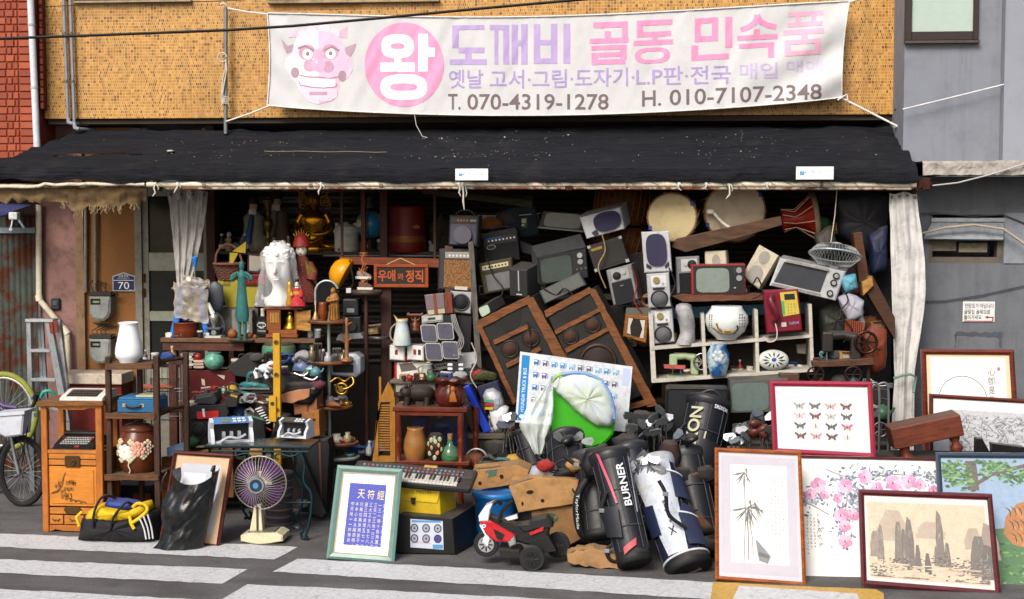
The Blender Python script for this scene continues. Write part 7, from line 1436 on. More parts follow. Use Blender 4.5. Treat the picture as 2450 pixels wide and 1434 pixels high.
tm.p('body',blk).poly([(1166,1240),(1200,1252),(1232,1262),(1262,1256),(1298,1246),(1316,1262),(1310,1290),(1262,1310),(1226,1300),(1190,1280)],24,66,ch=4);tm.p('seat',mt('1a1a1c',.7)).poly([(1234,1262),(1262,1258),(1270,1246),(1306,1240),(1318,1252),(1322,1264),(1280,1272),(1250,1278)],20,70,ch=4);tm.p('tail_stripe',red).poly([(1264,1278),(1300,1262),(1298,1272),(1268,1284)],18,22);tm.p('mirror',wht).poly([(1206,1242),(1236,1232),(1238,1242),(1214,1248)],10,22,ch=1.5);tm.p('handlebar',blk).ln([(1192,1250,20),(1200,1226,14),(1214,1210,6),(1224,1198,4)],5);tm.p('engine',mt('9da0a2',.3,.5)).poly([(1212,1296),(1230,1284),(1234,1306),(1218,1314)],14,40,ch=3);tm.p('foot_board',blk).poly([(1190,1318),(1240,1322),(1250,1336),(1200,1336)],6,90);tm.p('rear_axle',blk).ln([(1274,1334,0),(1330,1318,80)],5);tm.p('rear_bracket',blk).poly([(1262,1300),(1310,1286),(1330,1320),(1276,1334)],20,60)
l_=tm.p('badge',print_());l_.c_('dfe3e8').ell(1156,1262,4.6,4.6,13.4,14).c_('2a6ab0').ell(1156,1262,2.6,2.6,13,12)
pz=Thing('vehicle_poster_board','white board poster of trucks and buses with blue side strip','poster',1372,1030,.42);b=pz.p('board',mt('c9ced6',.4));Q=[(1244,842),(1512,876),(1500,1032),(1232,1012)];b.poly(Q,0,5)
def pu(u,v):return ((1-u)*(1-v)*Q[0][0]+u*(1-v)*Q[1][0]+u*v*Q[2][0]+(1-u)*v*Q[3][0],(1-u)*(1-v)*Q[0][1]+u*(1-v)*Q[1][1]+u*v*Q[2][1]+(1-u)*v*Q[3][1])
l_=pz.p('print',print_());
def pq(c,u0,v0,u1,v1,d):l_.c_(c).poly([pu(u0,v0),pu(u1,v0),pu(u1,v1),pu(u0,v1)],d)
pq('1f77b4',.02,.04,.09,.97,-.4);pq('a8b4d8',.92,.04,.985,.3,-.4);rr=random.Random(2)
for i in range(10):
 for j in range(5):
  u,v=.13 + i*.078,.06 + j*.18;cl=rr.choice(('2a6aa8','3a8ac4','5a5a64','4a6a90','7ab0d0','6a4a8a'));
  if u < .9:pq(cl,u,v+.02,u+.042,v+.085,-.4);pq('2b2d38',u+.004,v+.08,u+.012,v+.1,-.7);pq('2b2d38',u+.03,v+.08,u+.038,v+.1,-.7);pq('c9dce8',u+.004,v+.03,u+.03,v+.05,-.7);pq('8d94a8',u+.046,v+.02,u+.056,v+.09,-.5)
l_.c_('e4eaf2');vs,fs,asp=text_mesh('HYUNDAI TRUCK & BUS',0);l_.add([(lambda q:(l_.loc(q)[0],-.8,l_.loc(q)[1]))(pu(.04 + .03*(1-vv),.84 - .62*uu)) for uu,vv in vs],fs);l_.add([(lambda q:(l_.loc(q)[0],-.8,l_.loc(q)[1]))(pu(.055 + .022*math.cos(a_),.91 + .03*math.sin(a_))) for a_ in [i*.5 for i in range(12)]],[tuple(range(12))])
gt=Thing('pop_up_tent','bright green pop-up ball tent with white mesh and blue rim','play tent',1385,1078,.05);gm=mt('339a12',.5,dirt=.05)
b=gt.p('green_panel',gm);b.poly(jag([(1318,1058),(1322,930),(1356,950),(1400,990),(1450,1024),(1472,1010),(1466,1040),(1440,1066),(1400,1076),(1350,1048)],1.5,10,3),4,30,ch=4);b=gt.p('mesh_panel',mt('c3d0bd',.7,kind='two',scale=7,c2='c6d0de',alpha=.8,dirt=0,bump=.6));pillow(b,[(1328,934),(1340,904),(1366,890),(1400,888),(1440,904),(1464,944),(1471,990),(1462,1022),(1430,1018),(1396,1000),(1360,966)],-22,26,12,12)
gt.p('rim',mt('6f94c8',.5)).ln(bent([(1344,895,-6),(1390,890,-10),(1436,908,-10),(1462,950,-8),(1470,1000,-4)],5),4);gt.p('green_rim',mt('8fb84a',.5)).ln(bent([(1320,915,-4),(1332,900,-5),(1350,893,-6)],5),4)
cs2=Thing('clear_plastic_sheet','crumpled translucent plastic sheet hanging beside the green tent','plastic sheet',1285,1085,-.02);cs2.own(mt('d2dcd8',.22,var=.1,dirt=0,alpha=.6,bump=.5,scale=8,spec=.6)).grid(22,24,lambda u,v:(lambda xl,xr:(xl + (xr-xl)*u - 1285 + 3*nz(u*4,v*5,1),9*nz(u*7,v*6,3) - 12*math.sin(u*3.1) + 5*math.sin(u*17 + v*3),1085 - (910 + 176*v - 20*u*(1-v))))(1318 - 80*math.sin(min(1,v*1.35)*1.57) + 42*max(0,v-.6)*2.4,1324 - 26*max(0,v-.55)*2))
def golf(name,label,top,bot,Y0,Y1,rt,rb,c,collar,base,parts=None,strap=None):
 t=Thing(name,label,'golf bag',bot[0],bot[1],Y1);A=Vector((top[0]-bot[0],(Y0-Y1)/t.s,bot[1]-top[1]));L_=A.length;q=A.to_track_quat('Z','Y').to_matrix().to_4x4()
 zx=A.normalized();yx=(Vector((0,1,0)) - zx*zx.y).normalized();xx=yx.cross(zx);M4=Matrix(((xx.x,yx.x,zx.x,0),(xx.y,yx.y,zx.y,0),(xx.z,yx.z,zx.z,0),(0,0,0,1)))
 t.M4,t.L=M4,L_
 def mk(n_,m_):b=t.p(n_,m_);b.M=M4.copy();return b
 t.mk=mk
 mk('body',mt(c,.45,dirt=.12)).ring([[((rb+(rt-rb)*z + 3*nz(z*5,math.cos(a_)*1.5,math.sin(a_)*1.5))*math.cos(a_)*(1+.03*math.sin(z*9)),(rb+(rt-rb)*z)*.85*math.sin(a_),z*L_) for a_ in [2*math.pi*i/28 for i in range(28)]] for z in [.06,.12,.2,.3,.45,.6,.75,.88,.95]],True)
 mk('base',mt(base,.6)).lathe([(rb*.9,0),(rb*1.06,3),(rb*1.08,L_*.07),(rb,L_*.1)],28,(0,0,0),.87);mk('collar',mt(collar,.4)).lathe([(rt*.98,L_*.9),(rt*1.12,L_*.94),(rt*1.14,L_*.99),(rt*1.02,L_),(rt*.9,L_*.93)],28,(0,0,0),.87);mk('inside',mt('08080a',.9)).lathe([(rt*.95,L_*.95),(.02,L_*.94)],24,(0,0,0),.87)
 for a in (-75,-38,6,48,80):mk('seam',mt('3c3f47',.6)).tube([((rb+(rt-rb)*z+1.5)*math.sin(R(a)),-(rb+(rt-rb)*z+1.5)*.86*math.cos(R(a)),z*L_) for z in (.1,.3,.5,.7,.9)],1.1,5)
 for z in (.3,.62):mk('seam_band',mt('2a2c32',.6)).torus((0,0,z*L_),rb+(rt-rb)*z+.8,1.8,28,5,'z',1,.87)
 mk('carry_handle',mt('1c1d20',.6)).tube(bent([(-rb*.95,-rb*.3,L_*.5),(-rb*1.2,-rb*.45,L_*.58),(-rb*.95,-rb*.3,L_*.68)],4),3,8)
 return t
def onbag(t,name,mat,pts,rr_,off=2.0,col=None):
 b=t.p(name,mat);b.add([(a,0,z*150) for a,z in pts],[tuple(range(len(pts)))]);fine(b,9);k=off + 3
 b.v=[t.M4 @ Vector(((rr_(v.z/150)+k)*math.sin(R(v.x)),-(rr_(v.z/150)+k)*.87*math.cos(R(v.x)),v.z/150*t.L)) for v in b.v];b.sm=[True]*len(b.f);return b
def bagtext(t,s,a0,a1,z0,z1,rr_,col,vert=True,flip=False):
 b=t.mk('lettering',print_());b.c_(col);vs,fs,asp=text_mesh(s,.02)
 def m_(u,v):
  if vert:z=z0 + (z1-z0)*u;a=a1 + (a0-a1)*v if not flip else a0 + (a1-a0)*v
  else:z=z0 + (z1-z0)*v;a=a0 + (a1-a0)*u
  r=rr_(z) + 6.5;return (r*math.sin(R(a)),-r*.86*math.cos(R(a)),z*t.L)
 return b.add([m_(u,v) for u,v in vs],fs)
def clubs(spots,name='golf_club',grp='golf clubs in the bags'):
 for i,(x,y,Y,ax,kind,lb) in enumerate(spots):
  t=Thing(name,('bright steel','dull grey','black rounded','maroon rounded')[kind] + ' ' + lb,'golf club',x,y,Y,group=grp);m_=mt(('a2a6aa','85898d','17181b','5a2c28')[kind],.34,.85 if kind < 2 else .1);h=t.p('head',m_)
  h.at(0,0,0,rr.uniform(-40,30),rr.uniform(-50,50),rr.uniform(-40,40))
  if kind >= 2:h.ball((ax*10,0,4),(18,13,9),16,10)
  else:h.ring([[(ax*x_,y_,z_) for x_,z_ in ((-3,-4),(6,-9),(22,-11),(28,-2),(24,8),(12,7),(2,5))] for y_ in (-2.5,2.5)],True,smooth=False)
  t.p('shaft',mt('b4b6b8',.2,.9)).tube([(0,2,0),(-ax*8,18,-70)],1.8,6);t.p('hosel',m_).tube([(0,1,3),(-ax*2,5,-16)],3,8)
yg=G(1650,1385).y
ca=golf('silver_navy_golf_bag','navy and silver golf bag lying forward with round black base',(1556,1140),(1652,1368),yg + .75,yg + .16,54,54,'161c34','a9acb4','0e0f12');rc_=lambda z:55
onbag(ca,'silver_panel',mt('b9c0cb',.3,.15),[(-34,.12),(16,.1),(22,.3),(16,.55),(44,.78),(54,.92),(-62,.92),(-52,.82),(-28,.62),(-30,.4)],rc_);onbag(ca,'pocket',mt('1b2442',.45),[(22,.14),(70,.12),(74,.44),(40,.5),(22,.4)],rc_,7);onbag(ca,'pocket',mt('1b2442',.45),[(30,.56),(76,.52),(80,.76),(40,.8)],rc_,7);onbag(ca,'pocket',mt('18203c',.45),[(-74,.34),(-30,.3),(-26,.56),(-60,.6)],rc_,5)
for a0 in ((22,.42),(30,.8)):onbag(ca,'piping',mt('c9ccd2',.4),[(a0[0],a0[1]),(76,a0[1]-.05),(76,a0[1]-.035),(a0[0],a0[1]+.015)],lambda z:61,2)
bagtext(ca,'Callaway',-58,-18,.7,.76,lambda z:56,'b3b0a4',False);bagtext(ca,'GOLF',-46,-28,.66,.685,lambda z:56,'b3b0a4',False);bagtext(ca,'series',-4,4,.36,.56,lambda z:56,'3a3f4c');bagtext(ca,'X',-10,6,.26,.33,lambda z:56,'23262e',False)
bs2=ca.mk('base_badge',print_());bs2.c_('b9b5a8');vs,fs,asp=text_mesh('Callaway',0);bs2.add([(-28 + 56*u,22*(v-.5) + 6,-.6) for u,v in vs],[f[::-1] for f in fs]);ca.mk('stand_pad',mt('c4c8cc',.3)).torus((0,0,ca.L*.1),57,3,30,6,'z',1,.87)
bu_=golf('pink_trim_golf_bag','black golf bag with pink stripe and white lettering on its side',(1452,1108),(1520,1352),yg + .6,yg + .14,46,40,'12141c','1c1d22','0b0b0d');rb2_=lambda z:41 + z*6
onbag(bu_,'pink_stripe',mt('b84a62',.4),[(-34,.98),(-26,.98),(-10,.68),(-4,.5),(-10,.5),(-18,.68)],rb2_);onbag(bu_,'grey_piping',mt('9aa0a8',.4),[(60,.9),(64,.9),(50,.4),(46,.4)],rb2_,3);onbag(bu_,'pocket',mt('1a1c24',.5),[(-66,.26),(-12,.2),(-6,.46),(-60,.52)],rb2_,9);bagtext(bu_,'BURNER',14,36,.46,.84,rb2_,'c4c8cc');onbag(bu_,'red_tab',mt('a8404a',.5),[(-20,.06),(20,.12),(24,.18),(-18,.12)],lambda z:43,3)
st3=Thing('golf_bag_strap','black padded shoulder strap with white lettering hanging over the cartons','strap',1390,1280,-.72);b=st3.p('strap',mt('131418',.6));b.ln(bent([(1408,1140,0),(1388,1170,-6),(1380,1210,-8),(1386,1260,-6),(1398,1282,0),(1410,1262,4),(1404,1220,8)],6),10,0,10);l_=st3.p('lettering',print_());l_.c_('c9ccd0');vs,fs,asp=text_mesh('TaylorMade',.0);l_.add([(1376 + 9*v + 8*math.sin(u*2.2)*0 + 10*(u-.4)**2 - 1390,-21,1280-(1178 + 84*u)) for u,v in vs],fs)
sr=golf('black_lettered_golf_bag','tall black golf bag with cream swoosh and lettering behind the bamboo picture',(1700,968),(1650,1180),.1,-.25,50,46,'0f1118','1a1c22','0a0a0c');rs2=lambda z:47 + z*5
onbag(sr,'cream_line',mt('a8a690',.4),[(-6,.1),(2,.12),(6,.6),(2,.6),(-4,.2),(-12,.16)],rs2);bagtext(sr,'SRIXON',-46,-14,.22,.84,rs2,'a5a488');bagtext(sr,'SRIXON',12,52,.86,.9,rs2,'c3c6d0',False);sr.mk('handle',mt('26282c',.4)).tube(bent([(-30,-36,sr.L*.98),(0,-46,sr.L*1.04),(30,-36,sr.L*.98)],5),3.4,8);onbag(sr,'pocket',mt('14161e',.5),[(-10,.1),(60,.1),(64,.5),(-6,.52)],rs2,8)
golf('brown_golf_bag','brown and black golf bag behind the silver and navy one',(1600,1150),(1672,1300),yg + .95,yg + .5,46,46,'5a3a18','1a1816','14100c');golf('black_duffel_golf_bag','bulging black golf bag before the green tent',(1345,1062),(1370,1160),-.1,-.45,44,56,'15171a','1c1e22','0d0d0f');golf('plain_black_golf_bag','plain black golf bag behind the plank bench',(1250,1030),(1290,1150),.22,.1,26,26,'17181a','222428','0d0d0f')
cardboard('golf_club_carton','brown carton of golf clubs behind the bamboo picture',R4(1742,1076,1850,1300),-.3,60,'8a6238',cat='carton')
for i,(pts,c,lb) in enumerate((([(1386,1120),(1400,1080),(1450,1066),(1462,1100),(1440,1146),(1400,1150)],'101114','shiny black rain hood over the golf bags'),([(1462,1056),(1490,1042),(1530,1050),(1540,1080),(1500,1070),(1470,1076)],'15161a','black padded golf bag hood beside the green tent'),([(1575,1080),(1590,1056),(1620,1060),(1630,1090),(1625,1130),(1590,1120)],'2a1618','maroon knitted club cover between the golf bags'),([(1500,1010),(1520,985),(1570,990),(1590,1030),(1560,1050),(1510,1044)],'141517','black golf bag mouth under the wooden loudspeaker'),([(1150,1060),(1180,1052),(1220,1058),(1226,1110),(1160,1112)],'161614','black cloth bundle under the plank bench'))):solo('cloth_hood',lb,'cover',pts[0][0],pts[0][1]+10,(-.85,-.35,-.7,.1,.3)[i],mt(c,.4 if i == 0 else .75),lambda b,pts=pts:pillow(b,jag(pts,2,12,3),0,60,9,8))
pillow(Thing('grey_plastic_bag','crumpled pale plastic bag on the tan carton','plastic bag',1310,1148,-.5).own(mt('9aa0ac',.3,dirt=.1)),jag([(1262,1146),(1270,1122),(1300,1112),(1346,1120),(1350,1140),(1310,1150)],3,9,5),0,60,12,8)
rr=random.Random(14);sp=[]
for i,(x0,x1,y0,y1,Y,n,kd) in enumerate(((1480,1580,1085,1130,-.85,18,(0,0,1,2)),(1345,1400,1050,1070,-.3,5,(0,1,2)),(1500,1610,980,1035,.0,14,(1,1,0)),(1205,1235,990,1020,.25,6,(1,0)),(1750,1842,985,1060,-.32,22,(0,1,3,1)),(1590,1650,1045,1075,-.6,4,(0,2)))):
 lb=('golf club head rising from the pink striped and silver bags','golf club head beside the green tent','golf club head under the wooden loudspeaker','golf club head beside the humidifier','golf club head crowded in the brown carton','golf club head between navy and lettered bags')[i]
 for k in range(n):sp.append((rr.uniform(x0,x1),rr.uniform(y0,y1),Y + rr.uniform(-.1,.1),rr.choice((-1,1)),rr.choice(kd),lb))
clubs(sp)
golf('grey_golf_bag','slumped black and grey golf bag behind the pink striped one',(1408,1090),(1440,1290),-.45,-.7,40,44,'1b1d22','33363c','0c0c0e');golf('navy_golf_bag','dark navy golf bag behind the silver and navy one',(1500,1090),(1560,1280),-.4,-.8,44,44,'10131f','23262c','0a0a0c');golf('worn_black_golf_bag','worn black golf bag between lettered bag and bamboo picture',(1640,1100),(1690,1330),-.5,-.95,40,42,'131417','2a2c30','0a0a0b')
for i,(pts,r,lb) in enumerate((([(1450,1180),(1440,1220),(1456,1262),(1480,1280),(1486,1300)],6,'black webbing strap with buckle on the pink striped bag'),([(1576,1150),(1592,1180),(1600,1230),(1640,1262)],5,'black carry strap across the navy and silver bag'),([(1350,1090),(1380,1110),(1420,1104),(1450,1130)],6,'black strap looped over the bulging golf bag'),([(1470,1300),(1452,1316),(1462,1340),(1490,1344)],5,'loose black strap trailing on the flattened carton'))):
 t=Thing('webbing_strap',lb,'strap',pts[0][0],pts[0][1]+20,(-1.12,-1.25,-.75,-1.2)[i]);t.p('webbing',mt('0e0f11',.7)).ln(bent([(a,b_,-6*math.sin(j)) for j,(a,b_) in enumerate(pts)],5),r);t.p('buckle',mt('9a9da2',.3,.6)).bx(pts[1][0]-7,pts[1][0]+7,pts[1][1]-5,pts[1][1]+5,-16,-6,1.5)
# ================================================================== white cubby shelf, drums and goods at the grey wall end
wsf=Thing('white_cubby_shelf','white painted cubby shelf with six compartments of china','shelf',1745,1150,.62);mws=mt('b9b5ac',.55,dirt=.25,kind='wood',c2='a49f94',scale=6)
for q in (((1550,752),(1560,752),(1570,912),(1558,916)),((1674,752),(1682,750),(1690,900),(1682,902)),((1800,740),(1808,740),(1814,894),(1806,896)),((1926,728),(1934,726),(1942,882),(1934,884))):wsf.p('divider',mws).poly(list(q),0,84)
for q in (((1556,830),(1936,798),(1937,805),(1557,838)),((1558,908),(1942,878),(1942,886),(1560,917))):wsf.p('board',mws).poly(list(q),-2,86)
wsf.p('back_board',mt('2a211b',.8,kind='wood')).poly([(1560,836),(1936,804),(1940,880),(1562,910)],84,88);wsf.p('top_rail',mt('2f6478',.6)).poly([(1608,742),(1930,728),(1930,752),(1610,768)],80,86)
for x in (1600,1900):wsf.p('stand',dk).box(x-1745,x-1725,20,40,gz(wsf),240)
Yw=.66
vase('moon_jar','large white porcelain jar painted with gold figures',1738,812,Yw,[(24,0),(26,4),(44,20),(52,42),(50,58),(38,74),(36,80),(33,80)],mt('c9cdcc',.2,dirt=.06,bump=.03))
sv=Thing('grey_stone_vase','grey twisted stone vase in the first cubby','vase',1640,824,Yw);sv.own(mt('9a9a9c',.5,kind='two',scale=12,c2='7d7d80')).ring([[(r*math.cos(a_)*(1+.18*math.sin(a_*2+z*.06)) + 5*math.sin(z*.05),r*math.sin(a_),z) for a_ in [2*math.pi*i/26 for i in range(26)]] for r,z in ((22,0),(20,8),(15,26),(17,46),(23,66),(24,84),(19,94),(10,98))])
bv=Thing('blue_white_vase','blue and white vase painted with a pale flower','vase',1718,898,Yw - .06);bv.p('body',mt('9fb6be',.25,kind='two',scale=9,c2='1c4a7e')).lathe([(18,0),(20,6),(27,34),(27,52),(19,68),(20,76),(17,75)],28);f_=bv.p('painted_flower',mt('b4b8bc',.3));[f_.ball((-2+9*math.cos(a_),-26,48+9*math.sin(a_)),(6,2,6),8,6) for a_ in [i*1.05 for i in range(6)]]
ov=Thing('oval_white_vase','oval white vase painted with blue flower and dark leaves','vase',1851,888,Yw - .06);ov.p('body',mt('c6c8c2',.22,dirt=.05)).ball((0,14,25),(37,20,25),28,16);f_=ov.p('painted_leaves',mt('COL',.3))
for k in range(12):a_=k*.52;c_,s_=math.cos(a_),math.sin(a_);f_.c_('1d2f2a' if k % 2 else '2f4a3a').tube([(r*c_*1.3,14 - 20.2*math.sqrt(max(.05,1-(r*c_*1.3/37)**2-(r*s_*.9/25)**2)),26+r*s_*.9) for r in (9,15,21)],[.6,2.2,.5],6)
f_.c_('2a4fa8').ball((0,-6,28),(6,1.6,5),10,6)
jf=THINGS[[x.name for x in THINGS].index('moon_jar')];jp=jf.p('painted_figures',mt('COL',.35))
def onjar(x,z):return (x,-math.sqrt(max(9,(51 if z > 30 else 47)**2 - x*x)) - .6,z)
for pts,c,w_ in ((((-34,30),(-22,22),(-10,18),(8,18),(20,24)),'6a5428',2.2),(((-26,42),(-22,30),(-14,24)),'7a5c20',2.6),(((14,18),(24,28),(22,36)),'2b2a26',2.4),(((-8,24),(6,24)),'a5802a',3)):jp.c_(c).tube([onjar(*q) for q in pts],w_,6)
for k in range(14):jp.c_('4a4436').ball(onjar(28+k % 3*6,34+k//3*7),(1.6,.8,2),6,5);jp.ball(onjar(-42+k % 2*5,30+k//2*5),(1.5,.8,1.6),6,5)
def sewing(name,label,px,py,Y,k,c,c2):
 t=Thing(name,label,'sewing machine',px,py,Y);m_=mt(c,.4,dirt=.25);t.p('bed',m_).box(-52*k,44*k,0,34*k,0,8*k,2);t.p('pillar',m_).box(14*k,36*k,6*k,28*k,8*k,58*k,5);t.p('arm',m_).tube([(26*k,17*k,54*k),(0,17*k,60*k),(-30*k,17*k,58*k)],[12*k,9*k,11*k],12);t.p('head',m_).box(-44*k,-22*k,6*k,28*k,24*k,66*k,4);t.p('needle_bar',mt('a9acae',.2,.9)).tube([(-34*k,17*k,26*k),(-34*k,17*k,8*k)],2*k,6);w_=t.p('hand_wheel',mt(c2,.25,.8));w_.torus((44*k,2,46*k),22*k,3*k,28,8);w_.disc(44*k,46*k,7*k,0,8,16)
 for i in range(6):w_.tube([(44*k,3,46*k),(44*k+20*k*math.cos(i*1.05),3,46*k+20*k*math.sin(i*1.05))],1.6*k,5)
 return t
sewing('green_sewing_machine','pale green toy sewing machine with chrome hand wheel',1640,906,Yw - .02,.88,'8fa07c','8d8f8c');sewing('antique_sewing_machine','antique black and rust sewing machine beside the cubby shelf',2020,872,.5,1.15,'24211f','3a2620')
boxy('rusty_machine_table','rusty narrow table carrying the antique sewing machine','table',[(1946,868),(2090,858),(2092,872),(1948,880)],.45,60,'5a3622',.7,kind='wood');tt=THINGS[-1]
for x in (1952,2076):tt.p('leg',mt('2b1c16',.6,.4)).box(x-2019,x-2011,20,28,gz(tt),6)
for x,y in ((1952,896),(2040,896)):
 w_=tt.p('treadle_wheel',mt('2a1a16',.4,.5));a=w_.loc((x,y));w_.torus((a[0],-6,a[1]),19,2.6,26,6)
 for i in range(6):w_.tube([(a[0],-6,a[1]),(a[0]+18*math.cos(i*1.05),-6,a[1]+18*math.sin(i*1.05))],1.4,5)
boxy('red_pencils','bundle of red sticks in the lower cubby','sticks',[(1588,874),(1640,876),(1640,884),(1590,882)],Yw - .1,20,'a84a44',.6);boxy('tissue_pack','grey paper packet in the lower middle cubby','packet',[(1905,825),(1930,822),(1928,848),(1908,846)],Yw + .1,10,'6d6660',.7)
face('purple_mesh_speaker','silver speaker with purple mesh topping the silver stack','speaker',((1534,556),(1600,553),(1608,650),(1542,654)),.62,60,'a8aaae',(('mesh','322f48',oval(.12,.06,.86,.84,26,3.2),{'k':'fabric','r':.9,'d':-5}),('notch','232327',[(.1,.76),(.28,.86),(.24,.92),(.08,.86)]),('notch','232327',[(.9,.74),(.74,.86),(.78,.92),(.92,.84)]),('badge','c4c6c8',.42,.03,.56,.05)),rough=.35)
for i,q in enumerate((((1546,656),(1600,652),(1606,734),(1552,738)),((1556,742),(1608,738),(1614,818),(1562,824)))):face('silver_cone_speaker',('upper silver speaker with round black cone in the stack','lower silver speaker with round black cone inside the cubby')[i],'speaker',q,.62 + .04*i,50,'9fa1a5',(('panel','bdbfc2',.18,.06,.86,.4),('tweeter','8a7a4a',.42,.2,8),('dot','8d8f92',.7,.32,3),('slot','17181a',.24,.42,.76,.48),('cone','26272a',.5,.74,21,'55575a','2f3033')),rough=.3)
def drum(name,label,px,py,Y,r,deep,skin,body,tilt=(0,0),parts=None):
 t=Thing(name,label,'drum',px,py + r,Y,rot=(tilt[0],0,tilt[1]));b=t.p('shell',mt(body,.5,kind='wood',scale=8,dirt=.3));b.M=Matrix.Translation((0,0,r)) @ Euler((R(-90),0,0)).to_matrix().to_4x4();b.lathe([(r*.96,0),(r*1.03,deep*.3),(r*1.03,deep*.7),(r*.96,deep)],36);s_=t.p('skin',mt(skin,.6,var=.2,dirt=.25,scale=6));s_.disc(0,r,r*.97,-3,2,40,r);t.p('hoop',mt('8a6238',.6,kind='wood')).torus((0,1,r),r,3.2,40,6);ro=t.p('rope_lacing',mt('b5a888',.9))
 for i in range(14):a_=i*.449;ro.tube([(r*math.cos(a_)*1.04,0,r+r*math.sin(a_)*1.04),(r*math.cos(a_+.22)*1.06,deep,r+r*math.sin(a_+.22)*1.06)],1.3,5)
 for a_ in (.6,3.6):t.p('blue_tab',mt('1f3a8a',.6)).box(r*math.cos(a_)-4,r*math.cos(a_)+4,-5,3,r+r*math.sin(a_)-5,r+r*math.sin(a_)+5,1)
 return t
drum('round_frame_drum','round drum with cream skin and blue tabs',1608,520,.95,58,60,'a99a74','6a3c1c',(4,-8));drum('wide_drum','wide drum with pale pinkish skin behind the carved plank',1756,506,1.1,72,70,'ab9c86','5a2c18',(6,6));b=Thing('drum_beater','white padded beater with cloth strap lying on the wide drum','beater',1700,510,.98).own(mt('c4bfb4',.8));b.ball((0,0,3),(11,8,7),12,8);b.ln(bent([(1708,510,-4),(1725,530,-4),(1745,545,-4)],4),4)
hgd=Thing('hourglass_drum','red hourglass drum with brown skins tied with cord','drum',1912,600,1.15);b=hgd.p('body',mt('8a1c10',.4));b.M=Matrix.Translation((-8,20,76)) @ Euler((0,R(82),0)).to_matrix().to_4x4();b.lathe([(26,-32),(19,-14),(17,0),(28,24),(50,44)],30);s_=hgd.p('skin',mt('6e5c44',.7,dirt=.4));s_.M=b.M.copy();s_.lathe([(60,40),(62,46),(58,52),(.02,53)],32);ro=hgd.p('cord',mt('b58a74',.8));ro.M=b.M.copy();[ro.tube([(56*math.cos(k*.7),56*math.sin(k*.7),44),(22*math.cos(k*.7+.35),22*math.sin(k*.7+.35),0),(28*math.cos(k*.7),28*math.sin(k*.7),-30)],1.6,5) for k in range(9)]
brl=Thing('brown_barrel_drum','large orange brown barrel drums stacked behind the cream drum','drum',1490,610,1.45);mbr=mt('6e3a16',.6,kind='wood',c2='44200c',scale=6,dirt=.3)
for z,h in ((0,64),(70,90)):brl.p('barrel',mbr).lathe([(62,z),(72,z+h*.25),(74,z+h*.5),(72,z+h*.75),(62,z+h)],36,(0,60,0));l_=brl.p('lacing',mt('8a6a3a',.8));[l_.tube([(73*math.cos(a_),60+73*math.sin(a_),z+h*.1),(75*math.cos(a_+.1),60+75*math.sin(a_+.1),z+h*.5),(73*math.cos(a_+.2),60+73*math.sin(a_+.2),z+h*.9)],1,4) for a_ in [3.4+k*.22 for k in range(12)]]
solo('carved_plank','thick weathered plank with strong grain across the drums','plank',1740,595,.78,mt('5a3c26',.65,kind='wood',c2='2e1c10',scale=5,dirt=.2),lambda b:b.poly([(1608,592),(1620,572),(1866,518),(1870,538),(1760,572),(1640,604)],0,60,ch=1.5))
rk2=Thing('television_plank','reddish plank carrying the red television','plank',1715,722,.7);rk2.own(mt('6a3f26',.6,kind='wood',c2='44261a',scale=7)).poly(jag([(1608,710),(1634,704),(1826,704),(1826,718),(1632,722)],1,16,2),-4,90,ch=1.5)
t=face('red_television','small red portable television with two dials on the plank','television',((1653,634),(1782,632),(1784,704),(1655,706)),.68,80,'8a1c18',(('front','17181a',.04,.04,.98,.97),('screen','77807a',oval(.09,.12,.7,.93,28,6),{'r':.12}),('knob','8d9092',.88,.2,7),('knob','8d9092',.88,.46,7),('speaker_slots','2b2c2f',.78,.1,.82,.34),('switch','9a9c9e',.78,.76,.82,.8)),ch=2)
face('grey_stereo_speaker','grey two way stereo speaker beside the red television','speaker',((1616,616),(1672,613),(1676,700),(1620,704)),.76,60,'6e7074',(('panel','a2a4a6',.22,.06,.9,.4),('tweeter','b4b6b8',.4,.2,5),('cone','222426',.68,.22,11),('grille','14161a',.12,.44,1,1,FAB)));face('cream_speaker','cream fronted speaker with wooden sides behind the red television','speaker',((1686,602),(1736,600),(1740,640),(1688,642)),.84,50,'b5ad98',(('grille','8d8a84',oval(.32,.2,.7,1.0)),),sh=(8,0));face('tilted_cream_speaker','cream fronted speaker with wooden sides tilted against the oven','speaker',((1816,586),(1862,612),(1816,692),(1776,660)),.8,40,'b8b09a',(('grille','8f8c86',oval(.22,.06,.72,.42)),('grille','8f8c86',oval(.14,.5,.84,.96))),sh=(10,-6))
ovn=face('toaster_oven','chrome toaster oven with dark glass door tipped sideways','oven',((1866,617),(2022,650),(1998,720),(1842,684)),.62,80,'a8aaac',(('door','3a3d42',[(.08,.1),(.74,.1),(.74,.84),(.04,.84)],{'r':.08}),('handle','c9cbcd',.1,.02,.74,.1,{'m':.8,'r':.15,'d':-8}),('strip','b9bbbd',.02,.88,.76,.98,{'m':.8,'r':.2})) + tuple(('knob','1c1d1f',.88,v,8) for v in (.2,.44,.8)),rough=.25,ch=3,sh=(16,4))
for v in (.2,.44,.8):q=ovn.uv(.88,v);ovn.p('knob_cap',mt('b4b6b8',.25,.6)).di(q[0],q[1],5,-8,-5,14)
ff=Thing('fan_cage','detached pale electric fan cage hanging above the oven','fan',1998,615,.72,rot=(-16,8,0));b=ff.p('rim',mt('9fb0bc',.35,.3));b.torus((0,0,4),62,2.4,40,6,'z',1,.9);w_=ff.p('cage_wires',mt('a5a8a4',.35,.4),kind='stuff')
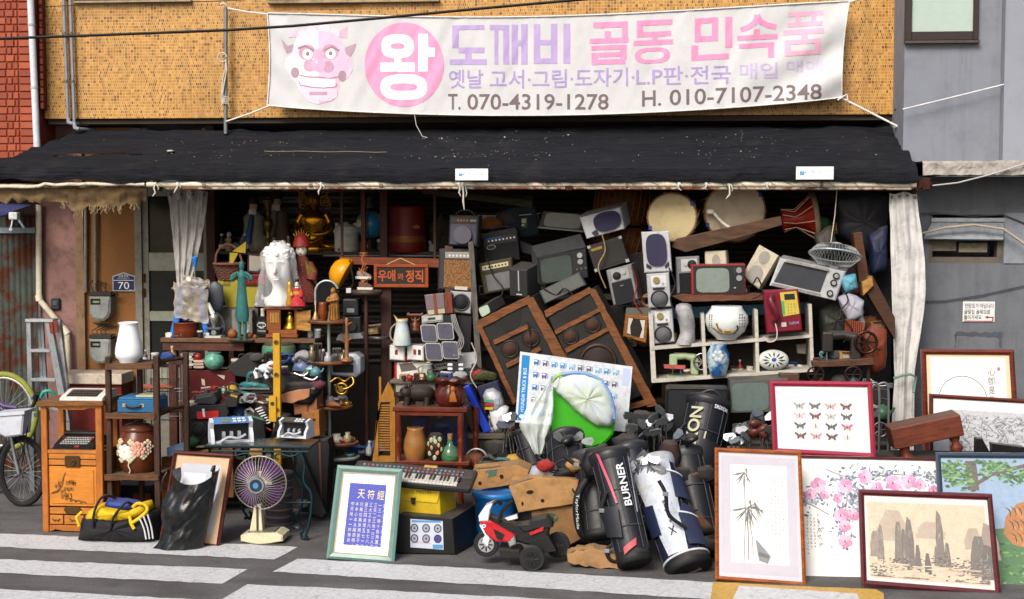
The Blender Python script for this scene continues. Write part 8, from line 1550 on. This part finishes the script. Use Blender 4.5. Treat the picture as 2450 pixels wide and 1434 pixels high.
for i in range(40):a_=i*.157;w_.tube([(62*math.cos(a_),56*math.sin(a_),4),(48*math.cos(a_),43*math.sin(a_),22),(14*math.cos(a_),13*math.sin(a_),30)],.8,4);w_.tube([(62*math.cos(a_),56*math.sin(a_),4),(40*math.cos(a_),36*math.sin(a_),-18),(12*math.cos(a_),10*math.sin(a_),-24)],.7,4)
ff.p('cap',mt('a8aca8',.4)).lathe([(16,28),(14,33),(.02,34)],18);ff.p('hanging_cord',mt('b5ada0',.8)).tube([(-14,0,32),(-12,0,100),(-14,0,165)],1.2,5)
ph_=face('red_payphone','crimson card payphone with yellow keypad panel','telephone',((1826,696),(1908,692),(1920,792),(1836,800)),.52,40,'6e1228',(('panel','b8a43a',[(.46,.06),(.94,.04),(.96,.58),(.5,.62)]),('display','16181a',.58,.1,.88,.24),('strip','3f9a5a',.48,.26,.56,.58),('slot','a9abac',.42,.76,.56,.86),('text','8a94c0','TELEPHONE',.64,.76,.92,.82)) + tuple(('knob','8d8a78',.66+i % 3*.09,.34+i//3*.07,1.6) for i in range(12)),rough=.3,ch=4)
ph_.p('handset',mt('5a1420',.3)).ln(bent([(1846,708,-6),(1842,718,-14),(1852,740,-18),(1858,758,-14),(1850,768,-6)],5),8,0,10);ph_.p('cord',mt('b5a8a4',.5)).ln(bent([(1852,768,-8),(1858,790,-10),(1856,812,-10),(1838,818,-8),(1826,806,-4)],5),1.8)
for i,(q,Y,c,lb) in enumerate((([(2040,560),(2060,556),(2084,700),(2060,706)],.85,'5a3418','upright brown timber beside the fan cage'),([(2058,676),(2086,660),(2140,760),(2140,812)],.7,'4a2a16','slanting brown timber box with pale end'),([(2062,676),(2086,662),(2090,684),(2066,708)],.66,'b5843e','pale sawn timber end'))):boxy('timber_offcut',lb,'timber',q,Y,50,c,.6,kind='wood')
for i,(q,Y,c,lb) in enumerate((([(2000,470),(2060,456),(2126,470),(2124,620),(2070,610),(2010,560)],1.1,'15151f','dark navy clothes hanging beside the curtain'),([(2080,560),(2124,540),(2126,650),(2090,660)],.95,'141c3a','navy blue jacket hanging by the timber'),([(2060,800),(2090,776),(2124,790),(2122,880),(2090,900),(2066,870)],.6,'6a2c14','brown leather bag wrapped in plastic'),([(2004,712),(2030,700),(2070,720),(2066,760),(2030,772)],.6,'a9a8b4','clear plastic bag stuffed with papers'),([(1950,560),(1990,540),(2010,600),(1960,620)],1.0,'3d3a34','grey plastic wrapped bundle behind the fan cage'),([(2010,660),(2048,656),(2056,690),(2020,704)],.6,'5a9ab0','pale blue plastic water toy beside the oven'),([(1960,740),(1990,716),(2040,726),(2050,800),(1970,830)],.78,'20231e','dark green rucksack behind the antique sewing machine'))):solo('cloth_bundle',lb,'bundle',q[0][0],q[0][1]+20,Y,mt(c,.6,alpha=.85 if i in (3,5) else 1),lambda b,q=q:pillow(b,jag(q,2,14,2),0,50,10,8))
for k in range(9):boxy('cigar_slat','thin reddish brown slat in the slatted bundle','slat',R4(2022+k*5,764+k,2025.5+k*5,800+k),.58,8,'7a3214',.5,group='slat bundle',ch=.4)
face('grey_television','grey console television behind the butterfly picture','television',((1746,912),(1884,906),(1886,984),(1748,990)),.2,90,'4a4a48',(('screen','5c6a66',oval(.03,.08,.66,.94,24,7),{'r':.15}),('panel','3a3a3a',.7,.06,.98,.94),('knob','55575a',.84,.24,8),('knob','55575a',.84,.56,8)),ch=2);boxy('wicker_panel_box','brown lattice box beside the grey television','box',R4(1866,896,1912,916),.3,40,'4a3020',.7)
bcs=boxy('black_briefcase','large black hard case behind the lettered golf bag','briefcase',rrect(1592,926,1742,1060,8),.12,50,'171a20',.4,ch=3);bcs.p('rim',mt('0d0e12',.4)).ln(rrect(1596,930,1738,1056,8),2,-1,6,True)
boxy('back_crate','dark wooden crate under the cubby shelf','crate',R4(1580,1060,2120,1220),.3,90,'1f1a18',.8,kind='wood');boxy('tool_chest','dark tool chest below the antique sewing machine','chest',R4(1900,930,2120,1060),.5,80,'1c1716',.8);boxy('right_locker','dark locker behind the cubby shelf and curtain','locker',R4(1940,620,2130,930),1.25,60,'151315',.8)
for x in (2102,2124):solo('tubular_stand',('grey folding tubular frame beside the tied curtain' if x < 2110 else 'pale cane standing against the tied curtain'),'tube frame',x,1100,.1,mt('77797c',.35,.6),lambda b,x=x:b.ln(bent([(x,1160),(x,1000),(x-2,930),(x-10,915),(x-26,920)],4),3))
w_=Thing('handwheel','grey spoked hand wheel beside the tied curtain','wheel',2106,1045,.12).own(mt('6a6c70',.3,.7));w_.torus((0,0,17),17,2,24,6);[w_.tube([(0,0,17),(16*math.cos(k*1.26),0,17+16*math.sin(k*1.26))],1.3,5) for k in range(5)]
def AQ(ar,t):
 def q(c,pts,d):ar.c_(c).poly([t.uv(*p) for p in pts],d)
 return q
def stroke(ar,t,c,pts,w_,d):ar.c_(c).st([t.uv(*p) for p in pts],w_,d)
def script(ar,t,c,x,y,n,h,seed,d=3.2,w_=1.2):
 r_=random.Random(seed)
 for k in range(n):
  for j in range(3):stroke(ar,t,c,[(x+r_.uniform(-h*.4,h*.4),y+k*h*1.25+r_.uniform(0,h)),(x+r_.uniform(-h*.4,h*.4),y+k*h*1.25+r_.uniform(0,h)),(x+r_.uniform(-h*.4,h*.4),y+k*h*1.25+r_.uniform(0,h))],w_,d - .01*j)
def butterflies(ar,t):
 for i in range(16):
  x,y=68 + i % 4*37,58 + i//4*24;c=('8a8a86','4a4e50','b08a88','5a1c24','c0a0a0','6a1a22','a0a49c','3f4446','44484a','b9b9b4','36393c','a85a62','5a1c24','b07a80','521820','c0bcb4')[i];q=AQ(ar,t)
  for s_ in (-1,1):q(c,[(x,y),(x+s_*13,y-8),(x+s_*14,y-3),(x+s_*8,y+2)],3.4);q(c,[(x,y),(x+s_*8,y+1),(x+s_*9,y+9),(x+s_*4,y+8)],3.3)
  q('2b2624',[(x-1,y-5),(x+1,y-5),(x+1,y+6),(x-1,y+6)],3.1)
picture('butterfly_frame','crimson frame with sixteen mounted paper butterflies',((1843,915),(2086,915),(2094,1096),(1851,1086)),Y=-.75,ground=False,fw=12,fcol='8d1f36',matc='d2d4d6',art=butterflies,lean=8)
def bamboo(ar,t):
 q=AQ(ar,t);q('a9a7b4',[(16,18),(t.w-16,18),(t.w-16,t.h-18),(16,t.h-18)],4.0);q('d6d5d2',[(38,38),(t.w-38,38),(t.w-38,t.h-44),(38,t.h-44)],3.8);g='55575a'
 for x0,y0,x1,y1,w_ in ((72,64,68,268,2.4),(76,150,78,262,3),(82,170,90,250,2.2)):stroke(ar,t,'77797c',[(x0,y0),((x0+x1)/2+3,(y0+y1)/2),(x1,y1)],w_,3.5)
 r_=random.Random(5)
 for cx,cy,n,L_ in ((72,56,9,30),(80,138,16,44)):
  for k in range(n):a_=R(r_.uniform(-80,200));stroke(ar,t,g,[(cx,cy),(cx+L_*.5*math.cos(a_),cy+L_*.5*math.sin(a_)+4),(cx+L_*math.cos(a_),cy+L_*abs(math.sin(a_))*1.0+6)],[1.2,3.4,.4],3.3-.01*k)
 q('6f7174',[(96,210),(120,236),(132,250),(124,268),(104,262),(100,244)],3.4);q('4f5154',[(104,240),(128,248),(126,256),(102,250)],3.2)
 for k in range(4):script(ar,t,'8d8d90',136+k*9,70,19,7,k,3.3,.9)
picture('bamboo_frame','orange wood frame with ink bamboo painting and calligraphy',((1711,1080),(1918,1086),(1928,1401),(1712,1390)),fw=9,fcol='a5561c',matc='b4b3bd',art=bamboo,lean=10)
def flower(ar,t,x,y,r,d):
 for k in range(5):a_=k*1.257+x;ar.c_(('b8749f','c893b4','d2a8c4','c084aa')[(k+int(x)) % 4]).ell(*t.uv(x+r*.55*math.cos(a_),y+r*.55*math.sin(a_)),r*.55,r*.5,d-.01*k,12)
 ar.c_('8a2a5a').ell(*t.uv(x,y),r*.22,r*.2,d-.1,8);ar.c_('d9cfa0').ell(*t.uv(x+2,y-1),r*.1,r*.16,d-.15,6)
def hibiscus(ar,t):
 q=AQ(ar,t);r_=random.Random(3);q('d9d9d8',[(10,12),(t.w-10,12),(t.w-10,t.h-12),(10,t.h-12)],4.0)
 for c in ([(66,32),(100,46),(150,50),(220,40),(330,44)],[(0,110),(30,118),(70,140)],[(120,60),(110,120),(104,180),(110,220)]):stroke(ar,t,'55504c',c,2.2,3.7)
 for k in range(420):
  cx,cy,sx,sy=r_.choice(((30,100,36,26),(110,60,34,30),(100,150,22,60),(200,44,70,18),(290,46,40,20),(130,100,26,30)));ar.c_(r_.choice(('6d7786','8a97a4','566476','9aa6b0','7680a0','48566a'))).ell(*t.uv(min(t.w-14,max(12,cx+r_.gauss(0,sx*.6))),max(18,cy+r_.gauss(0,sy*.6))),r_.uniform(2.5,7),r_.uniform(1.5,3.6),3.6-.0008*k,7,r_.uniform(0,180))
 for i,(x,y,r) in enumerate(((46,70,18),(110,70,17),(158,48,16),(26,92,13),(92,100,12),(225,60,18),(262,56,17),(185,72,14),(235,78,14),(98,140,17),(128,138,13),(106,164,14),(106,200,16),(290,62,12),(320,76,13),(60,92,11))):flower(ar,t,x,y,r,3.2 - .02*i)
 for k in range(5):script(ar,t,'77777a',8+k*8.5,138+k % 2*8,12-k,6.5,k+9,3.3,.9)
 script(ar,t,'5a5a5c',46,150,4,14,31,3.3,1.5)
picture('hibiscus_frame','thin dark red frame with pink hibiscus painting',((1916,1101),(2256,1103),(2262,1402),(1922,1394)),fw=6,fcol='5c1c18',matc='d8d8d8',art=hibiscus,lean=12,Y=-1.30,ground=False)
def mountains(ar,t):
 q=AQ(ar,t);W_,H_=t.w,t.h;q('d2cfca',[(10,10),(W_-10,10),(W_-10,H_-10),(10,H_-10)],4.0);q('c4b59e',[(20,28),(W_-20,28),(W_-20,H_-20),(20,H_-20)],3.9);r_=random.Random(6)
 def peak(x,y0,w_,h,c,d):q(c,[(x-w_/2,y0)] + [(x - w_*.5*(1-(j/6)**2.2*.6)*r_.uniform(.85,1.1),y0-h*j/6) for j in range(1,7)] + [(x + w_*.5*(1-(j/6)**2.2*.6)*r_.uniform(.85,1.1),y0-h*j/6*r_.uniform(.9,1)) for j in range(6,0,-1)] + [(x+w_/2,y0)],d)
 for i,(x,y,w_,h,c) in enumerate(((80,120,80,74,'a89a88'),(170,110,70,40,'ab9d8b'),(270,130,46,50,'a09282'),(306,150,50,84,'8d8076'),(36,160,26,62,'857a72'),(50,165,15,84,'7b716a'),(92,170,22,96,'736962'),(104,170,16,80,'6a605b'),(118,176,24,116,'6b625d'),(136,176,14,50,'655b57'),(190,176,22,134,'70675f'),(206,176,16,60,'6b625d'),(180,176,14,50,'6f6661'),(280,190,46,92,'66605a'),(300,196,40,80,'5c5652'),(158,190,16,46,'5a5250'))):peak(x,y,w_,h,c,3.8-.02*i)
 for k in range(110):j=r_.randrange(9);x,y,h=((36,160,60),(50,165,80),(92,170,92),(118,176,110),(190,176,128),(206,176,56),(280,190,88),(302,196,76),(104,170,76))[j];z=r_.uniform(0,h);x += r_.uniform(-8,8)*(1.1-z/h*.6);stroke(ar,t,r_.choice(('554d4a','8d827a','5d5552','a0958a')),[(x,y-z),(x+r_.uniform(-2,2),y-z+8),(x+r_.uniform(-2,2),y-z+r_.uniform(10,20))],[.6,r_.uniform(1,2.2),.5],3.46-.0003*k)
 for k in range(620):cx,cy=r_.choice(((40,190),(90,170),(130,180),(240,175),(60,215),(120,220),(250,205),(290,190),(300,212),(190,160),(275,170)));ar.c_(r_.choice(('5d5653','6a625c','4c4846','857b70'))).ell(*t.uv(min(W_-26,max(26,cx+r_.gauss(0,17))),min(H_-26,cy+r_.gauss(0,8))),r_.uniform(1.5,5),r_.uniform(.8,2.2),3.4-.0003*k,7)
 for k in range(40):ar.c_(r_.choice(('c0b098','b8a68c','c9bba4'))).ell(*t.uv(r_.uniform(50,W_-50),r_.choice((186,200,178))+r_.uniform(-5,5)),r_.uniform(10,26),r_.uniform(.6,1.8),3.18-.001*k,10)
picture('mountain_frame','maroon frame with misty pillar mountain landscape',((2060,1181),(2376,1187),(2392,1424),(2064,1405)),fw=13,fcol='5a1420',matc='d2cfca',art=mountains,lean=11)
def tiger(ar,t):
 q=AQ(ar,t);r_=random.Random(8);q('86a0bc',[(14,14),(t.w-14,14),(t.w-14,t.h-14),(14,t.h-14)],4.0);q('3a6a3a',[(14,190),(60,170),(130,180),(t.w-14,160),(t.w-14,t.h-14),(14,t.h-14)],3.9);q('5a4a44',[(70,20),(96,20),(100,90),(72,90)],3.85);stroke(ar,t,'5a4a44',[(86,80),(130,52),(210,30),(280,24)],9,3.84)
 for k in range(620):cx,cy=r_.choice(((40,40),(60,66),(130,36),(190,56),(240,40),(50,230),(120,250),(200,280),(260,240)));ar.c_(r_.choice(('2f6a34','447f3a','6a9848','1f4826','2a5a30'))).ell(*t.uv(min(t.w-20,max(20,cx+r_.gauss(0,26))),max(20,cy+r_.gauss(0,10 if cy < 100 else 24))),r_.uniform(3,9),r_.uniform(1.5,4),3.8-.0006*k,7,r_.uniform(-30,30))
 q('a5692a',[(150,190),(158,150),(185,120),(230,104),(290,110),(290,230),(220,226),(170,214)],3.35)
 for k in range(120):x,y=r_.uniform(170,285),r_.uniform(120,215);stroke(ar,t,r_.choice(('8d5520','b98038','c69a58')),[(x,y),(x+4,y+4),(x+6,y+9)],1.2,3.3-.0002*k)
 for k in range(26):x,y=158+(k % 9)*13+k//9*5,128+k//9*30-(k % 9)*1.5;stroke(ar,t,'2a1c14',[(x,y),(x+9,y+6),(x+12,y+16),(x+10,y+24)],[.6,3.2,2.6,.5],3.25-.001*k)
picture('tiger_frame','blue grey frame with painted tiger under a pine',((2250,1095),(2560,1092),(2572,1436),(2262,1420)),fw=12,fcol='2a3a4c',matc='9aa6b4',art=tiger,lean=12,Y=-1.42,ground=False)
def callig(ar,t):
 q=AQ(ar,t);q('d6d8d8',[(22,20),(t.w-22,20),(t.w-22,t.h-16),(22,t.h-16)],3.9);stroke(ar,t,'4a4a4a',[t2_ for t2_ in [(96+56*math.cos(R(a_)),118-54*math.sin(R(a_))) for a_ in range(190,-10,-10)]],1.6,3.5)
 for i,c in enumerate('心卽是佛'):vs,fs,a=text_mesh(c,0);ar.c_('3a3a3c');ar.add([(lambda z:(ar.loc(z)[0],3.4,ar.loc(z)[1]))(t.uv(158+18*u - i*2*u,44+i*22+18*(1-v))) for u,v in vs],fs)
 q('b05a5a',[(180,42),(187,42),(187,50),(180,50)],3.3)
picture('calligraphy_frame','brown frame with brush circle and calligraphy against the grey wall',((2206,838),(2424,838),(2440,1110),(2214,1110)),fw=12,fcol='6e2a14',matc='c9b896',art=callig,lean=5,Y=.55,ground=False)
def misty(ar,t):
 q=AQ(ar,t);r_=random.Random(4);q('b4b6bb',[(46,34),(t.w-16,34),(t.w-16,t.h-16),(46,t.h-16)],3.9)
 for k in range(700):x,y=r_.uniform(60,t.w-30),r_.uniform(46,150);ar.c_(r_.choice(('a4a6ac','8f9299','7d8088','9a9ca4','6a6d75','b0b2b8'))).ell(*t.uv(x,y),r_.uniform(2,8),r_.uniform(.8,2.6),3.8-.0005*k,7,r_.uniform(-40,40))
 for k in range(44):x,y=r_.uniform(70,t.w-40),r_.uniform(60,140);stroke(ar,t,'5d5f66',[(x,y),(x+r_.uniform(-14,14),y-12),(x+r_.uniform(-20,20),y-26)],[2.4,1.6,.6],3.3)
picture('misty_tree_frame','brown frame with grey misty tree painting behind the wooden stool',((2228,946),(2552,962),(2552,1160),(2228,1148)),fw=9,fcol='6a2c18',matc='d4d6d8',art=misty,lean=6,Y=.25,ground=False)
boxy('picture_rest','dark low crate behind the pictures by the grey wall','crate',R4(2080,1092,2460,1260),-.1,90,'17171a',.7)
ws=Thing('low_wooden_stool','reddish low wooden table with turned feet tipped on the pictures','low table',2232,1095,-.2,rot=(0,-13,0));mwo=mt('6e3420',.55,kind='wood',c2='4a2014',scale=8);ws.p('top',mwo).box(-84,84,0,90,36,88,3)
for x in (-58,62):ws.p('foot',mwo).lathe([(9,-4),(15,4),(15,12),(8,20),(12,28),(14,36)],18,(x,18,0))
for i,q in enumerate(([(2336,1050),(2350,1050),(2372,1090),(2368,1110),(2336,1096)],[(2374,1062),(2450,1070),(2450,1100),(2376,1094)])):boxy('black_shoe_box',('black leather boot beside the misty tree picture','black case lid before the misty tree picture')[i],'case',q,-.3,30,'121214',.35)
# ================================================================== small bric-a-brac filling the shelves and heaps
CN={'3a3a3c':'charcoal','8d8f92':'grey','b9b6ae':'white','6a3a1e':'brown','8a1f1c':'red','1f3f7a':'blue','2f5a3a':'green','a8842e':'brass','1a1a1c':'black','a07a4a':'tan','5a2c3a':'plum','4f7f86':'teal'}
SR=random.Random(77)
def small(kind,px,py,Y,c,k,place):
 nm={'bottle':'glass_bottle','tin':'storage_tin','cup':'drinking_cup','book':'small_book','carton':'small_carton','clock':'table_clock','figure':'small_figurine','camera':'old_camera','tool':'hand_tool','bowl':'wooden_bowl','radio':'pocket_radio','kettle':'metal_kettle','bundle':'cloth_bag','cable':'cable_coil'}[kind]
 t=Thing(nm,'%s %s %s' % (CN[c],nm.replace('_',' '),place),kind,px,py,Y,rot=(0,SR.uniform(-6,6),SR.uniform(-35,35)),group='bric-a-brac ' + place)
 m=mt(c,.4,.6 if c == 'a8842e' else 0,dirt=.3);dk_=mt('17171a',.5);lt=mt('b0aca2',.5)
 if kind == 'bottle':t.p('body',m).lathe([(6*k,0),(7*k,2*k),(7*k,16*k),(3*k,22*k),(2.4*k,30*k)],16);t.p('cap',lt).lathe([(3*k,29*k),(3*k,33*k)],12);t.p('label',lt).lathe([(7.2*k,5*k),(7.2*k,13*k)],16)
 elif kind == 'tin':t.p('body',m).lathe([(9*k,0),(9*k,18*k)],20);t.p('lid',lt).lathe([(9.6*k,17*k),(9.6*k,21*k),(8*k,22*k)],20)
 elif kind == 'cup':t.p('body',m).lathe([(5*k,0),(8*k,4*k),(9*k,14*k),(8*k,14*k),(6*k,4*k)],18);t.p('handle',m).tube(bent([(8*k,0,11*k),(13*k,0,9*k),(8*k,0,4*k)],4),1.4*k,6)
 elif kind == 'book':t.p('cover',m).box(-14*k,14*k,0,20*k,0,6*k,.6);t.p('pages',mt('b5ab94',.9)).box(-13.4*k,14.3*k,-.4,19*k,1*k,5*k)
 elif kind == 'carton':t.p('box',m).box(-14*k,14*k,0,20*k,0,18*k,1);t.p('label',lt).box(-9*k,5*k,-.6,0,5*k,13*k);t.p('flap',m).box(-14*k,14*k,-8*k,0,17.5*k,18.6*k)
 elif kind == 'clock':t.p('case',m).cyl((0,10*k,13*k),(0,0,13*k),13*k,None,24);t.p('dial',lt).cyl((0,0,13*k),(0,-.8,13*k),10.5*k,None,24);t.p('hands',dk_).tube([(0,-1.6,13*k),(0,-1.6,20*k)],.8*k,5).tube([(0,-1.6,13*k),(5*k,-1.6,15*k)],.8*k,5);t.p('foot',m).box(-9*k,9*k,1,9*k,0,3*k)
 elif kind == 'figure':t.p('robe',m).lathe([(8*k,0),(9*k,4*k),(5*k,16*k),(6*k,22*k),(2.6*k,26*k)],16,(0,0,0),.8);t.p('head',lt).ball((0,0,30*k),(4.4*k,4.4*k,5*k),12,8);t.p('arm',m).tube(bent([(-6*k,0,22*k),(-8*k,-4*k,15*k),(0,-7*k,14*k),(6*k,0,21*k)],4),1.9*k,6)
 elif kind == 'camera':t.p('body',m).box(-13*k,13*k,0,10*k,0,15*k,1.4);t.p('top_plate',lt).box(-12*k,12*k,1,9*k,15*k,18*k,1);t.p('lens',dk_).cyl((1*k,0,8*k),(1*k,-8*k,8*k),6*k,5.4*k,18);t.p('lens_glass',mt('24324a',.06)).cyl((1*k,-8*k,8*k),(1*k,-8.6*k,8*k),4.2*k,None,16)
 elif kind == 'tool':t.p('handle',m).tube([(-16*k,0,3*k),(0,0,4*k)],3*k,8);t.p('shaft',mt('8f9294',.3,.8)).tube([(0,0,4*k),(18*k,2*k,6*k)],1.5*k,6);t.p('head',mt('6d6f72',.35,.8)).box(15*k,22*k,-2*k,6*k,2*k,10*k,1)
 elif kind == 'bowl':t.own(m).lathe([(6*k,0),(12*k,5*k),(15*k,11*k),(13.6*k,11*k),(9*k,5*k),(.02,3*k)],24)
 elif kind == 'radio':t.p('case',m).box(-16*k,16*k,0,9*k,0,19*k,1.6);t.p('grille',dk_).box(-14*k,1*k,-.6,0,3*k,16*k);t.p('dial',lt).box(4*k,14*k,-.6,0,9*k,16*k);t.p('knob',lt).cyl((9*k,0,5*k),(9*k,-2.4*k,5*k),2.4*k,None,12)
 elif kind == 'kettle':t.p('body',m).lathe([(10*k,0),(13*k,4*k),(13*k,12*k),(7*k,18*k),(3*k,20*k),(.02,22*k)],22);t.p('spout',m).tube([(11*k,0,8*k),(17*k,-2,13*k),(19*k,-2,19*k)],[3*k,2.2*k,1.8*k],8);t.p('handle',dk_).tube(bent([(-9*k,0,16*k),(-8*k,0,28*k),(8*k,0,28*k),(9*k,0,16*k)],4),1.5*k,6)
 elif kind == 'bundle':b=t.own(mt(c,.85,dirt=.25));b.ball((0,10*k,11*k),(18*k,14*k,12*k),20,12);b.v=[v + Vector((4*k*nz(v.x/9,v.z/9,1),4*k*nz(v.x/8,v.z/8,5),3*k*nz(v.x/9,v.y/9,3))) for v in b.v]
 else:
  b=t.own(mt(c,.6));[b.tube([((12+SR.uniform(-3,3))*k*math.cos(a*.42),3*math.sin(a+q),9*k+(8+SR.uniform(-2,2))*k*math.sin(a*.42)+q) for a in range(15)],1.3*k,6,True) for q in range(4)]
CK=list(CN);KD=['bottle','tin','cup','book','carton','clock','figure','camera','tool','bowl','radio','kettle','bundle','cable']
for x0,x1,y,Y,n,k0,place,kinds in (
 (420,610,808,1.22,6,1.0,'at the back of the workbench','bottle tin clock figure camera'),(740,762,808,1.12,2,1.0,'at the workbench end by the shrine','bottle tin'),
 (600,650,735,1.34,3,.9,'behind the plaster bust','bottle figure tin'),(535,625,884,1.0,5,1.0,'under the workbench','book tin kettle carton'),(440,560,885,1.02,4,.9,'on the red lacquer chest','book carton cable'),
 (470,560,944,.5,5,1.0,'on top of the heap before the chest','tool camera cable radio bundle'),(560,660,965,.36,6,1.0,'in the heap beside the spirit level','tool camera cable book carton'),(670,760,898,.44,5,.95,'on the black suitcase','camera tool cable cup kettle'),(690,760,935,.38,4,1.0,'on the cartons by the round trays','bundle book tool'),
 (505,640,1062,-.2,3,.8,'on the iron table','tool cable cup'),(440,500,1072,.3,2,1.1,'on the wide carton','bundle book'),(740,838,866,.76,7,.8,'on the second round tray','bottle cup figure tin tool'),(745,838,972,.76,6,.85,'on the third round tray','cup bowl kettle tin clock'),(765,845,1060,.76,5,.85,'on the fourth round tray','bowl cup bundle'),(765,845,1094,.76,4,.9,'on the lowest round tray','bowl kettle bundle'),
 (850,905,1090,.9,4,1.2,'behind the ochre rack','bundle carton bottle'),(940,1040,866,.95,5,.9,'behind the white switch boxes','bottle kettle tin'),(955,1075,911,.76,7,.95,'on the stereo shelf','camera cup radio tool kettle cable'),(1100,1160,911,.78,4,.95,'at the stereo shelf end','bundle cable tin'),(960,1110,1103,.2,4,.9,'at the back of the rosewood stand','bottle bowl tin'),
 (1130,1220,1039,.48,5,1.1,'on the plank bench','bundle tool bottle carton'),(1130,1240,1120,.2,4,1.3,'below the plank bench','bundle cable carton'),(540,700,602,2.0,6,1.0,'on the back shelf by the statues','figure bottle tin clock'),(860,1050,602,2.02,5,1.1,'on the back shelf by the canister','carton tin bottle'),(1150,1290,545,1.55,4,1.5,'above the combo amplifier','carton bundle radio'),
 (1500,1560,735,1.1,3,1.3,'behind the silver speakers','radio carton cable'),(1600,1670,905,.8,4,.9,'in the lower cubby of the green machine','book bottle tin tool'),(1745,1800,895,.84,3,.9,'in the middle lower cubby','carton bottle tin'),(1890,1925,884,.84,2,.9,'in the end lower cubby','carton cup'),(1600,1800,704,.9,5,.9,'behind the red television','radio carton clock'),(1945,2080,862,.62,6,1.1,'around the antique sewing machine','tool cable bundle carton bottle'),
 (1940,2120,930,.55,6,1.2,'on the dark tool chest','cable tool bundle kettle'),(2000,2110,790,.85,5,1.3,'beside the plastic wrapped bag','bundle carton bottle'),(1950,2110,560,1.3,4,1.6,'under the awning by the hanging clothes','bundle carton'),(400,500,808,1.02,3,.8,'on the workbench before the copper pot','tool cup tin'),(640,760,835,1.2,6,1.0,'below the wooden shrine','carton kettle bottle bundle'),(600,760,868,.7,7,1.0,'above the toy robot dog','bundle tool radio cable carton'),(440,640,1000,.42,8,1.1,'in the heap behind the bill counters','bundle cable carton radio tool'),(430,520,965,.62,5,1.0,'before the red lacquer chest','tool book cable'),(330,430,985,.4,4,1.0,'on the wire rack','book carton cup'),(330,430,866,.6,4,1.0,'on top of the wire rack','bottle tin bundle'),(500,760,1100,.5,8,1.4,'under the iron table','bundle carton cable'),(520,600,602,1.95,4,1.2,'on the back shelf end by the curtain','bottle figure kettle'),(850,910,800,1.3,4,1.2,'on the dark pedestal shelf','camera radio carton'),(1150,1300,706,1.36,6,1.3,'behind the olive amplifier','radio carton cable bundle'),(1300,1500,620,1.5,5,1.5,'behind the big black television','radio carton bundle'),(1490,1600,830,1.25,5,1.4,'behind the orange box','radio cable bundle carton'),(1940,2100,705,.9,6,1.3,'below the toaster oven','bundle cable carton tool'),(1960,2120,1000,.35,7,1.3,'beside the butterfly picture','tool cable kettle bundle'),
 (1290,1460,1130,-.55,7,1.2,'among the golf bags','bundle cable tool'),(1420,1500,1345,-1.05,4,1.3,'at the foot of the golf bags','bundle cable'),(1570,1700,1160,-.75,5,1.5,'between the golf bags','bundle cable')):
 ks=kinds.split()
 for i in range(n):small(ks[i % len(ks)],x0 + (x1-x0)*(i+.5)/n + SR.uniform(-5,5),y,Y + SR.uniform(-.04,.06),'1a1a1c' if 'golf' in place and i % 3 else SR.choice(CK),k0*SR.uniform(.85,1.25),place)
finish()
